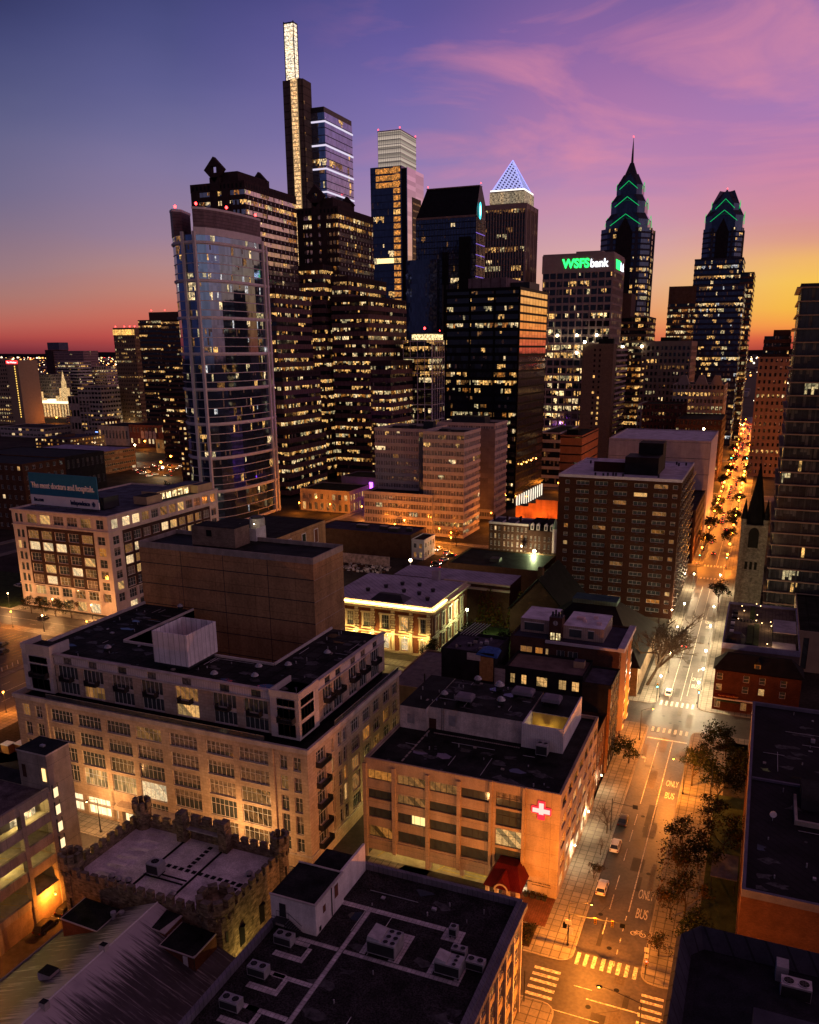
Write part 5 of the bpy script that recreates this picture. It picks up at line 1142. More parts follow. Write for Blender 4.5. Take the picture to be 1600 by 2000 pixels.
# four storey row houses
RB = surf('row_brick', (.12, .07, .05), pattern='brick', var=.3)
grp = 'four storey row houses under the orange gable'
for i in range(5):
    pale = i >= 3
    b = Bld('row_house', ['plain brick row house at the end of the row, beside the low yard', 'plain brick row house, second of the row beside the end house', 'brick row house in the middle of the terrace with a lit shopfront', 'row house with a white mansard and paired dormers', 'white mansard row house with a pale green turret on its corner'][i], 'row house', -111.2+i*6.5, 372, 6.45, 14, 16 if not pale else 14, group=grp, wall=RB, t=.3)
    b.grid('F', .3, 6.15, 3, 0, b.H-.6, [(1, 3.2) if i != 2 else (.6, 3.4), (4.8, 7), (8.4, 10.6)]+([(12.2, 14.2)] if not pale else []), wf=.45, p=.25, fm='white_paint', nz=2, sill='concrete_pale')
    b.facade('R', 0, b.H-.6, []); b.facade('L', 0, b.H-.6, []); b.facade('B', 0, b.H-.6, [])
    if pale:
        m = MB(); m.loft([[(0, -.3, 13.4), (6.45, -.3, 13.4), (6.45, 14, 13.4), (0, 14, 13.4)], [(.4, 1.4, 17), (6, 1.4, 17), (6, 13, 17), (.4, 13, 17)]], SL); m.build('mansard', b.root)
        for x in (1, 3.8): m = MB(); m.box(x, x+1.5, -.3, 1.4, 13.6, 16, WHITEP); m.add([(x-.2, -.35, 16), (x+1.7, -.35, 16), (x+.75, -.35, 17), (x-.2, 1.6, 16), (x+1.7, 1.6, 16), (x+.75, 1.6, 17)], ((0, 1, 2), (3, 5, 4), (0, 2, 5, 3), (1, 4, 5, 2)), WHITEP); m.box(x+.35, x+1.15, -.34, -.3, 14, 15.7, GR); m.build('dormer', b.root)
        if i == 4: m = MB(); m.cyl(6.2, 0, 3.5, 15, 1.3, WHITEP, n=10); m.cyl(6.2, 0, 15, 20, 1.5, surf('turret_green', (.25, .38, .3)), .05, n=10); m.build('turret', b.root)
    else: b.roof(MATS['roof_bluish_dark'], par=.4, cap=WHITEP)
    boxpart(b.root, 'chimney', (.2, 1, 6, 7.5, b.H-1, b.H+2.2), BRICKD)
    b.done()
b = Bld('party_wall_house', 'house with a big blank gable wall glowing orange in the street light', 'house', -97, 430, 24, 12, 14, wall=surf('orange_lit_render', (.52, .20, .10), var=.25, streak=.2))  # orange street light is put into the wall colour
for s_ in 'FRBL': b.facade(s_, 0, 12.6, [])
m = MB(); m.box(0, 7, -.0, .35, 12.6, 13.6, MATS['orange_lit_render']); m.box(7, 11, -.0, .35, 12.6, 15.4, MATS['orange_lit_render']); m.box(11, 24, 0, .35, 12.6, 17.6, MATS['orange_lit_render']); m.build('gable', b.root)
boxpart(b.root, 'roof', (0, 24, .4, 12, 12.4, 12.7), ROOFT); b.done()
b = Bld('row_house', 'dark brick rear building between the orange gable and the black tower', 'house', -60, 446, 34, 40, 15, wall=BRICKD)
for s_ in 'FRBL': b.facade(s_, 0, 17.6, [])
b.roof(ROOFT, par=.4); b.done()
# ---------------------------------------------------------------- fifteen storey brick apartment tower
AB = surf('apartment_brick', (.065, .026, .017), pattern='brick', var=.2, scale=.2)
b = Bld('apartment_tower', 'broad red brown brick apartment tower with rows of sliding windows', 'apartment tower', -25, 300, 43.4, 50, 51, wall=AB, t=.4)
zs = [2.2+k*3.24 for k in range(15)]
cols = []
for x, w in ((2.6, 1.5), (6.6, 4.6), (13.3, 4.6), (20.2, 4.6), (27.3, 4.6), (34.2, 4.7), (40.6, 1.6)):
    cols.append((x, x+w, [(z, z+1.45, dict(nx=3 if w > 2 else 1, st=pick(.16, ('warm', 'dim', 'amber', 'dim')), fm='white_paint')) for z in zs]))
b.facade('F', 0, 50.4, cols)
for x, w in ((6.6, 4.6), (13.3, 4.6), (20.2, 4.6), (27.3, 4.6), (34.2, 4.7)):
    for z in zs: b.fbox('F', x+1.6, x+2.5, z-.75, z-.35, .001, .12, METALD)
b.grid('R', 1, 49, 9, 0, 50.4, [(z, z+1.45) for z in zs], wf=.5, p=.2, fm='white_paint', nx=2)
for s_ in 'BL': b.facade(s_, 0, 50.4, [])
m = MB()
for k in range(9):
    for z in zs[1:]: y = 2.6+k*5.33; m.box(43.45, 44.5, y, y+2.8, z-.9, z-.75, CONC); m.box(44.4, 44.5, y, y+2.8, z-.75, z+.2, METALD)
m.build('balcony', b.root, kind='stuff')
b.roof(surf('roof_lilac', (.52, .50, .60), var=.35, scale=.3), par=.4, cap=surf('coping_lilac', (.5, .47, .55), var=.2))
boxpart(b.root, 'lift_house', (10, 26, 14, 24, 50.6, 54.4), AB, MATS['roof_lilac']); boxpart(b.root, 'lift_house', (22, 34, 10, 22, 50.6, 57), surf('plant_black', (.02, .018, .02)), ROOFT); boxpart(b.root, 'lift_house', (25, 34, 22.1, 32, 50.6, 61), MATS['plant_black'], ROOFD)
for k in range(16): m = MB(); x = random.uniform(1, 42); y = random.choice((random.uniform(1, 8), random.uniform(36, 48))); m.cyl(x, y, 50.6, 51.8, .35, METALD); m.build('roof_vent', b.root)
b.done()
# ivy and lawn of the mansion court
IV = surf('ivy_leaf', (.10, .10, .02), var=.5, scale=1.5)
def leafmass(name, x0, x1, y0, y1, z0, z1, n, mat, s=.45, shape=None):
    m = MB()
    for k in range(n):
        p = Vector((random.uniform(x0, x1), random.uniform(y0, y1), random.uniform(z0, z1)))
        if shape and not shape(p): continue
        a = Vector((random.uniform(-1, 1), random.uniform(-1, 1), random.uniform(-1, 1))).normalized()*s*random.uniform(.5, 1.2); c = a.cross(Vector((random.uniform(-1, 1), random.uniform(-1, 1), random.uniform(-1, 1)))).normalized()*s*.6
        m.add([p-a, p+c, p+a, p-c], ((0, 1, 2, 3),), random.choice(mat) if isinstance(mat, (list, tuple)) else mat)
    return m
tagm(leafmass('ivy', -89, -62, 268, 269.3, .1, 14.5, 2600, [IV, surf('ivy_leaf_rust', (.17, .07, .02), var=.4)], .5, lambda p: p.z < 9+5*math.sin(p.x*.5)+3*math.sin(p.x*1.7)).build('ivy'), 'curtain of green and rusty ivy hanging on the court wall', 'ivy')
m = MB(); m.quad((-91, 233, .145), (-64, 233, .145), (-64, 267.5, .145), (-91, 267.5, .145), GRASS); struct(m.build('lawn'))
# ================================================================ right-hand side of the avenue
random.seed(44)
# church tower with spire
t = thing('church_tower', 'grey stone church tower with pinnacles and a dark slender spire', 'church tower', (-4.8, 331, 0))
CSG = surf('tower_stone_grey', (.30, .26, .22), pattern='ashlar', var=.5, scale=1.0, grain=.25, ps=.8, streak=.3)
m = MB(); m.box(.7, 8.9, .7, 9, 0, 30, CSG); 
for x, y in ((0, 0), (7.9, 0), (0, 7.9), (7.9, 7.9)): m.box(x, x+1.7, y, y+1.7, 0, 31, CSG)
for z in (12, 20.5, 30): m.box(.3, 9.3, .3, 9.3, z, z+.7, CSG)
m.build('shaft', t)
for x, y in ((.85, .85), (8.75, .85), (.85, 8.75), (8.75, 8.75)): m = MB(); m.cyl(x, y, 31, 33, 1.05, CSG, n=8); m.cyl(x, y, 33, 39.5, 1.1, SL, .05, n=8); m.build('pinnacle', t)
m = MB(); m.cyl(4.8, 4.8, 30.7, 53.5, 3.7, SL, .12, n=8); m.cyl(4.8, 4.8, 53.5, 55, .1, METALD); m.build('spire', t)
m = MB()
for a in (0,): m.box(3.0, 6.6, .6, .68, 22, 27.6, BLACK); m.cyl(4.8, .66, 27.6, 27.61, .1, BLACK); m.add([(4.8+1.8*math.cos(k*math.pi/8), .6, 27.6+2.2*math.sin(k*math.pi/8)) for k in range(9)], (tuple(range(9)),), BLACK)
for x in (2.6, 4.3, 6): m.box(x, x+1, .6, .68, 13.5, 16.5, BLACK)
for x in (2.4, 6.7): m.box(x, x+.35, .3, .7, 21.5, 29, CSG)
m.build('window', t)
boxpart(t, 'nave', (1, 9.5, 9, 60, 0, 18), CSG, SL)
# hotel-like roof terrace building
b = Bld('roof_terrace_building', 'low dark building with a furnished roof terrace lit by small lamps', 'building', 14.8, 233.4, 20, 42, 16, wall=surf('wall_dark_rose', (.13, .09, .08), var=.3))
b.grid('L', 1, 41, 12, 0, 15.4, [(.6, 4), (6.2, 8.8), (10.8, 13.4)], wf=.6, p=.4, lits=('warm', 'bright', 'dim'))
for s_ in 'FRB': b.facade(s_, 0, 15.4, [])
b.roof(surf('terrace_paving', (.14, .11, .09), pattern='paver', ps=1, var=.3), par=1.0, cap=surf('coping_bluish', (.22, .2, .3)))
m = MB(); m.box(13, 19, 1, 8, 15, 15.4, CONCP); m.box(12.9, 19, 8, 20, 18, 18.3, surf('awning_grey', (.38, .36, .36), pattern='rows'));
for k in range(3): m.tube((13, 8+k*5, 15), (13, 8+k*5, 18), .1, METALD); m.tube((19, 8+k*5, 15), (19, 8+k*5, 18), .1, METALD)
m.build('pergola', b.root)
for x0, x1, y0, y1, mm in ((8, 9.4, 2, 22, GRASS), (6.2, 7.8, 3, 20, GRASS), (6.6, 8, 28, 40, GRASS), (1.6, 3, 27, 30, BLACK), (1.6, 3, 32, 35, BLACK)): m = MB(); m.box(x0, x1, y0, y1, 15, 15.8, mm); m.build('planter', b.root)
m = MB(); n = 14
m.loft([[(3.6+2.8*math.cos(k*math.pi/6), 4.5+2.8*math.sin(k*math.pi/6), 15) for k in range(12)], [(3.6+2.4*math.cos(k*math.pi/6), 4.5+2.4*math.sin(k*math.pi/6), 17) for k in range(12)], [(3.6+1.2*math.cos(k*math.pi/6), 4.5+1.2*math.sin(k*math.pi/6), 18) for k in range(12)]], surf('dome_black', (.03, .03, .035), rough=.4)); m.build('dome', b.root)
for x, y in ((4, 36), (4.8, 31), (3.4, 22), (8.6, 28), (8.4, 22), (10, 20), (12.4, 22), (12.6, 18), (11.6, 1.2), (8.2, 40), (9.4, 38)): m = MB(); m.cyl(x, y, 15, 16.6, .05, METALD); m.ball(x, y, 16.8, .13, glow('terrace_lamp', (1, .60, .24), 9), n=6); m.build('terrace_lamp', b.root)
for x, y in ((4.4, 33), (9, 24), (12, 19), (12, 3)):
    L = bpy.data.lights.new('lamp_light', 'POINT'); L.energy = 260; L.color = (1, .62, .3); L.shadow_soft_size = .2; o = bpy.data.objects.new('lamp_light', L); COL.objects.link(o); o.parent = b.root; o.location = (x, y, 17.2)
m = MB()
for k in range(9): x, y = (1.4, 14+k*2.6); m.box(x, x+1.1, y, y+1.2, 15, 15.45, WHITEP if k % 3 == 0 else METALD)
for k in range(6): m.box(4+k*.9, 4.5+k*.9, 25, 25.5, 15, 15.9, METALD)
m.build('terrace_seat', b.root, kind='stuff')
b.done()
b = Bld('podium', 'plain tan podium wall with tall dark slots at the foot of the glass tower', 'building', 40, 262, 24.6, 43, 13, wall=surf('podium_tan', (.34, .26, .19), var=.15))
b.facade('F', 0, 12.6, [(1.6, 3.2, [(1, 11, dict(nx=1, nz=5, fm='window_frame_dark'))]), (9, 12, [(7, 11, dict(nx=2))])]); b.facade('L', 0, 12.6, [])
for s_ in 'RB': b.facade(s_, 0, 12.6, [])
b.roof(ROOFD, par=.4); b.done()
# old corner inn with a hipped roof
b = Bld('corner_inn', 'old brick corner inn with a hipped slate roof, dormer and lit shop sign', 'inn', 15.4, 223.4, 21.4, 7.6, 12.2, wall=surf('inn_brick', (.085, .03, .02), pattern='brick', var=.35))
b.facade('F', 0, 11.6, [(x, x+1.5, [(z, z+1.9, dict(nx=1, nz=2, fm='white_paint', st=s)) for z, s in zip((8.9, 5.8), st)]+([(.8, 3, dict(nx=2, st='dim'))] if x < 8 else [])) for x, st in ((.5, ('off', 'dim')), (7.2, ('off', 'off')), (11.2, ('off', 'warm')), (16.4, ('off', 'off')))])
b.grid('L', .4, 7.2, 2, 0, 11.6, [(8.9, 10.8), (5.8, 7.7), (.8, 3.2)], wf=.5, p=.5, fm='white_paint')
for s_ in 'RB': b.facade(s_, 0, 11.6, [])
m = MB(); m.loft([[(-.6, -.6, 12), (22, -.6, 12), (22, 8.2, 12), (-.6, 8.2, 12)], [(2.6, 3.4, 15.6), (18.6, 3.4, 15.6), (18.6, 4.2, 15.6), (2.6, 4.2, 15.6)]], SL); m.build('hip_roof', b.root)
m = MB(); m.box(9.6, 11.2, .6, 3, 12.6, 14.2, surf('dormer_yellow', (.4, .3, .12))); m.add([(9.4, .5, 14.2), (11.4, .5, 14.2), (10.4, .5, 15.3), (10.4, 3.4, 15.3)], ((0, 1, 2), (1, 3, 2), (0, 2, 3)), SL); m.box(9.9, 10.9, .5, .59, 12.9, 14, GR); m.build('dormer', b.root)
m = MB(); m.box(.3, 5.8, -.5, -.1, 3.9, 5.2, surf('sign_maroon', (.07, .012, .012))); m.build('sign_board', b.root)
text_obj('sign_lettering', 'The MKT RESTAURANT', .5, surf('sign_letters_gold', (.6, .25, .1)), b.root, frameM((0, -.52, 0), (1, 0, 0)) @ Matrix.Translation((1.3, 4.4, 0)))
m = MB(); m.box(1, 7, -1.4, -.05, 3.2, 3.4, surf('awning_green', (.03, .05, .03))); m.box(.2, 21, -.5, .0, 3.5, 3.8, WHITEP); m.build('awning', b.root)
b.rf = MB(); b.done()
# large dark flat-roofed building with a brick front
b = Bld('flat_roof_building', 'large brick building with a wide black flat roof beside the tree lined avenue', 'building', 34, 121.6, 30.2, 77, 14, wall=surf('brick_rust', (.15, .065, .04), pattern='brick', var=.3))
for s_ in 'FRB': b.facade(s_, 0, 13.4, [])
b.facade('L', 0, 13.4, [(6+k*8, 8+k*8, [(3, 5.5, dict(nx=2, st=pick(.25))), (8.5, 11, dict(nx=2, st=pick(.2)))]) for k in range(9)])
b.roof(surf('roof_membrane_black', (.020, .018, .022), var=.5, scale=.12, rough=.7, pattern='seam', ps=1.9), par=.7, cap=surf('coping_blue_grey', (.15, .14, .19), var=.25), thick=.5)
m = MB(); m.box(.6, 30, 38.6, 39.1, 13.3, 13.75, MATS['coping_blue_grey']); m.box(8, 30, 24, 24.5, 13.3, 14.2, CONC); m.box(8, 8.5, 24.5, 34, 13.3, 14.2, CONC); m.box(9.2, 30, 30, 38, 13.3, 15.6, METALD, ROOFT); m.build('roof_kerb', b.root)
m = MB(); m.cyl(4.4, 24, 13.3, 14.2, .06, METAL); m.loft([[(4.4+.6*math.cos(k*.524), 23.8+.15*math.sin(k*.524), 14.7+.6*math.sin(k*.524)) for k in range(12)], [(4.4+.1*math.cos(k*.524), 24.1, 14.6+.1*math.sin(k*.524)) for k in range(12)]], surf('dish_white', (.6, .55, .6))); m.build('satellite_dish', b.root)
roof_bits(b.root, 2, 29, 2, 36, 13.31, 20, 6, 15); roof_bits(b.root, 2, 29, 41, 75, 13.31, 20, 6, 16); random.seed(45)
for x, y in ((12, 60), (14, 52), (20, 47)): m = MB(); m.box(x, x+.8, y, y+.8, 13.3, 14, METAL); m.build('roof_vent', b.root)
b.done()
# dark mansard building at the bottom right
t = thing('mansard_building', 'black roofed building with a raised mansard edge at the lower right corner', 'building', (-4.1, 40, 0))
m = MB(); P_ = [(0, 0), (30, 0), (30, 60), (2.5, 60), (0, 57)]
BR_ = surf('roof_shingle_black', (.022, .022, .03), var=.45, scale=.4, grain=.25, rough=.8); m.prism(offset(P_, -.4), 0, 19.5, BRICKD, BR_); m.build('wall', t)
m = MB(); o = offset(P_, 0); i1 = offset(P_, -.5); i2 = offset(P_, -2.0); n = len(P_)
for ra, za, rb_, zb in ((o, 15, o, 21.2), (o, 21.2, i1, 22), (i1, 22, i2, 19.6)):
    m.add([(x, y, za) for x, y in ra]+[(x, y, zb) for x, y in rb_], [(k, (k+1) % n, n+(k+1) % n, n+k) for k in range(n)], surf('mansard_slate', (.045, .045, .065), var=.35, pattern='seam', ps=2.5))
m.build('mansard_edge', t)
m = MB(); m.loft([[(3, 30, 19.52), (19, 30, 19.52), (19, 56, 19.52), (3, 56, 19.52)], [(10, 44, 20.7), (11, 44, 20.7), (11, 50, 20.7), (10, 50, 20.7)]], BR_); m.build('roof', t)
m = MB(); m.box(9.4, 30, 20, 45.6, 19.6, 23.2, surf('render_tan_side', (.32, .22, .15)), surf('roof_grey_blue', (.06, .06, .085), var=.3)); m.build('rear_block', t)
m = MB(); m.box(12, 13.4, 55.4, 57.2, 19.5, 21.8, surf('white_unit', (.3, .28, .3))); m.build('roof_hatch', t)
fan_unit('condenser_unit', 'twin fan condenser on the black mansard building', 8.4, 92.4, 19.6, 3.4, 1.8, 2.2, (2, 1), 0, False, 'condensers on the right')
# garden walls, fences between trees on the right pavement
b = Bld('garden_pavilion', 'small flat canopy over a walkway among the trees on the right', 'canopy', 3.4, 140, 4.6, 8, 3.2, wall=CONC, core=False)
m = MB(); m.box(0, 4.6, 0, 8, 3, 3.2, MATS['roof_slate_grey'] if 'roof_slate_grey' in MATS else CONC); m.build('canopy_roof', b.root)
for x, y in ((.2, .2), (4.2, .2), (.2, 7.6), (4.2, 7.6)): m = MB(); m.box(x, x+.2, y, y+.2, .13, 3, METALD); m.build('post', b.root)
m = MB(); m.quad((-2.2, 128, .15), (3.8, 128, .15), (3.8, 176, .15), (-2.2, 176, .15), GRASS); struct(m.build('lawn'))
# ================================================================ towers
random.seed(55)
def tower(name, label, x, y, W, D, cat='tower'):
    return thing(name, label, cat, (x-W, y, 0))
SKG = glass('glass_sky_blue', (.16, .22, .34), rough=.05, metal=.75, wob=.25); SKD = glass('glass_sky_deep', (.05, .07, .14), rough=.06, metal=.5, wob=.3)
SKP = glass('glass_sky_pale', (.40, .42, .48), rough=.08, metal=.85, wob=.2); SKR = glass('glass_rose', (.55, .50, .48), rough=.1, metal=.85, wob=.25)
GRN = surf('granite_dark_rose', (.05, .032, .034), var=.3); GRNP = surf('granite_rose_panel', (.14, .085, .085), var=.3, pattern='seam', ps=3)
PALEF = surf('frame_pale_rose', (.60, .55, .58), var=.12)
# --- curved glass residential tower
P = [(-304, 396), (-301, 388), (-295, 382.5), (-288, 380), (-281, 380), (-277, 384), (-274.4, 391), (-272.9, 400), (-272.2, 410), (-272.2, 420), (-273, 430), (-273.4, 434), (-276, 440), (-292, 444), (-306, 436)]
P = [(x+300, y-380) for x, y in P]
t = thing('curved_glass_tower', 'tall curved glass apartment tower with pale ribs and red beacons on its crown', 'apartment tower', (-300, 380, 0))
w = MB(); MG = glass('glass_murky_blue', (.15, .21, .34), rough=.04, metal=.9, wob=.03)
bands(t, w, P, 0, 33, 4.62, cell=2.1, gm=MG, sm=METALD, sh=.4, sd=.12, p=.10, lits=(WARM, WHITE, DIM, COOL), runs=.5, blind=.03)
for k in range(33): w.prism(offset(P, .3), k*4.62, k*4.62+.34, PALEF)
for k in range(0, 34, 4): w.prism(offset(P, .75), k*4.62+.5, k*4.62+1.7, PALEF)
for i in (0, 3, 4, 10, 11):
    x, y = P[i]; n_ = offset(P, .6)[i]; w.box(n_[0]-.7, n_[0]+.7, n_[1]-.7, n_[1]+.7, 0, 154 if i != 11 else 152, PALEF)
w.build('frame', t)
m = MB(); C_ = [p for p in P[3:11]]+[(22, 52), (6, 40)]; C_ = [P[4], *P[5:11], (18, 50), (6, 30)]
SCR = surf('crown_screen', (.16, .11, .13), pattern='rows', ps=1.6, rough=.5)
m.prism(offset(C_, .3), 152.4, 156, PALEF); m.prism(offset(C_, .0), 156, 164.5, SCR); m.prism(offset(C_, .3), 164.5, 165.6, PALEF); m.build('crown', t)
L_C = [(-4, 16), (-1, 8), (4, 3.4), (6.5, 7), (3, 19)]
m = MB(); m.prism(offset(L_C, .2), 152.4, 164.6, SCR); m.prism(offset(L_C, .4), 164.6, 165.8, PALEF); m.build('crown', t)
for x, y, z in ((2.4, 8, 167.6), (19, 3.4, 167.4), (26, 20, 167.4), (25.6, 48, 167.4)): beacon(t, x, y, z, .75)
# --- twin towers with diamond crowns
def diamond_tower(label, x, y, W, D, Z, s, extra):
    t = tower('diamond_crown_tower', label, x, y, W, D); t['group'] = 'twin towers with diamond crowns'
    w = MB(); fh = 5.7*s; n = int(Z/fh)
    bands(t, w, rect(0, W, 0, D), Z-n*fh, n, fh, cell=2.6, gm=SKR, sm=GRN, sh=fh*.5, sd=.3, p=.30, lits=(WARM, WARM, AMBER, WHITE), runs=.55, blind=.05, pe=0, edges=(0, 1))
    # the west front is mostly stone: punched bays between solid piers
    for a in (0, W*.36, W*.58): w.box(a, a+W*.14, -.9, .1, 0, Z, GRN)
    for a, c in ((W*.14, W*.36), (W*.5, W*.58), (W*.72, W)):
        for k in range(int((c-a)/3)): w.box(a+1+k*3, a+1.7+k*3, -.6, .1, 0, Z-6*s, GRN)
    for k in range(int(D/2.6)): 
        for j in range(n): w.box(W+.28, W+.34, 1+k*2.6, 1.5+k*2.6, Z-n*fh+j*fh+fh*.1, Z-n*fh+j*fh+fh*.38, WHITEP) if k % 2 else None
    w.prism(offset(rect(0, W, 0, D), .5), Z, Z+5*s, GRN)
    for k in range(int(D/3)): w.box(W+.5, W+.56, 1+k*3, 2.4+k*3, Z+1.2*s, Z+3.6*s, BLACK)
    for k in range(int(W/3)): w.box(1+k*3, 2.4+k*3, -.56, -.5, Z+1.2*s, Z+3.6*s, BLACK)
    w.build('frame', t)
    m = MB(); m.box(W*.36, W*.86, D*.03, D*.62, Z+5*s, Z+11*s, GRN, ROOFD); m.build('penthouse', t)
    # diamonds: tilted square plates with a square hole, one at each end of the ridge
    def dia(cx_, cy_, cz, r, th, name='diamond_crown'):
        m = MB(); hole = r*.26
        oc = [(0, r), (r, 0), (0, -r), (-r, 0)]; ic = [(-hole, hole), (hole, hole), (hole, -hole), (-hole, -hole)]
        # ring of quads between the outer diamond and the square hole
        ring = [(ic[0], ic[1], oc[0]), (ic[1], ic[2], oc[1]), (ic[2], ic[3], oc[2]), (ic[3], ic[0], oc[3])]
        for yy, fl in ((cy_, 1), (cy_+th, -1)):
            for i in range(4):
                a, b_, c = ring[i]; m.add([(cx_+p[0], yy, cz+p[1]) for p in (a, b_, c)][::fl], ((0, 1, 2),), GRN)
                o1, o2 = oc[i], oc[(i+1) % 4]; q = ic[(i+1) % 4]; m.add([(cx_+p[0], yy, cz+p[1]) for p in (o1, q, o2)][::fl], ((0, 1, 2),), GRN)
        for L2 in (oc, ic):
            for i in range(4):
                a, b_ = L2[i], L2[(i+1) % 4]; m.quad((cx_+a[0], cy_, cz+a[1]), (cx_+b_[0], cy_, cz+b_[1]), (cx_+b_[0], cy_+th, cz+b_[1]), (cx_+a[0], cy_+th, cz+a[1]), GRN)
        m.build(name, t)
    dia(W*.47, -1.2, Z+12.5*s, 7.4*s, 3); dia(W*.72, D*.55, Z+10.5*s, 6*s, 3)
    m = MB(); m.box(W*.38, W*.56, -1.2, 2.5, Z, Z+8*s, GRN); m.build('crown_base', t)
    for (x0, x1, y0, y1, zt) in extra:
        w = MB(); k = int(zt/fh); bands(t, w, rect(x0, x1, y0, y1), zt-k*fh, k, fh, cell=2.6, gm=GD, sm=GRNP, sh=fh*.55, sd=.35, p=.85, lits=(WARM, WARM, WHITE, AMBER, WARM), runs=.4, blind=.05, edges=(0, 1))
        w.prism(offset(rect(x0, x1, y0, y1), .45), zt, zt+3.6*s, GRN)
        for j in range(int((y1-y0)/3)): w.box(x1+.45, x1+.5, y0+1+j*3, y0+2.4+j*3, zt+.9*s, zt+2.6*s, BLACK)
        w.build('lower_wing', t)
    return t
diamond_tower('rose granite tower with a holed diamond crown, rising behind the curved glass tower', -316, 482, 40, 62, 192, 1.0, ((40, 57, 2, 48, 130), (40.2, 63, -4, 46, 78), (40.4, 68, -8, 42, 42)))
diamond_tower('rose granite tower with a holed diamond crown, the smaller looking twin with rows of lights', -298, 572, 33, 58, 188.6, 1.02, ((33, 46, -12, 52, 142), (33.2, 62, -14, 54, 128), (33.4, 78, -12, 60, 84), (-4, 28, -16, 0, 150)))
# purple lit low block at the foot of the twin towers
b = Bld('hotel_block', 'low stone block washed in purple light with two tall glowing purple panels', 'building', -225, 474, 25, 24, 17, wall=surf('pale_purple_stone', (.3, .24, .26), var=.2))
for s_ in 'FRBL': b.facade(s_, 0, 16.4, [])
b.roof(ROOFD, par=.4); PU = glow('purple_panel', (.45, .07, 1), 8)
for u, z0, z1 in ((15, .5, 11.5), (20, 7, 14)): b.fbox('F', u, u+2.3, z0, z1, .05, .3, PU); 
for u in (8.5, 12): b.fbox('F', u, u+.7, 1, 6, .05, .3, glow('pink_panel', (1, .25, .45), 3))
b.done()
b = Bld('ornate_block', 'low ornate stone block with tall lit windows below the rose granite towers', 'building', -227, 440, 34, 28, 13.5, wall=TAN)
b.grid('R', .6, 27.4, 7, 0, 13, [(7.6, 11), (1, 5.6)], wf=.5, p=.9, lits=('warm', 'dim')); b.grid('F', .6, 33.4, 8, 0, 13, [(7.6, 11), (1, 5.6)], wf=.5, p=.5, lits=('warm', 'dim'))
for s_ in 'BL': b.facade(s_, 0, 13, [])
b.roof(ROOFD, par=.6, cap=TAN); b.done()
# --- slender tower with the lit lantern spire
t = tower('spire_tower', 'tallest tower, blue glass with a glowing mast like lantern rising from its stone spine', -345.7, 640, 12, 52)
w = MB(); CG = glass('glass_spire', (.30, .36, .52), rough=.05, metal=.9, wob=.15)
n = 50; bands(t, w, rect(-22, 12, 6, 54), 0, n, 5.5, cell=3, gm=CG, sm=surf('mullion_blue', (.10, .12, .18)), sh=.6, sd=.1, p=.12, lits=(WARM, WHITE, DIM), runs=.6, blind=.0, edges=(0, 1))
for z in (149, 166, 183, 200, 217, 234, 251, 268): w.prism(offset(rect(-22, 12, 6, 54), .5), z, z+1.2, glow('floor_line', (.9, .8, 1), .9))
w.prism(offset(rect(-21, 11.6, 6, 54), 0), 275, 279, METALD)
w.build('glazing_frame', t)
m = MB(); CB = surf('core_bronze', (.13, .10, .09), var=.3, pattern='rows', ps=5.5)
m.box(-18, 0, -5, 8, 0, 297, CB); m.box(-12.5, -1.5, -6.2, -5, 0, 297, CB); m.build('core', t)
m = MB(); m.box(-20.4, -18, 0, 8, 0, 281, SKD); m.build('side_glazing', t)
m = MB(); m.box(-10.2, -4.2, -6.7, -6.2, 100, 297, glow('spine_dim', (1, .62, .3), .3))
for k in range(66): z = 100+k*3; m.box(-9.8, -4.6, -6.95, -6.7, z, z+2.2, lit('spine_glow', (1, .62, .30), 1.7, var=.5, cell=(2, 3)))
m.build('lit_spine', t)
m = MB()
for k in range(50): m.box(-.2, .6, -4.9, -4.4, 60+k*5.5-50, 62+k*5.5-50, DIM) if k % 2 else None
m.build('side_light', t, kind='stuff')
m = MB(); LN = lit('lantern_glow', (1, .86, .66), 2.1, var=.35, cell=(1.6, 3.2)); m.box(-15.3, -7, -4, 1.6, 297, 335.4, LN); m.build('lantern', t)
m = MB()
for x in (-15.6, -7.3): m.box(x, x+.6, -4.4, -3.9, 297, 337, METALD)
m.box(-7, -6.6, 1.2, 1.8, 297, 336.5, METALD); m.box(-15.6, -6.7, -4.3, 1.8, 335.4, 336.4, METALD)
for k in range(12): m.box(-15.4, -6.9, -4.2, -4.0, 299+k*3.1, 299.25+k*3.1, METALD); m.box(-7.0, -6.85, -4, 1.6, 299+k*3.1, 299.25+k*3.1, METALD)
m.build('lantern_frame', t)
# --- glass tower with the translucent box top
t = tower('box_top_tower', 'blue glass tower with amber corner lights and a pale translucent box on top', -341.7, 800, 38.3, 35)
w = MB(); W_, D_ = 38.3, 42
bands(t, w, rect(0, 33, 0, D_), 0, 42, 6.3, cell=2.8, gm=SKD, sm=surf('mullion_navy', (.03, .035, .06)), sh=.5, sd=.08, p=.16, lits=(WARM, WHITE, DIM), runs=.7, blind=.02, edges=(0,))
w.box(33.2, 38.3, .1, D_, 0, 262, surf('edge_dark', (.02, .02, .028))); w.build('frame', t)
m = MB(); m.box(38.3, 38.9, .2, D_, 0, 263, glass('glass_mirror', (.72, .72, .76), rough=.12, metal=1, wob=.04, cell=(60, 4)))
m.build('side_mirror_wall', t)
m = MB(); m.box(38.9, 39.2, 12, 34, 178, 238, BLACK)
for k in range(9): m.box(39.2, 39.3, 13, 33, 180+k*6.5, 181.5+k*6.5, DIM)
m.build('sky_garden_opening', t)
AM = lit('amber_glow', (1, .42, .09), 1.1, var=.75, cell=(1.3, 2))
m = MB()
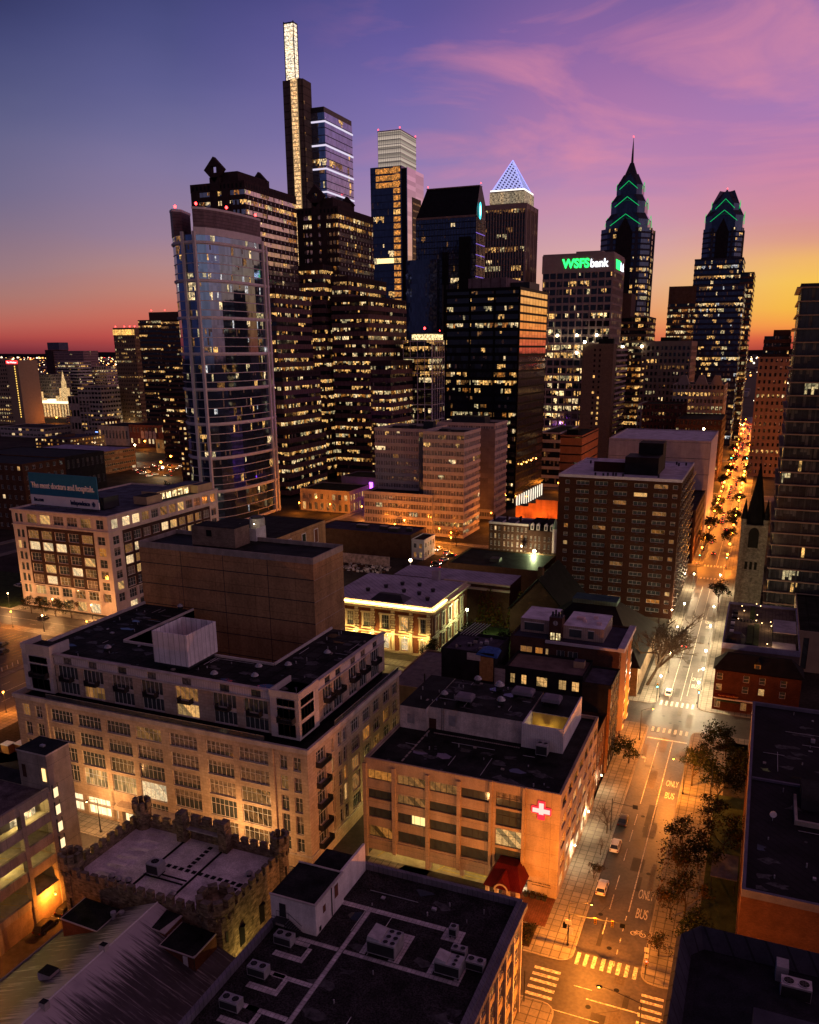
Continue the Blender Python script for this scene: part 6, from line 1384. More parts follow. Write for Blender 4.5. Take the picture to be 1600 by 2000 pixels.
for k in range(42): z = 6.3*k; m.box(24.5, 31.5, -.5, -.1, z+1.2, z+5.4, AM if k % 7 else WARM); m.box(24, 32, -.9, -.1, z+5.6, z+6.2, surf('steel_rail', (.7, .6, .55)))
m.build('corner_light', t, kind='stuff')
m = MB()
for z in (258.5, 252.2, 246): m.box(6, 30, -.6, -.1, z, z+4.4, AM)
m.box(6, 24, -.6, -.1, 177.5, 182, glow('band_amber', (1, .7, .28), 2)); m.build('upper_light_band', t)
m = MB(); BX_ = NT('translucent_box'); s_ = BX_.n('ShaderNodeSeparateXYZ', {0: BX_.n('ShaderNodeTexCoord').outputs['Object']})
fr_ = BX_.n('ShaderNodeMath', {0: BX_.m_('MULTIPLY', BX_.m_('SUBTRACT', s_.outputs[2], 264.), 1/6.3), 1: 1.}, operation='FRACT').outputs[0]
e = BX_.n('ShaderNodeEmission', {'Color': (1, .80, .66, 1), 'Strength': BX_.n('ShaderNodeMapRange', {0: fr_, 3: .62, 4: .16}).outputs[0]}); BX_.t.links.new(e.outputs[0], BX_.out.inputs[0]); BX_.m.cycles.emission_sampling = 'NONE'; BX = BX_.m; m.box(6.5, 30, 5, 44, 264.6, 296, BX); m.build('box_top', t)
m = MB()
for k in range(13): m.box(6.4+k*1.96, 6.6+k*1.96, 4.8, 5, 264.6, 297, METAL)
for k in range(9): m.box(6.4, 30.2, 4.7, 4.9, 265+k*3.9, 265.5+k*3.9, METAL); m.box(30.1, 30.3, 5, 44, 265+k*3.9, 265.5+k*3.9, METAL)
m.box(6.2, 30.4, 4.6, 44, 296, 297, surf('rim', (.6, .5, .52))); m.build('box_frame', t)
for x, y in ((7, 5), (29.6, 5), (29.8, 43)): beacon(t, x, y, 298.4, .5)
# --- dark glass tower with a sloping roof and glowing oval emblem
t = tower('slope_roof_tower', 'dark navy glass tower with a steep sloping roof and a cyan oval emblem', -250.9, 740, 56.5, 36)
w = MB(); bands(t, w, rect(0, 56.5, 0, 36), 0, 41, 5.05, cell=2.6, gm=SKD, sm=surf('mullion_black', (.012, .012, .02)), sh=.7, sd=.1, p=.05, lits=(WARM, DIM, WHITE), runs=.7, blind=.02, edges=(0, 1), pe=1, pw=.25, pd=.2, pm=METALD)
w.box(-6, 24, -10, 0, 0, 172, SKD); w.box(26, 31, -2, 0, 0, 178, BLACK); w.box(42, 52, -3, 0, 0, 190, BLACK)
for k in range(3): w.box(29+k*4, 30.4+k*4, -10.2, -10, 0, 150, METALD)
w.build('frame', t)
m = MB(); m.loft([[(0, 0, 207), (56.5, 0, 207), (56.5, 36, 207), (0, 36, 207)], [(5, 14, 232.5), (55, 14, 232.5), (55, 20, 232.5), (5, 20, 232.5)]], surf('sloped_roof_dark', (.015, .013, .018), rough=.35, pattern='rows', ps=1.4)); m.build('sloped_roof', t)
m = MB(); m.box(0, 56.5, -.5, .3, 206, 207.6, surf('eave_rose', (.22, .14, .13))); m.box(5, 55, 13, 21, 232.5, 233.4, MATS['eave_rose']); m.build('eave', t)
m = MB(); m.add([(57.1, 10+2.6*math.cos(k*.4), 212+7*math.sin(k*.4)) for k in range(16)], (tuple(range(16)),), glow('cyan_emblem', (.05, .75, .85), 5)); m.add([(57.15, 10+1.4*math.cos(k*.4), 212+4*math.sin(k*.4)) for k in range(16)], (tuple(range(16)),), glow('white_emblem', (.8, 1, 1), 4)); m.build('emblem', t)
for x in (5, 55): beacon(t, x, 17, 235.4, .5)
m = MB()
for k in range(9): m.box(56.6, 57, 1+k*3.8, 1.5+k*3.8, 60, 206, METAL)
for z in range(8): m.box(56.6, 57, 0, 34, 130+z*9, 130.4+z*9, glow('purple_line', (.35, .2, 1), .8))
m.build('side_frame', t)
# --- tower with the lit pyramid
t = tower('pyramid_tower', 'square tower with chamfered crown and a glowing lattice pyramid on top', -206.5, 740, 35.7, 36)
w = MB(); STP = surf('stone_pilaster', (.30, .22, .20), var=.2)
bands(t, w, rect(0, 35.7, 0, 36.4), 0, 41, 5.15, cell=2.6, gm=GD, sm=surf('stone_brown_dark', (.10, .07, .065)), sh=.9, sd=.12, p=.30, lits=(WARM, WHITE, WARM, DIM), runs=.7, blind=.05, edges=(0, 1), pe=1, pw=.7, pd=.8, pm=STP)
w.prism(offset(rect(0, 35.7, 0, 36.4), .9), 210, 214, STP)
for k in range(4): w.box(35.7-.4+k*.001, 36.9, -1+k*12.2, .6+k*12.2, 0, 214, STP)
w.build('frame', t)
m = MB(); m.prism(offset(rect(0, 35.7, 0, 36.4), -3), 214, 225, surf('crown_stone', (.45, .38, .33), pattern='seam', ps=2.6)); m.build('crown', t)
m = MB(); 
for a in ((2.6, 33.2, 2.4, 2.6), (33.2, 33.4, 2.6, 34)): m.box(*a, 215, 224, lit('crown_wash', (1, .78, .5), .55, var=.5, cell=(2.6, 12)))
m.box(3, 33, 2.9, 33.4, 225, 226.2, glow('crown_lip', (1, .9, .8), 1.6)); m.build('crown_light', t)
PG = NT('pyramid_lattice'); tc_ = PG.n('ShaderNodeTexCoord').outputs['Object']; s_ = PG.n('ShaderNodeSeparateXYZ', {0: tc_})
hh = PG.m_('ADD', s_.outputs[0], s_.outputs[1])
d1 = PG.n('ShaderNodeMath', {0: PG.m_('MULTIPLY', PG.m_('ADD', hh, s_.outputs[2]), .26), 1: 1.}, operation='FRACT').outputs[0]; d2 = PG.n('ShaderNodeMath', {0: PG.m_('MULTIPLY', PG.m_('SUBTRACT', hh, s_.outputs[2]), .26), 1: 1.}, operation='FRACT').outputs[0]
lines = PG.m_('MAXIMUM', PG.m_('GREATER_THAN', d1, .55), PG.m_('GREATER_THAN', d2, .55))
e = PG.n('ShaderNodeEmission', {'Color': PG.mix(lines, (.12, .08, .35, 1), (.50, .50, 1, 1)), 'Strength': PG.n('ShaderNodeMapRange', {0: lines, 3: .3, 4: .95}).outputs[0]}); PG.t.links.new(e.outputs[0], PG.out.inputs[0]); PG.m.cycles.emission_sampling = 'NONE'
m = MB(); m.loft([[(4.5, 4.5, 226.3), (31.5, 4.5, 226.3), (31.5, 31.5, 226.3), (4.5, 31.5, 226.3)], [(17.9, 17.9, 251), (18.1, 17.9, 251), (18.1, 18.1, 251), (17.9, 18.1, 251)]], PG.m); m.build('pyramid', t)
m = MB()
for x, y in ((4.5, 4.5), (31.5, 4.5), (31.5, 31.5)): m.tube((x, y, 226.3), (18, 18, 251.3), .45, glow('ridge_violet', (.35, .35, 1), 1.6))
m.build('ridge', t)
# --- black office tower with the rose-reflecting side
t = tower('black_tower', 'black glass office tower whose side reflects the orange sunrise', -138.6, 489, 46.7, 55)
t.rotation_euler = (0, 0, R_(-2.5)); t.location = (-138.6-46.7*math.cos(R_(2.5)), 489+46.7*math.sin(R_(2.5)), 0)  # turned slightly off the grid so the side glass catches the orange sky
w = MB(); n = 27; BLK = surf('black_metal_panel', (.008, .008, .009), rough=.4)
bands(t, w, rect(0, 46.7, 0, 55), 2, n, 4.7, cell=2.6, gm=GD, sm=BLK, sh=1.9, sd=.3, p=.45, lits=(WARM, WARM, DIM, WHITE, AMBER), runs=.4, blind=.06, edges=(0,), floorp=lambda k: .42*random.choice((.1, .4, .8, 1.2, 2)) if k != 22 else .95)
for u in (0, 15.6, 31, 46.3): w.box(u, u+.9, -.7, -.3, 2, 129, BLK)
w.prism(offset(rect(0, 46.7, 0, 55), .35), 127.9, 129.6, BLK)
for k in range(10): w.box(46.9, 47.06, .5+k*5.9, .8+k*5.9, 0, 128, BLK)
w.build('frame', t)
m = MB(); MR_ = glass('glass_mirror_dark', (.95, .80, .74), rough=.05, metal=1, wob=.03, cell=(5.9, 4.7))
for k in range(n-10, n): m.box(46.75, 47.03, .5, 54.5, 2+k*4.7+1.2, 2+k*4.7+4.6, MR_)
for k in range(0, n-10): m.box(46.75, 47.03, .5, 54.5, 2+k*4.7+1.2, 2+k*4.7+4.6, glass('glass_dark_reflection', (.10, .09, .10), rough=.1, metal=.6))  # duller glass on the lower floors paints in the dark city reflection
m.build('side_glazing', t)
m = MB(); m.box(10, 34, 12, 44, 129.6, 136, surf('plant_rose', (.20, .14, .15), pattern='seam', ps=6)); m.box(32, 46, 20, 40, 129.6, 133.5, METALD); m.build('plant_room', t)
m = MB()
for k in range(12): m.box(47, 47.5, 3+k*4.8, 3.5+k*4.8, 0, 8, glow('arcade_column_glow', (1, .85, .65), 1.5))  # light on the white columns is given as their own glow
m.box(47.0, 47.2, 1, 59, 9.5, 11, BLK); m.build('arcade', t)
for y in (8, 18, 28, 38): m = MB(); m.ball(48, y, 27, .5, glow('orange_lamp', (1, .4, .08), 12), n=6); m.build('wall_lamp', t)
# --- ribbon windowed office group
RBN = surf('ribbon_panel', (.46, .39, .36), var=.15, streak=.1); RG = glass('ribbon_glass', (.30, .27, .27), rough=.15, metal=.5, wob=.3, cell=(1.5, 4.1))
def ribbon(label, x, y, W, D, Z, p, f0=0):
    t = tower('ribbon_office', label, x, y, W, D, 'office building'); t['group'] = 'pale ribbon windowed offices'
    w = MB(); n = round(Z/4.1); fh = Z/n
    bands(t, w, rect(0, W, 0, D), 0, n, fh, cell=1.5, gm=RG, sm=RBN, sh=1.75, sd=.3, p=p, lits=(DIM, WARM, WHITE), runs=.7, blind=.28, edges=(0, 1), bm=surf('blind_pale', (.42, .36, .32), var=.4))
    for e, L in ((0, W), (1, D)):
        M = frameM((0, 0, 0), (1, 0, 0)) if e == 0 else frameM((W, 0, 0), (0, 1, 0))
        for k in range(int(L/1.5)): w.box(k*1.5, k*1.5+.1, 0, Z-.2, .02, .2, PALEF, M=M)
    w.build('frame', t); roofcap(t, rect(0, W, 0, D), Z, ROOFT, 1.6, RBN); return t
t = ribbon('pale office block with ribbon windows, the widest one over the podium', -166.7, 415, 30.6, 30, 52.7, .10)
for x, y, w_, h in ((5, 12, 5, 1.6), (14, 14, 3, 2), (22, 16, 6, 4)): boxpart(t, 'roof_unit', (x, x+w_, y, y+4, 52.9, 52.9+h), METALD)
t = ribbon('pale office block with ribbon windows, the slim front one above the small tree', -140.6, 400, 22, 26, 53.2, .16); boxpart(t, 'roof_unit', (4, 9, 12, 16, 53.4, 55), METALD)
boxpart(t, 'dark_recess', (-5.2, -.2, 6, 16, 0, 51), SKD)
t = ribbon('pale office block with ribbon windows, the rear one with a blank grey stair wall', -140.8, 453, 34, 24, 53.4, .06)
boxpart(t, 'stair_wall', (22.6, 34.3, -.5, -.31, 6, 52), surf('stair_wall_grey', (.24, .19, .19), pattern='panel', var=.2)); boxpart(t, 'roof_house', (6, 26, 6, 16, 53.6, 58), METALD)
t = ribbon('pale podium office with ribbon windows and a planted terrace on its roof', -157.3, 398, 39, 16.8, 20.7, .14)
# --- small black tower with a white grid and lit roof terrace
t = tower('white_grid_tower', 'black glass tower with a thin white grid and a brightly lit roof terrace', -236.8, 600, 23.5, 26)
w = MB(); bands(t, w, rect(0, 23.5, 0, 26), 2, 22, 4.55, cell=2.2, gm=GD, sm=BLK, sh=.8, sd=.12, p=.22, lits=(WARM, WHITE, DIM), runs=.7, edges=(0, 1))
for k in range(5): w.box(k*5.8, k*5.8+.35, -.5, -.2, 0, 102, WHITEP)
for k in range(6): w.box(23.7, 24, k*5, k*5+.35, 0, 102, WHITEP)
for k in range(9): w.box(0, 23.6, -.52, -.2, 8+k*11.6, 8.4+k*11.6, WHITEP); w.box(23.7, 24.02, 0, 26, 8+k*11.6, 8.4+k*11.6, WHITEP)
w.build('frame', t)
m = MB(); m.box(6, 23, 3, 24, 102.2, 106.2, BRIGHT); m.box(4, 24, 1, 26, 106.4, 107.2, METALD); m.build('roof_terrace', t); beacon(t, 16, 4, 110.5, .9); beacon(t, 22, 20, 109, .4)
# --- bank tower with lit name
t = tower('bank_tower', 'pale gridded office tower with a green and white lit bank name at its top', -126.9, 720, 57.6, 51)
w = MB(); BKS = surf('bank_concrete', (.34, .26, .24), var=.15); n = 24
bands(t, w, rect(0, 57.6, 0, 51.3), 4, n, 6.3, cell=2.9, gm=GD, sm=BKS, sh=1.9, sd=.3, p=.5, lits=(WARM, WHITE, WARM, BRIGHT), runs=.55, blind=.08, edges=(0, 1), pe=2, pw=.9, pd=.8, pm=BKS,
      floorp=lambda k: .95 if k in (15, 14, 13, 11, 10, 7, 6, 3, 2, 1, 0) and random.random() < .75 else random.choice((.12, .3, .45)))
w.prism(offset(rect(0, 57.6, 0, 51.3), .8), 155.2, 169, BKS); w.build('frame', t); roofcap(t, rect(0, 57.6, 0, 51.3), 168.6, ROOFD, 1.6, BKS)
FM = frameM((0, -.95, 0), (1, 0, 0)); GN = glow('sign_green', (.02, .9, .12), 3.2); WN = glow('sign_white_lit', (.85, .9, 1), 3)
fit_text('WSFS', 9.6, GN, t, FM, 16, 38.5, 159.2, .3); fit_text('bank', 8.8, WN, t, FM, 39.6, 54, 159.2, .12)
FM2 = frameM((58.5, 0, 0), (0, 1, 0)); fit_text('WSFS', 9.6, GN, t, FM2, 8, 30, 158.4, .3); fit_text('bank', 8.8, WN, t, FM2, 31.5, 46, 158.4, .12)
boxpart(t, 'plant_room', (24, 46, 14, 34, 169, 173), BKS); 
FLD = glow('flood_lamp', (1, .85, .5), 30)
for x, z in ((14.5, 106), (31, 106), (47.5, 106), (31.5, 92)): m = MB(); m.ball(x, -2, z, 1.0, FLD, n=6); m.build('flood_lamp', t)
# --- brown building right of the bank
t = tower('brown_tower', 'brown office tower partly hidden beside the bank tower', -108, 800, 30, 40)
w = MB(); bands(t, w, rect(0, 30, 0, 60), 3, 22, 5.4, cell=3, gm=GD, sm=surf('brown_panel', (.13, .075, .06), var=.2), sh=2.2, sd=.3, p=.45, lits=(WARM, AMBER, WARM), runs=.5, edges=(0, 1)); w.build('frame', t)
roofcap(t, rect(0, 30, 0, 60), 121.8, ROOFD, 1.4, MATS['brown_panel']); boxpart(t, 'upper_block', (0, 15, 0, 26, 122, 143), MATS['brown_panel'], ROOFD)
for x, z in ((5, 100), (27, 97)): m = MB(); m.ball(x, -1.6, z, 1.1, FLD, n=6); m.build('flood_lamp', t)
# --- the two stepped glass towers with green chevrons
GL = glow('green_line', (.01, .55, .14), 1.1); NV = surf('stone_navy_grey', (.055, .052, .075), var=.2)
def chevron_tower(label, x, y, W, D, zs, zcrown, tiers, spire, ztip, p, cap=.55):
    t = tower('chevron_tower', label, x, y, W, D); t['group'] = 'towers with green chevron lights'
    w = MB(); n = int(zs/5.1)
    c = W*.16
    P8 = [(c, 0), (W-c, 0), (W, c), (W, D-c), (W-c, D), (c, D), (0, D-c), (0, c)]
    bands(t, w, P8, 0, n, zs/n, cell=2.6, gm=SKD, sm=NV, sh=1.7, sd=.2, p=p, lits=(WARM, WHITE, WARM, DIM), runs=.5, blind=.03, edges=(0, 1, 2), pe=0)
    for a in (W*.22, W*.72): w.box(a, a+W*.06, -1, -.1, 0, zs, NV)
    for a in (D*.22, D*.72): w.box(W+.1, W+1, a, a+D*.06, 0, zs, NV)
    w.build('frame', t)
    # stacked gabled tiers, each narrower, with folded roofs on all four sides
    z = zs; cx_, cy_ = W/2, D/2
    for i, (hw, h1, h2) in enumerate(tiers):
        m = MB(); q = hw*.62; zb = z-h2*.6 if i else z-.1
        P_ = [(cx_-q, cy_-hw), (cx_+q, cy_-hw), (cx_+hw, cy_-q), (cx_+hw, cy_+q), (cx_+q, cy_+hw), (cx_-q, cy_+hw), (cx_-hw, cy_+q), (cx_-hw, cy_-q)]
        m.prism(P_, zb, z+h1, SKD)
        for k in range(4):      # gable on each side rising to a point
            M = Matrix.Translation((cx_, cy_, 0)) @ Matrix.Rotation(k*math.pi/2, 4, 'Z')
            m.add([M @ Vector(v) for v in ((-q, -hw-.3, z+h1), (q, -hw-.3, z+h1), (0, -hw*.55, z+h1+h2), (0, -hw*.1, z+h1+h2*.9))], ((0, 1, 2), (1, 3, 2), (0, 2, 3)), SKD)
        m.loft([[(x_, y_, z+h1) for x_, y_ in P_], [(cx_+(x_-cx_)*cap, cy_+(y_-cy_)*cap, z+h1+h2*.9) for x_, y_ in P_]], NV)
        m.build('crown_tier', t)
        m = MB(); r = .24
        for k in (0, 1, 3):
            M = Matrix.Translation((cx_, cy_, 0)) @ Matrix.Rotation(k*math.pi/2, 4, 'Z')
            a = M @ Vector((-q*1.15, -hw-.5, z+h1-h2*.35)); b_ = M @ Vector((0, -hw-.9, z+h1+h2*.3)); c_ = M @ Vector((q*1.15, -hw-.5, z+h1-h2*.35)); m.tube(a, b_, r, GL); m.tube(b_, c_, r, GL)
        m.build('chevron_light', t); z = z+h1+h2*.62
    m = MB(); hw = tiers[-1][0]; m.loft([[(cx_-hw*.62, cy_-hw*.62, z-3), (cx_+hw*.62, cy_-hw*.62, z-3), (cx_+hw*.62, cy_+hw*.62, z-3), (cx_-hw*.62, cy_+hw*.62, z-3)], [(cx_-1.6, cy_-1.6, z+spire), (cx_+1.6, cy_-1.6, z+spire), (cx_+1.6, cy_+1.6, z+spire), (cx_-1.6, cy_+1.6, z+spire)]], NV)
    m.cyl(cx_, cy_, z+spire, z+spire+(ztip-z-spire)*.5, 1.2, METALD, .8); m.cyl(cx_, cy_, z+spire+(ztip-z-spire)*.5, ztip, .8, METALD, .1); m.build('spire', t)
    beacon(t, cx_, cy_, ztip+.5, .5)
    # tall arched window bay on the front
    m = MB(); m.box(W*.34, W*.66, -.7, -.15, zs*.62, zs-4, surf('bay_dark', (.03, .022, .026), pattern='seam', ps=1.6)); m.add([(W*.34, -.7, zs-4), (W*.66, -.7, zs-4), (W*.5, -.7, zs+10)], ((0, 1, 2),), MATS['bay_dark']); m.build('tall_bay', t)
    return t
chevron_tower('tallest of the green lit chevron towers, with stacked gables and a long needle spire', -120, 865, 47, 44, 206, 0, ((20, 8, 15), (16, 7, 13), (12, 7, 11)), 14, 288.5, .40)
t = chevron_tower('shorter chevron topped tower with one green lit gable and no long mast', -44, 1025, 41, 44, 221, 0, ((19.5, 13, 17), (14, 2, 15)), 4, 263, .06, .25)
m = MB(); w = m; bands(t, w, rect(-5, 45, -10, 50), 0, 36, 5.2, cell=2.6, gm=SKD, sm=NV, sh=1.9, sd=.25, p=.35, lits=(WARM, WHITE, COOL, DIM), runs=.6, edges=(0, 1)); w.build('lower_block', t); roofcap(t, rect(-5, 45, -10, 50), 187.2, ROOFD, 2, NV)
# --- broad dark office in front of them
t = tower('wide_office_tower', 'broad dark blue office block full of scattered lights below the chevron towers', -32, 900, 62, 50)
w = MB(); bands(t, w, rect(18, 62, 0, 50), 0, 30, 5.1, cell=2.4, gm=SKD, sm=surf('navy_panel', (.022, .022, .05)), sh=1.9, sd=.2, p=.42, lits=(WARM, WHITE, COOL, DIM, WARM), runs=.6, edges=(0, 1)); w.build('frame', t); roofcap(t, rect(18, 62, 0, 50), 153, ROOFD, 1.5, NV)
w = MB(); bands(t, w, rect(-8, 17.9, -2, 50), 0, 27, 5.1, cell=2.4, gm=GD, sm=surf('brown_slab', (.10, .06, .05)), sh=2.1, sd=.25, p=.6, lits=(WARM, WHITE, AMBER), runs=.4, edges=(0, 1)); w.build('side_block', t); boxpart(t, 'plant_block', (-8, 17.9, -2, 50, 137.6, 154), MATS['brown_slab'], ROOFD)
t = tower('slim_tower', 'slim dark tower with a glowing street edge right of the chevron tower', -26, 955, 13, 60)
w = MB(); bands(t, w, rect(0, 13, 0, 60), 0, 33, 5.1, cell=2.4, gm=GD, sm=surf('rust_panel', (.12, .06, .05)), sh=2, sd=.2, p=.45, lits=(WARM, AMBER), runs=.5, edges=(0, 1)); w.build('frame', t); roofcap(t, rect(0, 13, 0, 60), 168.3, ROOFD, 1, BLACK)
# --- tan slab with a floodlamp on top
t = tower('tan_slab_tower', 'windowless looking tan slab tower with a bright lamp on its roof corner', -119.6, 702, 25.1, 60)
SB = surf('tan_brick_slab', (.20, .14, .10), pattern='brick', ps=2, var=.15)
w = MB(); w.box(0, 25.1, 0, 14, 0, 99, SB, ROOFD)
for k in range(22):
    for u in (9.4, 13.6): w.box(u, u+1.5, -.06, -.01, 5+k*4.2, 7+k*4.2, random.choice((BLACK, BLACK, BLACK, WARM)))
w.build('wall', t)
w = MB(); bands(t, w, rect(14, 25, 14.2, 66), 1, 22, 4.4, cell=3.2, gm=GD, sm=surf('balcony_rose', (.36, .28, .27)), sh=1.6, sd=1.0, p=.12, lits=(WARM, DIM), edges=(0, 1)); w.build('balcony', t, kind='stuff')
boxpart(t, 'plant_room', (12, 24, 4, 10, 99, 103), BLACK); m = MB(); m.ball(1.5, -.5, 100.5, 1.1, FLD, n=6); m.build('flood_lamp', t)
# --- square-windowed tower
t = tower('square_window_tower', 'stone grid tower of square windows, half of them lit yellow', -68.4, 800, 42.3, 61)
w = MB(); BS = surf('grid_stone', (.22, .17, .15), var=.15)
bands(t, w, rect(0, 42.3, 0, 61), 2, 17, 5.6, cell=3.85, gm=GD, sm=BS, sh=2.3, sd=.4, p=.5, lits=(WARM, WARM, WHITE, DIM), runs=.8, edges=(0, 1), pe=1, pw=1.6, pd=.41, pm=BS, floorp=lambda k: .6 if k < 10 else .18); w.prism(offset(rect(0, 42.3, 0, 61), .45), 97.2, 101, BS); w.build('frame', t); roofcap(t, rect(0, 42.3, 0, 61), 100.8, ROOFD, .8, BS); boxpart(t, 'plant_room', (14, 30, 14, 34, 101, 105), BLACK)
# --- street wall of smaller blocks toward the avenue's far end
def sblock(name, label, x, y, W, D, H, fh, wm, p, lits=(WARM, WARM, DIM), cell=3, pe=1, pw=1.2, top=None, sides=(0, 1), sh=None, group=None, gm=GD):
    t = tower(name, label, x, y, W, D, 'building')
    if group: t['group'] = group
    w = MB(); n = max(1, int(H/fh)); bands(t, w, rect(0, W, 0, D), 0, n, H/n, cell=cell, gm=gm, sm=wm, sh=sh or H/n*.45, sd=.3, p=p, lits=lits, runs=.8, edges=sides, pe=pe, pw=pw, pd=.32, pm=wm); w.build('wall', t)
    roofcap(t, rect(0, W, 0, D), H, top or ROOFD, .9, wm); return t
sblock('white_corner_block', 'small white block with a rounded look wedged below the square window tower', -80.5, 730, 21, 44, 49, 5, surf('white_terracotta', (.5, .42, .4), var=.15), .3)
sblock('brick_block', 'dark red brick block below the square window tower with a mansard top', -62, 690, 30, 40, 52, 5, surf('brick_maroon', (.09, .035, .03), var=.2), .25)
sblock('brick_block', 'dark brick block beside the avenue with a few warm windows', -30, 650, 32, 60, 44, 5, BRICKD, .2)
t = sblock('mansard_block', 'white topped block with arched dormers and lit upper windows above the avenue', -34, 730, 40, 50, 66, 5.5, surf('pale_stone_far', (.30, .25, .24), var=.2), .35)
m = MB()
for x in (8, 22, 34): m.loft([[(x-5, -1, 66.5), (x+5, -1, 66.5), (x+5, 4, 66.5), (x-5, 4, 66.5)], [(x-2, -1, 74), (x+2, -1, 74), (x+2, 4, 74), (x-2, 4, 74)]], MATS['pale_stone_far'])
m.build('dormer', t)
sblock('striped_car_park', 'low striped car park with pale decks and an orange lit side wall', -133.2, 582, 13.8, 60, 37.6, 5.4, surf('deck_white_stripe', (.45, .38, .37), var=.15), .3, pe=0, sides=(0,), gm=BLACK if 0 else GD, sh=2.2)
w_ = sblock('brick_block', 'plain rust coloured block whose blank side glows orange above the striped car park', -118, 584, 15, 60, 36, 5.4, surf('orange_lit_rust', (.30, .13, .07), var=.2), 0, pe=0, sides=(), sh=5)  # orange lamplight on the side wall is part of this colour
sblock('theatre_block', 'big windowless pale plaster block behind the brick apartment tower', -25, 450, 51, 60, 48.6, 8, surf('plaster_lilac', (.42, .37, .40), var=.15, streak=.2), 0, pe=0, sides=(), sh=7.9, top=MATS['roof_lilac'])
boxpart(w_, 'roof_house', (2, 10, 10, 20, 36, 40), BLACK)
m = MB()
t = sblock('street_block', 'low dark street block with lit shopfronts between the apartment tower and the plaster block', -25.5, 388, 30, 58, 24, 4.6, BRICKD, .25)
# --- tall gridded hotel on the right of the avenue
t = thing('old_hotel_tower', 'old brown brick hotel tower with paired windows right of the avenue', 'hotel', (-9.4, 687, 0))
w = MB(); HB = surf('hotel_brick', (.24, .14, .10), var=.2)
bands(t, w, rect(0, 21, 0, 60), 0, 17, 5.15, cell=1.75, gm=GD, sm=HB, sh=2.6, sd=.3, p=.22, lits=(WARM, WHITE), runs=.9, edges=(0, 3), pe=2, pw=1.9, pd=.33, pm=HB, bm=surf('shade_white', (.55, .5, .48))); w.build('wall', t)
roofcap(t, rect(0, 21, 0, 60), 87.6, ROOFD, 1.2, HB)
w = MB(); bands(t, w, rect(2, 20.6, 6, 50), 88, 3, 5.2, cell=1.9, gm=GD, sm=BRICKD, sh=2.8, sd=.3, p=.1, edges=(0, 3)); w.box(8, 20, 8, 40, 103.6, 108, BRICKD); w.build('upper_storeys', t)
# --- tall residential glass tower at the right edge
t = thing('balcony_glass_tower', 'dark glass apartment tower with pale floor edges at the right edge', 'apartment tower', (6.3, 306, 0))
w = MB(); n = 27; fh = 113.5/n; EDG = surf('floor_edge_rose', (.24, .155, .12), var=.15)
bands(t, w, rect(0, 46, 0, 40), 0, n, fh, cell=2.1, gm=surf('glass_flat_dark', (.035, .034, .04), rough=.15, var=.5, spec=.6), sm=BLK, sh=.35, sd=.1, p=.10, lits=(WARM, DIM, WHITE), runs=.7, blind=.3, edges=(0, 3), bm=surf('curtain_grey', (.10, .09, .09), var=.5))
for k in range(n+1): w.box(-.8 if k % 3 else -1.4, 46, -.9 if k % 3 else -1.3, .3, k*fh-.15, k*fh+.25, EDG); w.box(-.8 if k % 3 else -1.4, .2, .3, 40, k*fh-.15, k*fh+.25, EDG)
for k in range(23): w.box(k*2.1, k*2.1+.12, -.16, -.05, 0, 113, METALD)
for k in range(6): w.box(k*8.4, k*8.4+.5, -.4, -.05, 0, 113, METALD)
w.build('frame', t); boxpart(t, 'parapet', (-.3, 46, -.3, 40, 113.6, 114.8), METALD, ROOFD)
# ================================================================ the far left: civic buildings, hotels, then the low city
random.seed(66)
def at(x, z, Y, Y2): return x*Y2/Y, 95-(95-z)*Y2/Y
TW = lit('floodlit_stone', (1, .66, .30), 1.25, var=.3, cell=(4, 30)); TWC = glow('floodlit_cornice', (1, .78, .42), 2.4); TWD = surf('temple_stone', (.55, .42, .28), var=.2)  # floodlighting is put into the stone and cornice as their own glow
t = thing('temple', 'floodlit pale temple with two slender spires far off to the left', 'temple', (-1029, 950, 0))
m = MB(); m.box(0, 79, 0, 50, 0, 22, TWD); m.build('body', t)
m = MB()
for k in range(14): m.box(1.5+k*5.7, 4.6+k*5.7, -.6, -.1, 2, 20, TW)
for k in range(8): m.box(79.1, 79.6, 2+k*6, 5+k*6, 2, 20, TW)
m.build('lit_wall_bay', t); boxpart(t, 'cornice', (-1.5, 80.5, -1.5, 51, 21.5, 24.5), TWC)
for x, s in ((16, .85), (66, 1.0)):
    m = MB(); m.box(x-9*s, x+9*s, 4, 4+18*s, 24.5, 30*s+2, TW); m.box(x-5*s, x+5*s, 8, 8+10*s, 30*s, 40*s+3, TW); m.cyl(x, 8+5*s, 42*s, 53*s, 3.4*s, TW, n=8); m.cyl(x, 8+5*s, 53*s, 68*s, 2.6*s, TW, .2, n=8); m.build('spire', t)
def hotel_like(name, label, x, y, W, D, H, fh, wm, p, cat='building', **k):
    t = tower(name, label, x, y, W, D, cat); w = MB(); n = int(H/fh)
    bands(t, w, rect(0, W, 0, D), 0, n, H/n, sm=wm, sh=H/n*.5, sd=.3, p=p, edges=(0, 1), pm=wm, **k); w.build('wall', t); roofcap(t, rect(0, W, 0, D), H, ROOFD, 1, wm); return t
HOT = surf('far_stone_tan', (.32, .24, .17), var=.15)
t = hotel_like('far_hotel', 'tan hotel slab with a red lit name strip beside the floodlit temple', -942, 850, 60, 40, 83, 5, HOT, .25, cell=4, pe=1, pw=1.6, pd=.32)
m = MB(); m.box(60.2, 80, -3, 30, 0, 84, HOT); m.build('end_wall', t)
m = MB(); m.box(60, 80.2, -3.5, -3.1, 79.5, 83.5, glow('sign_red', (1, .03, .03), 3)); m.build('sign', t)
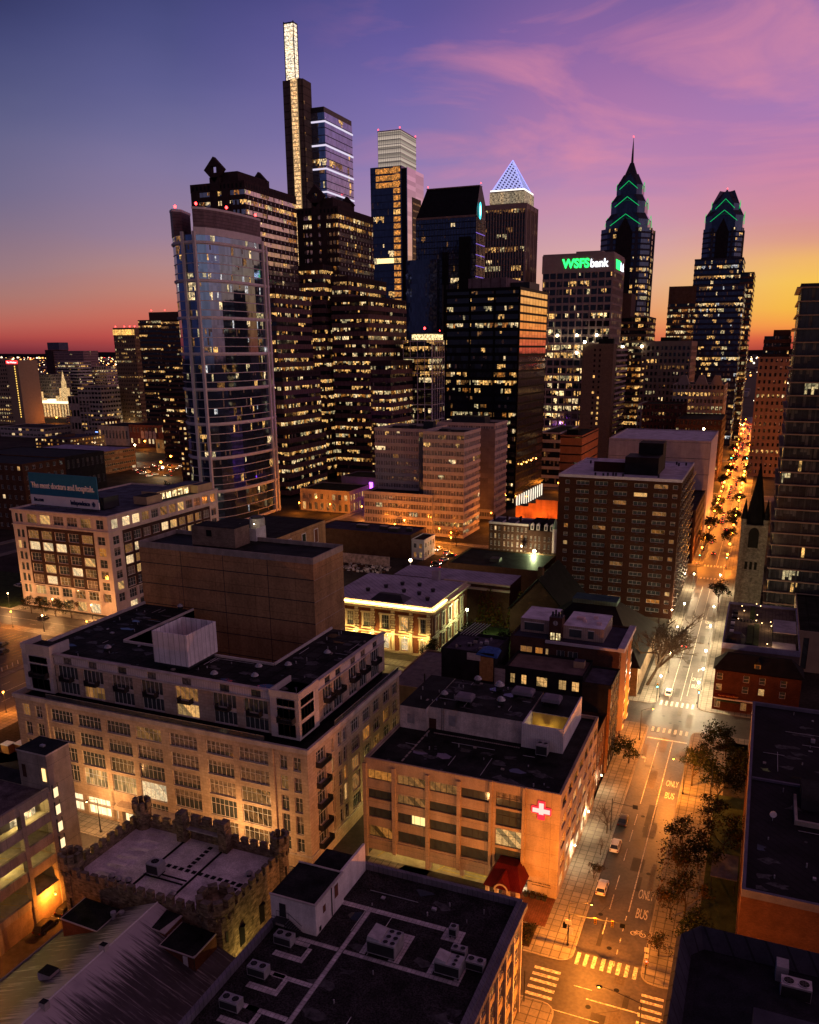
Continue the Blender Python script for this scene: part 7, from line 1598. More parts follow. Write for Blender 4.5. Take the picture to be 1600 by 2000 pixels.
text_obj('lettering', 'The Windsor', 3.2, glow('sign_white_small', (1, .8, .8), 3), t, frameM((0, -3.6, 0), (1, 0, 0)) @ Matrix.Translation((61.2, 80.3, 0)))
m = MB()
for k in range(22): m.box(73.4, 74.5, -3.4, -3.1, 10+k*3.1, 11.6+k*3.1, glow('stair_yellow', (1, .6, .12), 2))
m.build('stair_light', t, kind='stuff')
hotel_like('far_slab', 'broad rose slab block with a dark end wall on the horizon', -1242, 1300, 75, 40, 95, 4.6, surf('rose_slab', (.30, .19, .2), var=.15), .10, cell=3, pe=1, pw=1.4, pd=.32)
t = tower('far_slab', 'tall dark end slab with a grey plant box rising over the horizon', -1317.5, 1296, 17, 44, 'building'); boxpart(t, 'wall', (0, 17, 0, 44, 0, 98), surf('slab_dark_brown', (.06, .04, .045))); boxpart(t, 'plant_box', (2, 32, 6, 30, 98.1, 112), surf('plant_blue_grey', (.10, .10, .16)))
hotel_like('far_flats', 'dark gridded flats just behind the temple spires', -1025, 1000, 62, 40, 60, 4.6, surf('flats_grey', (.17, .14, .14)), .14, cell=3.4, pe=1, pw=1.3, pd=.32)
hotel_like('far_flats', 'white banded block with a tall plain core behind the dark gridded flats', -1027, 1060, 42, 30, 78, 4.6, surf('flats_white', (.42, .36, .37)), .3, cell=4)
hotel_like('far_office', 'small white gridded block on the horizon right of the rose slab', -1006, 1100, 39, 30, 70, 5, surf('far_white_grid', (.48, .38, .34)), .35, cell=5, pe=1, pw=1.4, pd=.4)
hotel_like('far_office', 'glass office with a pale grid under the horizon glow', -706, 760, 34, 30, 55, 5, surf('grid_cream', (.45, .38, .32)), .25, cell=4.6, pe=1, pw=.7, pd=.4)
hotel_like('far_office', 'low columned library like block left of the tan tower', -724, 760, 32, 30, 44, 14, surf('pillar_cream', (.45, .36, .30)), .1, cell=5, pe=1, pw=1.4, pd=.6)
t = hotel_like('crowned_tower', 'tan apartment tower with a lit arcade crown under red beacons', -685, 800, 30, 12, 120, 4.4, surf('tan_tower', (.26, .18, .11), var=.15), .22, 'apartment tower', cell=2.6, pe=1, pw=1.2, pd=.32)
m = MB(); m.box(-.6, 30.6, -.6, -.4, 113, 119, lit('crown_arcade', (1, .55, .14), 2, var=.5, cell=(2.6, 10))); m.build('crown_light', t)
for x in (1, 14, 22, 29): beacon(t, x, 3, 122.5, .7)
t = hotel_like('dark_office_tower', 'dark brown office tower with a stepped top left of the curved glass tower', -607, 752, 30, 34, 126, 4.6, surf('brown_office', (.10, .065, .05), var=.2), .2, 'tower', cell=2.8)
t2 = MB(); bands(t, t2, rect(30.2, 60, 0, 34), 0, 27, 4.62, cell=2.8, gm=GD, sm=MATS['brown_office'], sh=2.3, sd=.3, p=.24, lits=(WARM, WARM, DIM), edges=(0,)); t2.build('wing', t); boxpart(t, 'plant_room', (10, 56, 6, 28, 126.3, 135), MATS['brown_office'], ROOFD)
for x in (12, 30, 50): beacon(t, x, 8, 137, .5)
t = hotel_like('stepped_block', 'dark stepped block with scattered white windows beside the curved glass tower', -462, 600, 30, 40, 60, 4.6, GRN, .3, cell=3)
# nearer low blocks on the left
def low(name, label, x0, x1, y, D, H, wm, p=.3, roof=None, rows=2, lits=('warm', 'dim', 'white'), wf=.5, n=None):
    b = Bld(name, label, 'building', x1, y, x1-x0, D, H, wall=wm, t=.4); W_ = x1-x0
    zs = [(H*(k+.35)/rows, H*(k+.78)/rows) for k in range(rows)]
    zs = [(a, min(c, H-1.2)) for a, c in zs]
    b.grid('F', .5, W_-.5, n or max(3, int(W_/4.5)), 0, H-.5, zs, wf=wf, p=p, lits=lits); b.grid('R', .6, D-.6, max(3, int(D/4.5)), 0, H-.5, zs, wf=wf, p=p, lits=lits)
    for s_ in 'BL': b.facade(s_, 0, H-.5, [])
    b.roof(roof or ROOFD, par=.4); return b
RLL = surf('roof_lilac_bright', (.36, .34, .52), var=.5, scale=.2)
low('car_park_block', 'wide low deck building with a pale lilac roof beyond the billboard', -560, -485, 506, 48, 18, surf('deck_brown', (.16, .11, .09), var=.2), .1, RLL, 4, wf=.9).done()
low('brick_block', 'brown brick block with a cornice at the left edge behind the billboard', -425, -366, 330, 30, 37, BRICKB, .12, None, 7, wf=.45).done()
low('warehouse', 'long dark roofed warehouse left of the billboard', -520, -440, 410, 60, 26, surf('shed_dark', (.05, .045, .05)), .05, surf('roof_greenish_dark', (.03, .035, .04))).done()
low('white_grid_block', 'low white gridded block under the temple', -825, -757, 720, 40, 11.5, surf('white_frame_far', (.4, .36, .36)), .15, None, 2, wf=.8, n=12).done()
b = low('diamond_wall_block', 'white block with two rows of black diamonds and a blue lit edge', -690, -655, 712, 40, 11, surf('white_wall_far', (.48, .42, .40)), 0, rows=1)
for r in range(2):
    for k in range(8):
        u = 2.5+k*4.2; z = 3+r*4.6; M = b.F('F'); m = b.wall; m.add([M @ Vector(v) for v in ((u, z-2, .05), (u+1.3, z, .05), (u, z+2, .05), (u-1.3, z, .05))], ((0, 1, 2, 3),), BLACK)
b.fbox('F', 15, 26, 10.2, 11, .05, .2, glow('blue_edge', (.2, .35, 1), 4)); b.done()
low('museum_block', 'cream block with a white stair tower beside the diamond patterned wall', -651, -606, 690, 40, 20, surf('cream_far', (.5, .40, .34)), .1, rows=1).done()
b = low('arched_block', 'red block with big white arched windows beside bright street lamps', -606, -569, 686, 30, 22.4, surf('red_far', (.16, .07, .06)), .3, rows=2)
for k in range(4):
    u = 17+k*5; M = b.F('F'); b.wall.add([M @ Vector((u+1.9*math.cos(j*math.pi/8), 15+1.9*math.sin(j*math.pi/8), .06)) for j in range(9)]+[M @ Vector((u-1.9, 9, .06)), M @ Vector((u+1.9, 9, .06))], (tuple(range(9))+(9, 10),), surf('arch_white', (.6, .5, .45)))
b.done()
low('red_block', 'small red brick block with three lit windows', -716, -700, 760, 20, 19, surf('red_far'  , (.16, .07, .06)), .8).done()
low('orange_block', 'low flat block glowing orange in the street light by the boulevard', -543, -517, 650, 20, 13, surf('orange_lit_wall_far', (.5, .25, .1)), .2, rows=1).done()  # glow of the street light is mixed into the wall colour
low('courthouse', 'columned cream courthouse left of the temple', -1180, -1085, 930, 40, 30, surf('court_cream', (.5, .38, .28)), .5, rows=1, wf=.35, n=16).done()
# generic low city blocks, each its own thing
placed = [(-760, -600, 650, 790), (-570, -480, 500, 560), (-440, -360, 320, 365), (-530, -430, 400, 480), (-1200, -930, 830, 1110), (-830, -750, 710, 770), (-610, -500, 640, 760), (-500, -455, 590, 650), (-350, -195, 370, 700), (-345, -195, 100, 300), (-335, -255, 370, 460), (-730, -650, 700, 830), (-1360, -1230, 1280, 1360), (-530, -405, 460, 620)]
FW = [surf('far_wall_%s' % n_, c, var=.2) for n_, c in (('brown', (.16, .10, .08)), ('grey', (.16, .14, .15)), ('tan', (.28, .20, .15)), ('pale', (.36, .31, .3)), ('maroon', (.12, .05, .045)))]
FR = [ROOFD, ROOFT, MATS['roof_bluish_dark'], surf('far_roof_lilac', (.16, .15, .24), var=.4)]
def free(x0, x1, y0, y1): return not any(x0 < b1 and x1 > a0 and y0 < d1 and y1 > c0 for a0, b1, c0, d1 in placed)
cnt = 0; FARL = [WARM, DIM, WHITE, AMBER]
for k in range(900):
    y = random.uniform(300, 2100); x = random.uniform(-y*1.15, -y*.30) if random.random() < .8 else random.uniform(-y*.3, y*.16)
    w_ = random.uniform(16, 46); d_ = random.uniform(16, 46); h_ = random.choice((7, 9, 11, 14, 18)) if random.random() < .85 else random.uniform(24, 46)
    if y < 620 and x > -330: continue
    if x > -340 and y < 1150: continue
    if -60 < x+w_/2 < 24 and True: continue
    if y < 480: h_ = min(h_, 11)
    if not free(x-6, x+w_+6, y-6, y+d_+6): continue
    placed.append((x, x+w_, y, y+d_)); cnt += 1
    t = thing('city_block', 'small dark flat roofed city block among the low rooftops toward the horizon', 'building', (x, y, 0), 0, 'low rooftops toward the horizon')
    fw = random.choice(FW); m = MB(); m.box(0, w_, 0, d_, 0, h_, fw, random.choice(FR)); m.box(w_*.3, w_*.55, d_*.3, d_*.6, h_, h_+2.5, fw, ROOFD)
    for a in ((-.2, w_+.2, -.2, .3), (w_-.3, w_+.2, .3, d_)): m.box(*a, h_, h_+.7, fw)
    m.build('wall', t)
    m = MB(); p_ = random.choice((.05, .15, .3, .6))
    for z in range(1, int(h_/3.6)+1):
        for i in range(int(w_/3.6)):
            r_ = random.random() < p_; m.box(1+i*3.6, 2.8+i*3.6, -.12, -.02, z*3.6-2.4, z*3.6-.8, random.choice(FARL) if r_ else BLACK)
        for i in range(int(d_/3.6)):
            r_ = random.random() < p_; m.box(w_+.02, w_+.12, 1+i*3.6, 2.8+i*3.6, z*3.6-2.4, z*3.6-.8, random.choice(FARL) if r_ else BLACK)
    m.build('window', t, kind='stuff')
    if cnt >= 210: break
# farther city reads as one mass of roofs and lights
m = MB(); l_ = MB(); SP = [glow('speck_orange', (1, .36, .08), 4), glow('speck_white', (1, .8, .55), 4), glow('speck_yellow', (1, .6, .2), 4), glow('speck_red', (1, .05, .04), 3)]
for k in range(2600):
    y = 1300+8500*random.random()**1.6; x = random.uniform(-y*1.25, y*.3); s = random.uniform(8, 30)*(1+y/6000)
    if -70 < x < 40: continue
    m.box(x, x+s, y, y+s, 0, random.uniform(5, 13)+(random.random() < .04)*random.uniform(10, 35), random.choice(FW), random.choice(FR))
m.build('distant_city', kind='stuff')
for k in range(3200):
    y = 1000+8800*random.random()**1.5; x = random.uniform(-y*1.25, y*.3)
    if random.random() < .25: y = 5200+random.gauss(0, 900); x = -y*.62+random.gauss(0, 330)      # a bright yard near the horizon
    r = .00055*y*random.choice((.6, .8, 1, 1.5)); z = random.uniform(6, 15); m2 = random.choice(SP[:3]*6+SP[3:])
    l_.box(x-r, x+r, y-r, y+r, z-r, z+r, m2)
l_.build('distant_city_lights', kind='stuff')
# ================================================================ street furniture, trees, vehicles, lamps
random.seed(77)
LH = {'orange': (1, .27, .025), 'white': (1, .74, .40), 'green': (.85, 1, .45), 'amber': (1, .46, .15)}
def cobra(name, label, x, y, ang, h=9.2, arm=2.6, col='orange', P=5200, group='street lamps with curved arms'):
    t = thing(name, label, 'street lamp', (x, y, .13), ang, group)
    m = MB(); m.cyl(0, 0, 0, .4, .22, METALD, n=8); m.tube((0, 0, .4), (0, 0, h-1), .11, METALD, .07, n=8); m.build('pole', t)
    m = MB(); pr = (0, 0, h-1)
    for k in range(1, 7): a = k*math.pi/12; q = (arm*.5*math.sin(a)*1.0+arm*.5*(k/6), 0, h-1+1.0*math.sin(k*math.pi/12)); m.tube(pr, q, .05, METALD); pr = q
    m.build('arm', t); ex, ez = pr[0], pr[2]
    m = MB(); m.loft([[(ex-.1, -.12, ez-.08), (ex+.75, -.16, ez-.08), (ex+.75, .16, ez-.08), (ex-.1, .12, ez-.08)], [(ex, -.06, ez+.12), (ex+.6, -.08, ez+.12), (ex+.6, .08, ez+.12), (ex, .06, ez+.12)]], METALD); hd = m.build('lamp_head', t)
    m = MB(); m.ball(ex+.35, 0, ez-.14, .17, glow('lens_'+col, LH[col], 60), n=8, sz=.7); m.build('lens', hd)
    L = bpy.data.lights.new('lamp_light', 'POINT'); L.energy = P; L.color = LH[col]; L.shadow_soft_size = .25
    o = bpy.data.objects.new('lamp_light', L); COL.objects.link(o); o.parent = t; o.location = (ex+.35, 0, ez-.5); return t
def post_lamp(label, x, y, h=4.6, col='white', P=1500, group='post top lamps on the pavement', r=.24):
    t = thing('post_lamp', label, 'street lamp', (x, y, .13), 0, group)
    m = MB(); m.cyl(0, 0, 0, .7, .17, METALD, .1, n=8); m.tube((0, 0, .7), (0, 0, h-.35), .07, METALD, .055, n=8); m.cyl(0, 0, h-.35, h-.25, .16, METALD, n=8); m.build('pole', t)
    m = MB(); m.ball(0, 0, h, r, glow('globe_'+col, LH[col], 34), n=8); m.build('globe', t)
    L = bpy.data.lights.new('lamp_light', 'POINT'); L.energy = P; L.color = LH[col]; L.shadow_soft_size = .25
    o = bpy.data.objects.new('lamp_light', L); COL.objects.link(o); o.parent = t; o.location = (0, -r-.25, h-.1); return t
def signal(t, x, y, z, lit_c, face=-1, back=True):
    m = MB(); m.box(x-.19, x+.19, y-.12, y+.12, z-.55, z+.55, surf('signal_yellow', (.5, .25, .02))); hd = m.build('signal_head', t)
    for k, (c, n_) in enumerate((((1, .03, .02), 'red'), ((1, .5, .03), 'amber'), ((.05, 1, .55), 'green'))):
        m = MB(); zz_ = z+.36-k*.36; m.tube((x, y-.13, zz_), (x, y-.17, zz_), .13 if n_ != lit_c else .15, glow('signal_'+n_, c, 24) if n_ == lit_c else surf('lens_off_'+n_, tuple(v*.08 for v in c)), n=8); m.build('signal_lens', hd)
# first block: warm sodium lamps
t = cobra('signal_mast', 'curved lamp post with a traffic signal arm at the corner by the office plaza', -21.8, 116, 0, 9.0, 3.2, 'orange', 26000)
m = MB(); m.tube((0, 0, 6.0), (9.6, 0, 6.7), .1, METALD, .06); m.build('signal_arm', t)
signal(t, 4.3, -.1, 6.0, 'none'); signal(t, 7, -.1, 6.2, 'none')
m = MB(); m.box(8.2, 9, -.1, -.05, 5.9, 6.7, BLACK); m.box(-.5, .5, -.2, -.15, 4.2, 5, WHITEP); m.box(-.9, -.3, -.25, .25, 3.3, 4.2, BLACK); m.box(.2, .8, -.2, -.12, 2.4, 3.6, WHITEP); m.build('sign', t)
cobra('lamp_post', 'lamp post with a curved arm over the bus lane, seen above the ONLY lettering', -8.9, 173.5, math.pi, 8.2, 2.2, 'orange', 22000)
cobra('lamp_post', 'long armed lamp post at the bottom of the picture leaning over the crossing', -7.9, 98, math.pi, 9.4, 5.5, 'orange', 24000)
cobra('lamp_post', 'lamp post near the far crossing beside the round kerb tree', -21.6, 197, 0, 9, 2.4, 'orange', 18000)
cobra('lamp_post', 'lamp post on the cross street below the tan office wall', -44, 113.6, -math.pi/2, 8.6, 2.4, 'amber', 4600)
cobra('lamp_post', 'lamp post on the cross street in front of the condominium middle', -84, 113.6, -math.pi/2, 8.6, 2.4, 'amber', 6500)
cobra('lamp_post', 'lamp post on the cross street by the lit condominium shopfront', -118, 113.6, -math.pi/2, 8.6, 2.4, 'amber', 6500)
t = thing('signal_mast', 'signal pole with a short arm and dark sign box beside the bare kerb tree', 'traffic signal', (-21.2, 153, .13))
m = MB(); m.cyl(0, 0, 0, 7.3, .1, METALD, n=8); m.tube((0, 0, 6.5), (4.6, 0, 6.3), .07, METALD); m.build('pole', t); m = MB(); m.box(4.1, 5.1, -.08, 0, 5.9, 6.8, METALD); m.build('sign_box', t)
# alleys and garage
def wall_lamp(label, x, y, z, P, col='white', r=.16, cat='wall lamp', group='wall lamps'):
    t = thing('wall_lamp', label, cat, (x, y, z), 0, group); m = MB(); m.box(-.15, .15, -.1, .1, .1, .4, METALD); m.build('bracket', t)
    m = MB(); m.ball(0, 0, 0, r, glow('bulb_'+col, LH[col], 40), n=8); m.build('bulb', t)
    L = bpy.data.lights.new('lamp_light', 'POINT'); L.energy = P; L.color = LH[col]; L.shadow_soft_size = .1; o = bpy.data.objects.new('lamp_light', L); COL.objects.link(o); o.parent = t; o.location = (0, -r-.2, -.15); return t
YE = (1, .68, .2); LH['yellow'] = YE
wall_lamp('ceiling lamp inside the open garage, first bay', -58, 131, 3.7, 520, 'yellow'); wall_lamp('ceiling lamp inside the open garage, middle bay', -50.5, 131, 3.7, 520, 'yellow'); wall_lamp('ceiling lamp inside the open garage, bay nearest the red canopy', -42.5, 131, 3.7, 420, 'yellow'); wall_lamp('ceiling lamp deep inside the open garage', -54, 139, 3.7, 420, 'yellow')
wall_lamp('wall lamp low in the alley between condominium and office', -64.6, 142, 4.4, 900, 'yellow'); wall_lamp('wall lamp farther up the alley between condominium and office', -64.4, 156, 4.4, 900, 'yellow')
wall_lamp('lamp down inside the yellow lined plant screen on the office roof', -34.4, 148, 22.4, 160, 'yellow', .12); wall_lamp('lamp under the red entrance canopy', -34.9, 124, 3.2, 260, 'white', .1)
wall_lamp('lamp lighting the pavement on the street side of the office, nearer one', -25.7, 139, 4, 1300, 'white'); wall_lamp('lamp lighting the pavement on the street side of the office, farther one', -25.7, 152, 4, 1500, 'white'); wall_lamp('bright lamp at the shopfront past the office', -26, 168, 4, 1300, 'white')
wall_lamp('lamp on the lit top deck of the left garage', -110, 89, 21.8, 2400, 'yellow', .1); wall_lamp('lamp on the third deck of the left garage', -113, 78, 17.6, 2400, 'yellow', .1); wall_lamp('lamp on the second deck of the left garage', -113, 86, 13.4, 1200, 'yellow', .1); wall_lamp('lamp on the lowest deck of the left garage', -113, 74, 9.4, 900, 'yellow', .1)
wall_lamp('added unseen lamp in the narrow gap between the armory and the gravel roofed block', -62, 88, 7, 900, 'yellow'); wall_lamp('sodium lamp washing the alley base wall, near end', -105.6, 72, 5.6, 4200, 'orange'); wall_lamp('sodium lamp washing the alley base wall, far end', -105.6, 90, 4.8, 3200, 'orange')  # gap lamp is added out of view to brighten the armory stone
wall_lamp('roof lamp over the white plant enclosure on the brown block', -121, 180, 51.5, 160, 'white', .1)
wall_lamp('lamp behind the penthouse terrace of the white loft building', -217.5, 276, 40.4, 160, 'yellow', .1)
# court and roof edge star lamps
t = post_lamp('tall bright lamp at the edge of the dark hall roof', -85.5, 334.5, 12.5, 'green', 14000, r=.7); t = post_lamp('bright lamp behind the mansion roof by the store', -124.5, 292, 15, 'white', 12000, r=.6); post_lamp('lamp beside the ivy in the mansion court', -86.5, 251, 11, 'green', 7000, r=.45)
wall_lamp('bright lamp on the corner of the plaster theatre block', -33.5, 520, 49.5, 3000, 'white', .6)
# floodlights at the mansion front
for i in range(6): wall_lamp('small floodlight on the ledge along the mansion front, %s from the corner' % ('first', 'second', 'third', 'fourth', 'fifth', 'sixth')[i], -94-i*6, 229.2, 6.8, 1100, 'yellow', .08)
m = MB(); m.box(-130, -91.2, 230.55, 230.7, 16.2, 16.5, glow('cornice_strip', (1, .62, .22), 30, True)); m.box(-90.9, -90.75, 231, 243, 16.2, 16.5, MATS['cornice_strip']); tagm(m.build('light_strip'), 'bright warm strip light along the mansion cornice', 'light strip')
# second block: white lamps both sides
for i, (x, y) in enumerate(((-20.2, 226), (-19.9, 246), (-20.4, 272), (-20.7, 300), (-21, 344))): post_lamp('white lamp on the left kerb of the second block, number %s from the junction' % ('one', 'two', 'three', 'four', 'five')[i], x, y, 6.5, 'white', 9000, 'white lamps along the second block', .3)
for i, (x, y) in enumerate(((-10, 225), (-9.6, 236), (-10, 252), (-10.3, 277), (-10.6, 300), (-11, 346))): post_lamp('white lamp on the right kerb of the second block, number %s from the junction' % ('one', 'two', 'three', 'four', 'five', 'six')[i], x, y, 6.5, 'white', 9000, 'white lamps along the second block', .3)
for i, (x, y) in enumerate(((-25.4, 296), (-26, 318), (-26, 331))): wall_lamp('shop lamp under the apartment tower canopy, %s up the street' % ('first', 'second', 'third')[i], x+.9, y, 5, 500, 'white', .25)
# onward: orange lamps to the vanishing point
k = 0
for y in (382, 392, 404, 416, 429, 440, 451, 464, 478, 488, 500, 515, 528, 540, 560, 580, 600, 640, 660, 700, 755, 800, 850, 900, 960, 1020, 1090, 1160):
    for x in ((-21.4, -9.9) if y > 520 else ((-21.4,) if k % 2 else (-9.9,))):
        t = post_lamp('orange lamp in the long double row running away down the avenue', x-.004*(y-380), y, 7, 'orange', 10500 if y < 620 else 30000, 'orange lamps down the avenue', .36 if y < 600 else .62)
    k += 1
# left avenue and junction lamps
for x, y, l in ((-208.5, 206, 'lamp at the corner of the parking lot on the cross street'), (-228, 205.5, 'lamp on the near kerb of the cross street below the loft building'), (-242, 204.8, 'lamp on the near kerb of the cross street at the left edge'), (-221, 221.5, 'lamp on the loft building corner over the signals'), (-184.5, 150, 'globe lamp on the avenue left of the condominium'), (-206.5, 128, 'lamp by the bright stall at the left edge'),
               (-240, 222, 'lamp in front of the loft building trees'), (-262, 221.6, 'lamp at the far corner of the loft building'), (-184.5, 185, 'lamp on the avenue beyond the condominium')): post_lamp(l, x, y, 6, 'amber' if 'loft' in l else 'orange', 6000, 'orange lamps on the left streets')
for x, y, l in ((-141, 383, 'lamp at the junction under the slim pale office'), (-137, 372, 'lamp by the small orange leaved tree'), (-165, 383, 'lamp under the pale podium'), (-190, 384, 'lamp farther left under the pale podium'), (-138, 440, 'lamp on the side street by the rear pale office'), (-215, 432, 'lamp by the purple lit street'), (-128, 420, 'lamp facing the orange gable'), (-102, 425, 'lamp right below the orange gable'), (-114, 424, 'second lamp below the orange gable'), (-176, 392, 'lamp at the podium corner of the pale offices'), (-150, 390, 'lamp between the podium and the slim pale office'), (-236, 432, 'lamp by the ornate stone block'), (-256, 430, 'lamp at the foot of the curved glass tower'), (-212, 330, 'lamp on the avenue behind the brown block'), (-212, 300, 'lamp on the avenue beside the loft building'), (-134, 500, 'lamp at the black tower arcade corner'), (-100, 367, 'lamp in front of the row houses'), (-120, 600, 'lamp in the lane beside the striped car park'), (-128, 560, 'lamp by the black tower arcade')):
    post_lamp(l, x, y, 6.5, 'orange' if 'row' not in l else 'white', 7500, 'lamps of the middle junction', .35)
post_lamp('purple tinted lamp at the foot of the twin towers', -216, 468, 7, 'white', 10, 'lamps of the middle junction', .2)
for x, y, z, P, c, l in ((-228, 466, 11, 26000, (.5, .08, 1), 'purple floodlight on the low stone block'), (-217, 486, 12, 20000, (.5, .08, 1), 'purple floodlight deep in the twin tower court')):
    t = wall_lamp(l, x, y, z, P, 'white', .05); t.children[2].data.color = c
for k, (x, y) in enumerate(((-430, 520), (-452, 545), (-470, 580), (-560, 640), (-520, 690), (-575, 672), (-700, 800), (-760, 860), (-650, 900), (-840, 900), (-560, 760), (-620, 720), (-980, 900), (-900, 880), (-1010, 930), (-1090, 915))):
    post_lamp('distant orange lamp on the boulevards to the left', x, y, 8, 'orange' if k % 3 else 'white', 16000, 'distant boulevard lamps', .8)
# ---------------------------------------------------------------- trees
BARK = surf('bark', (.07, .05, .035), var=.4, scale=3); LEAFS = [surf('leaf_green_dark', (.012, .018, .007), var=.4, scale=2), surf('leaf_green', (.018, .022, .008), var=.4, scale=2), surf('leaf_rust', (.06, .03, .01), var=.4, scale=2)]
def grow(m, p, d, L, r, lvl, tips, spread=.6, up=.15, tp=.62):
    q = p+d*L; mid = p+d*L*.5+Vector((random.uniform(-1, 1), random.uniform(-1, 1), random.uniform(-.5, .5)))*L*.08
    m.tube(p, mid, r, BARK, r*.85, n=5 if r > .08 else 4); m.tube(mid, q, r*.85, BARK, r*.65, n=5 if r > .08 else 4)
    if lvl == 0: tips.append(q); return
    for k in range(random.choice((2, 3, 3))):
        e = (d+Vector((random.gauss(0, spread), random.gauss(0, spread), random.gauss(0, spread*.6)+up))).normalized(); grow(m, q if random.random() < .7 else mid, e, L*random.uniform(.62, .86), r*tp, lvl-1, tips, spread, up, tp)
def tree(name, label, loc, h, kind='leafy', cols=None, lean=(0, 0), lv=5, n=26, s=.32, group=None, rm=1., tp=.62):
    t = thing(name, label, 'tree', loc, random.uniform(0, 6), group); m = MB(); tips = []
    d = Vector((lean[0], lean[1], 1)).normalized(); m.tube((0, 0, 0), d*h*.26, h*.022, BARK, h*.016, n=8)
    for k in range(4): grow(m, d*h*random.uniform(.2, .28), (d+Vector((random.gauss(0, .55), random.gauss(0, .55), .2))).normalized(), h*.24, h*.011*rm, lv-1, tips, .6, .15, tp)
    m.build('trunk', t)
    if kind == 'leafy':
        m = MB(); cs = cols or LEAFS[:2]
        for q in tips:
            if random.random() < .3: continue
            c = random.choice(cs)
            for j in range(n):
                a = Vector((random.gauss(0, 1), random.gauss(0, 1), random.gauss(0, .8)))*h*.055+q; u = Vector((random.uniform(-1, 1), random.uniform(-1, 1), random.uniform(-.6, .6))).normalized()*s; v = u.cross(Vector((random.uniform(-1, 1), random.uniform(-1, 1), random.uniform(-1, 1)))).normalized()*s*.6
                m.add([a-u, a+v, a+u, a-v], ((0, 1, 2, 3),), c)
        m.build('crown', t)
    return t
TG = 'kerb trees by the bus lane'
tr = [tree('kerb_tree', 'leafy kerb tree lit from below next to the BUS lettering', (-7.4, 178, .13), 9.4, n=11, lv=5, s=.26), tree('kerb_tree', 'leafy kerb tree behind the middle of the bus lane', (-6.6, 147.4, .13), 9, cols=LEAFS, n=9, lv=5, s=.24), tree('kerb_tree', 'slender kerb tree with a forked trunk by the lawn', (-6.4, 138.6, .13), 8.4, cols=LEAFS[1:], n=7, lv=5, s=.24)]
for i, (x, y, k, s, l) in enumerate(((-6.9, 129.5, 2, .72, 'small kerb tree just above the bicycle symbol'), (-7.6, 119, 2, .55, 'small kerb tree at the corner crossing on the right'), (-3.6, 146, 0, .85, 'garden tree behind the kerb trees, in front of the lawn'), (-2.6, 160, 1, .9, 'garden tree beside the tall thin pole'), (-1.6, 172, 0, .95, 'garden tree near the far end of the lawn'), (-4.2, 186, 1, .85, 'garden tree at the far right corner before the junction'),
        (-1, 195, 0, 1.0, 'dark tree against the corner inn'), (.6, 152, 1, 1.0, 'dark garden tree close to the black roofed building'), (.2, 180, 0, 1.1, 'dark garden tree close to the far end of the black roof'), (-4.6, 131, 1, .9, 'garden tree by the paved walk'), (-1.4, 122, 0, .8, 'dark tree at the corner of the brick building'), (-22.2, 183.4, 0, .78, 'round dark kerb tree on the left pavement before the crossing'), (-21.3, 135.7, 2, .42, 'small young tree in a pit between two white cars'))):
    dup(tr[k], (x, y, .13), i*1.3, l, None, s)
tree('bare_tree', 'small bare kerb tree beside the black car', (-21.7, 151.6, .13), 7.5, 'bare', lv=5); tree('bare_tree', 'thin bare kerb tree near the far white car', (-21.5, 143.5, .13), 4.5, 'bare', lv=4)
big = tree('bare_tree', 'large spreading bare tree leaning over the street in front of the church', (-24.6, 234, .13), 23, 'bare', lean=(.42, -.05), lv=7, rm=1.5, tp=.72); big.rotation_euler = (0, 0, 0)
o_ = tree('street_tree', 'orange leaved small tree at the junction under the slim pale office', (-137.5, 381, .13), 11, cols=[surf('leaf_orange', (.35, .16, .03))], n=8, lv=4)
av = tree('avenue_tree', 'bushy tree among the orange lamps down the avenue', (-10.2, 328, .13), 10, cols=LEAFS, n=14, lv=4, s=.4, group='bushy trees down the avenue'); av['label'] = 'bushy tree beside the far crossing of the second block'
for i, (x, y, s) in enumerate(((-22, 415, 1.1), (-21.8, 452, 1.2), (-10.6, 428, 1.1), (-10.8, 470, 1.0), (-10.9, 486, 1.1), (-22, 493, 1.15), (-22.5, 530, 1), (-10.8, 545, 1), (-22.8, 615, 1.2), (-10.8, 625, 1), (-22.8, 680, 1.1), (-10.9, 690, 1), (-23, 740, 1.1), (-11, 745, 1.1), (-24, 820, 1.2), (-11.5, 860, 1.1), (-24, 900, 1.1))): dup(av, (x, y, .13), i*1.1, 'bushy tree among the orange lamps down the avenue', 'bushy trees down the avenue', s)
for i, (x, y, l) in enumerate(((-249, 219.8, 'dark tree at the far end of the loft building front'), (-243.5, 219.8, 'dark tree second along the loft building front'), (-237.5, 220.3, 'dark tree third along the loft building front'), (-230.5, 220.8, 'dark tree at the near end of the loft building front'))): dup(tr[1], (x, y, .13), i*2, l, 'trees in front of the loft building', .8)
for i, (x, y, z, s, l) in enumerate(((-112, 158.5, 10.5, .9, 'dark courtyard tree against the left part of the brown block'), (-92.5, 160, 10.5, .8, 'dark courtyard tree at the right corner of the brown block'), (-84, 244, .13, 1.1, 'dark tree in the mansion court by the lamp'), (-70, 240, .13, 1, 'dark tree in the mansion court near the hall'), (-88.5, 226, .13, .9, 'tree at the mansion corner'), (-31, 230, .13, .5, 'low dense bush like tree at the church corner'), (-29.5, 226, .13, .4, 'lowest bush like tree at the church corner'))): dup(tr[0], (x, y, z), i*1.7, l, None, s)
lt = tree('orange_lit_tree', 'bushy tree glowing orange behind the black flat roof', (17, 210, .13), 8, cols=[surf('leaf_orange', (.35, .16, .03)), LEAFS[2]], n=16, lv=4); wall_lamp('lamp hidden in the orange tree behind the flat roof', 19, 206, 4, 1500, 'orange')  # orange lamplight is put into the leaf colour of this tree
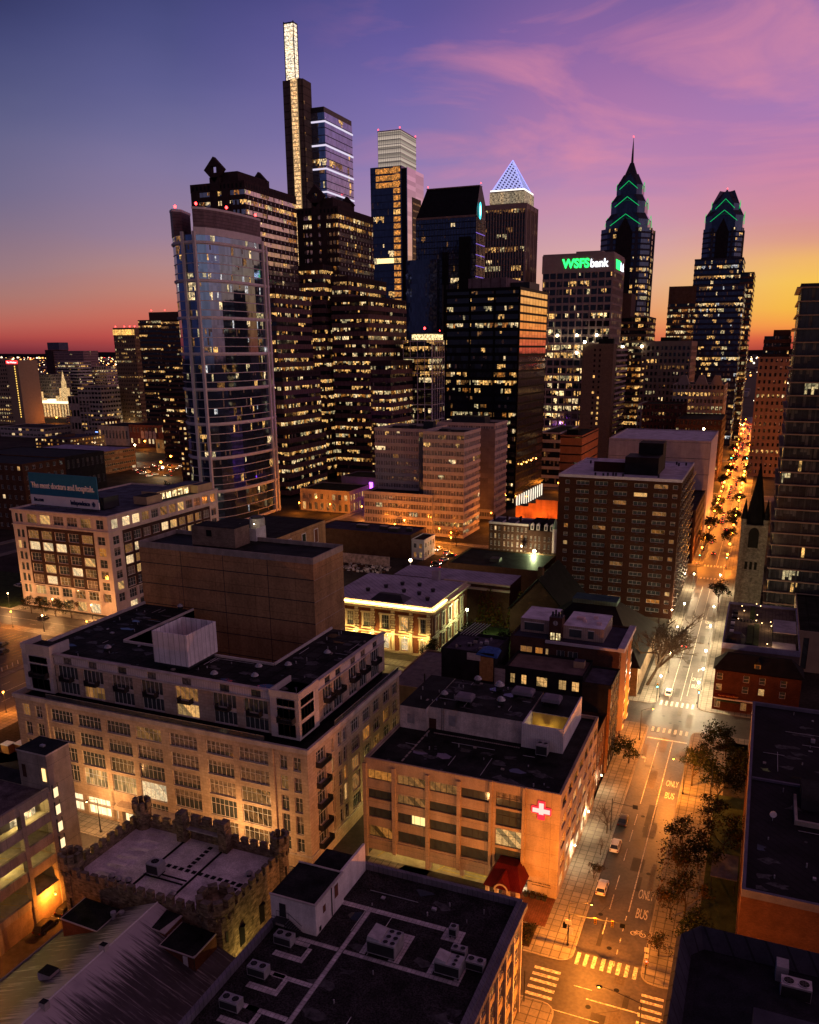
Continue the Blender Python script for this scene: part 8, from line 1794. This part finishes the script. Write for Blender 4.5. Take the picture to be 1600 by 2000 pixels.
dup(lt, (24, 207, .13), 2, 'second bushy orange lit tree, at the right edge behind the flat roof', None, 1.1)
for k in range(40):
    y = random.uniform(420, 1000); x = -random.uniform(.45, 1.1)*y
    if free(x-5, x+5, y-5, y+5): dup(av, (x, y, .13), k, 'dark round tree in the low city on the left', 'dark trees in the low city', random.uniform(.9, 1.4))
# shrubs in the planting bed and planters by the office door
tagm(leafmass('shrub', -31.3, -27.8, 113.4, 118.2, .4, 1.3, 900, LEAFS, .16).build('shrub'), 'low autumn shrubs filling the corner planting bed', 'shrub')
for i, x in enumerate((-31.6, -30.4, -29.3, -28.2)):
    t = thing('planter', ['round planter nearest the red canopy', 'square planter second from the red canopy', 'square planter third from the red canopy', 'square planter farthest from the red canopy'][i], 'planter', (x, 125.9, .14)); m = MB(); m.loft([[(-.3, -.3, 0), (.3, -.3, 0), (.3, .3, 0), (-.3, .3, 0)], [(-.4, -.4, .6), (.4, -.4, .6), (.4, .4, .6), (-.4, .4, .6)]], METALD); m.build('pot', t); leafmass('p', -.4, .4, -.4, .4, .55, 1.2, 90, LEAFS, .14).build('foliage', t)
# ---------------------------------------------------------------- vehicles
TYRE = surf('tyre_rubber', (.015, .015, .015)); CG_ = glass('car_glass', (.02, .022, .028), rough=.05, ior=1.6); CHR = surf('wheel_alloy', (.35, .35, .36), rough=.35, metal=.7)
def paint(n, c): return surf('car_paint_'+n, c, rough=.28, var=.06, spec=.6)
HL = glow('head_light_on', (1, .85, .6), 22); TL = glow('tail_light_on', (1, .03, .02), 7); TLO = surf('tail_light_off', (.25, .01, .01), rough=.3); HLO = surf('head_light_off', (.5, .5, .5), rough=.2)
def car(name, label, x, y, ang, pm, kind='hatch', on=False, group=None, sc=1.):
    t = thing(name, label, 'car', (x, y, .012), ang, group); t.scale = (sc, sc, sc)
    L, W_, hb = 4.6, .92, (1.0 if kind == 'suv' else .88); ht = 1.72 if kind == 'suv' else 1.46
    # body: lofted cross-sections along y (front at +y)
    def sec(y_, w, z0, z1, rr=.12): return [(-w, y_, z0+rr), (-w+rr, y_, z0), (w-rr, y_, z0), (w, y_, z0+rr), (w, y_, z1-rr), (w-rr*1.4, y_, z1), (-w+rr*1.4, y_, z1), (-w, y_, z1-rr)]
    m = MB(); m.loft([sec(-2.3, .72, .42, .78), sec(-2.22, .86, .3, hb), sec(-1.5, W_, .24, hb+.03), sec(0, W_, .24, hb), sec(1.1, W_, .24, hb-.02), sec(1.9, .88, .26, .8), sec(2.22, .78, .32, .66), sec(2.3, .6, .4, .58)][::-1], pm); m.build('body', t)
    r0, r1 = (-2.12, -1.75) if kind != 'sedan' else (-1.7, -1.05)
    def cs(y_, w, z, c): return [(-w, y_, z), (w, y_, z)]
    m = MB(); b_ = [(-.84, r0, hb-.02), (.84, r0, hb-.02), (.84, 1.15, hb-.04), (-.84, 1.15, hb-.04)]; tp = [(-.66, r1, ht-.04), (.66, r1, ht-.04), (.66, .35, ht-.05), (-.66, .35, ht-.05)]
    m.loft([b_, tp], CG_); m.build('glazing', t)
    m = MB(); m.loft([tp, [(-.6, r1+.12, ht+.02), (.6, r1+.12, ht+.02), (.6, .22, ht+.01), (-.6, .22, ht+.01)]], pm)
    for a, c in ((0, 0), (1, 1), (2, 2), (3, 3)): m.tube(Vector(b_[a])*1.005, Vector(tp[c])*1.005, .045, pm, n=4)
    for sx_ in (-1, 1): m.tube((sx_*.85, -.45, hb), (sx_*.67, -.45, ht-.03), .04, pm, n=4); m.tube((sx_*.67, r1, ht-.02), (sx_*.67, .35, ht-.03), .05, pm, n=4)
    m.build('roof', t)
    for sx_ in (-1, 1):
        for yy in (-1.42, 1.42):
            m = MB(); m.tube((sx_*.72, yy, .33), (sx_*.94, yy, .33), .33, TYRE, n=14); w = m.build('wheel', t); m = MB(); m.tube((sx_*.94, yy, .33), (sx_*.955, yy, .33), .2, CHR, n=10); m.build('rim', w)
        m = MB(); m.box(sx_*.62-.16, sx_*.62+.16, 2.12, 2.26, .52, .68, HL if on else HLO); m.build('headlight', t)
        m = MB(); m.box(sx_*.68-.14, sx_*.68+.14, -2.3, -2.2, .62, .84, TL if on else TLO); m.build('tail_light', t)
        m = MB(); m.box(sx_*.98-.09, sx_*.98+.09, .78, .92, .93, 1.08, pm); m.build('mirror', t)
    return t
PW, PB, PS, PR = paint('white', (.72, .70, .66)), paint('black', (.012, .012, .014)), paint('silver', (.35, .35, .36)), paint('red', (.25, .02, .02))
c1 = car('parked_car', 'white hatchback parked at the kerb closest to the signal mast', -19.2, 133, 0, PW); c2 = car('parked_car', 'white estate car with roof bars parked behind the young tree', -19.2, 147.3, 0, PW, 'suv'); c3 = car('parked_car', 'black saloon parked beside the bare kerb tree', -19.3, 157, 0, PB, 'sedan')
m = MB()
for sx_ in (-.5, .5): m.box(sx_-.02, sx_+.02, -1.5, .2, 1.76, 1.8, METAL)
m.build('roof_bar', c2)
car('waiting_car', 'white four wheel drive with red tail lights waiting at the crossing', -18, 229.5, 0, PW, 'suv', True); car('moving_car', 'dark saloon in the second block near the crosshatched kerb', -17.6, 272.5, 0, PB, 'sedan', True)
car('parked_car', 'black saloon at the kerb below the loft building trees', -240, 216.6, R_(90), PB, 'sedan'); car('parked_car', 'dark car in the parking lot, the one farther from the avenue', -229.5, 189.5, R_(20), PB); car('parked_car', 'dark car in the parking lot, the one nearer the avenue', -223.5, 184.2, R_(20), PB, 'suv'); car('parked_car', 'silver car alone in the upper lot beyond the cross street', -284, 246, R_(80), PS)
car('parked_car', 'black car under the garage edge in the orange alley, nearer one', -105.4, 87, R_(4), PB, 'suv'); car('parked_car', 'black car under the garage edge in the orange alley, farther one', -105.7, 92.2, R_(4), PB)
base = car('traffic_car', 'car in the glowing stream of traffic down the avenue', -17, 411, 0, PB, 'sedan', True, 'traffic down the avenue'); bw = car('traffic_car', 'car in the glowing stream of traffic down the avenue', -19.8, 436, 0, PW, 'suv', True, 'traffic down the avenue'); bt = car('taxi', 'yellow taxi between the orange lamps on the avenue', -20.6, 540, 0, paint('yellow', (.6, .4, .03)), 'sedan', True)
random.seed(5)
for k in range(76):
    y = 470+k*9.8+random.uniform(-2, 2); x = random.choice((-20.2, -17.2, -14.1, -20.2))-.0045*(y-400); dup(random.choice((base, bw, base)), (x, y, .012), 0, 'car in the glowing stream of traffic down the avenue', 'traffic down the avenue', 1.0 if y < 800 else 1.4)
for i, (x, y) in enumerate(((-137, 366), (-133, 362), (-143, 371), (-134, 345), (-133, 352), (-132, 338))): dup(base if i % 2 else bw, (x, y, .012), i*1.5, 'parked car in the small lane lot behind the mansion', 'cars in the lane lot')
for i in range(26): dup(random.choice((base, bw)), (-430-random.uniform(0, 60), 520+random.uniform(0, 60), .15), random.uniform(0, 6), 'car in the brightly lit car yard left of the curved tower', 'cars in the lit car yard')
# signals down the avenue
def pole_signal(label, x, y, c, g='signals at the junctions', s=1.):
    t = thing('traffic_signal', label, 'traffic signal', (x, y, .13), 0, g); t.scale = (s, s, s); m = MB(); m.cyl(0, 0, 0, 5.4, .08, METALD, n=6); m.build('pole', t); signal(t, 0, -.2, 5, c); return t
pole_signal('green signal on the left at the near junction beside the lamp', -20.6, 222.6, 'green'); pole_signal('green signal on the right at the near junction by the kerb planting', -9.6, 222.6, 'green')
for y, c in ((368, 'red'), (386, 'green'), (722, 'green'), (724, 'green'), (780, 'red'), (1043, 'green'), (572, 'red')):
    for x in (-21.8, -10.2): pole_signal('small glowing signal far down the avenue', x-.004*(y-380), y, c, 'far signals', 1.0 if y < 500 else 2.)
t = thing('signal_mast', 'dark pole with signals at the near right corner of the crossing', 'traffic signal', (-9, 114, .13)); m = MB(); m.cyl(0, 0, 0, 5.6, .1, METALD, n=6); m.box(-.4, .3, -.1, -.05, 4.2, 5, WHITEP); m.box(-.3, .3, -.1, -.05, 3.1, 3.8, WHITEP); m.build('pole', t); signal(t, .1, -.3, 2.4, 'red')
t = thing('pole', 'dark pole standing on the near corner left of the crossing', 'pole', (-25.2, 101.4, .13)); m = MB(); m.cyl(0, 0, 0, 5.5, .09, METALD, n=6); m.build('shaft', t)
t = thing('pole', 'tall thin dark pole rising among the garden trees', 'pole', (-3, 164, .13)); m = MB(); m.cyl(0, 0, 0, 12, .1, METALD, n=6); m.build('shaft', t)
bo = thing('bollard', 'white bollard in the row along the parking lot kerb', 'bollard', (-208.6, 150, .13), 0, 'white bollards by the parking lot'); m = MB(); m.cyl(0, 0, 0, 1.3, .12, WHITEP, n=8); m.cyl(0, 0, 1.3, 1.36, .12, METALD, n=8); m.build('post', bo)
for k in range(1, 15): dup(bo, (-208.6-.2*k, 150+k*2.2, .13))
t = thing('market_stall', 'bright round white canopy stall at the left edge by the avenue', 'stall', (-172, 128.5, .13)); m = MB(); m.cyl(0, 0, 3, 4.4, 3.4, surf('stall_canopy', (.8, .8, .78)), 1.2, n=14); m.build('canopy', t); m = MB()
for k in range(6): a = k*math.pi/3; m.tube((2.8*math.cos(a), 2.8*math.sin(a), 0), (2.8*math.cos(a), 2.8*math.sin(a), 3), .08, WHITEP)
m.build('post', t); wall_lamp('lamp on a bracket over the round white stall', -172, 125.4, 6.2, 3000, 'white')
for i in range(3): m = MB(); m.box(0, 2.4, 0, 2, 0, 2.2, surf('crate_orange', (.45, .2, .06))); t = thing('site_box', ['orange box near the round white stall', 'orange box beyond the round white stall', 'orange box farthest from the round white stall'][i], 'box', (-166+i*2.7, 132+i*1.5, .13)); m.build('body', t); boxpart(t, 'lid', (-.1, 2.5, -.1, 2.1, 2.2, 2.35), WHITEP)
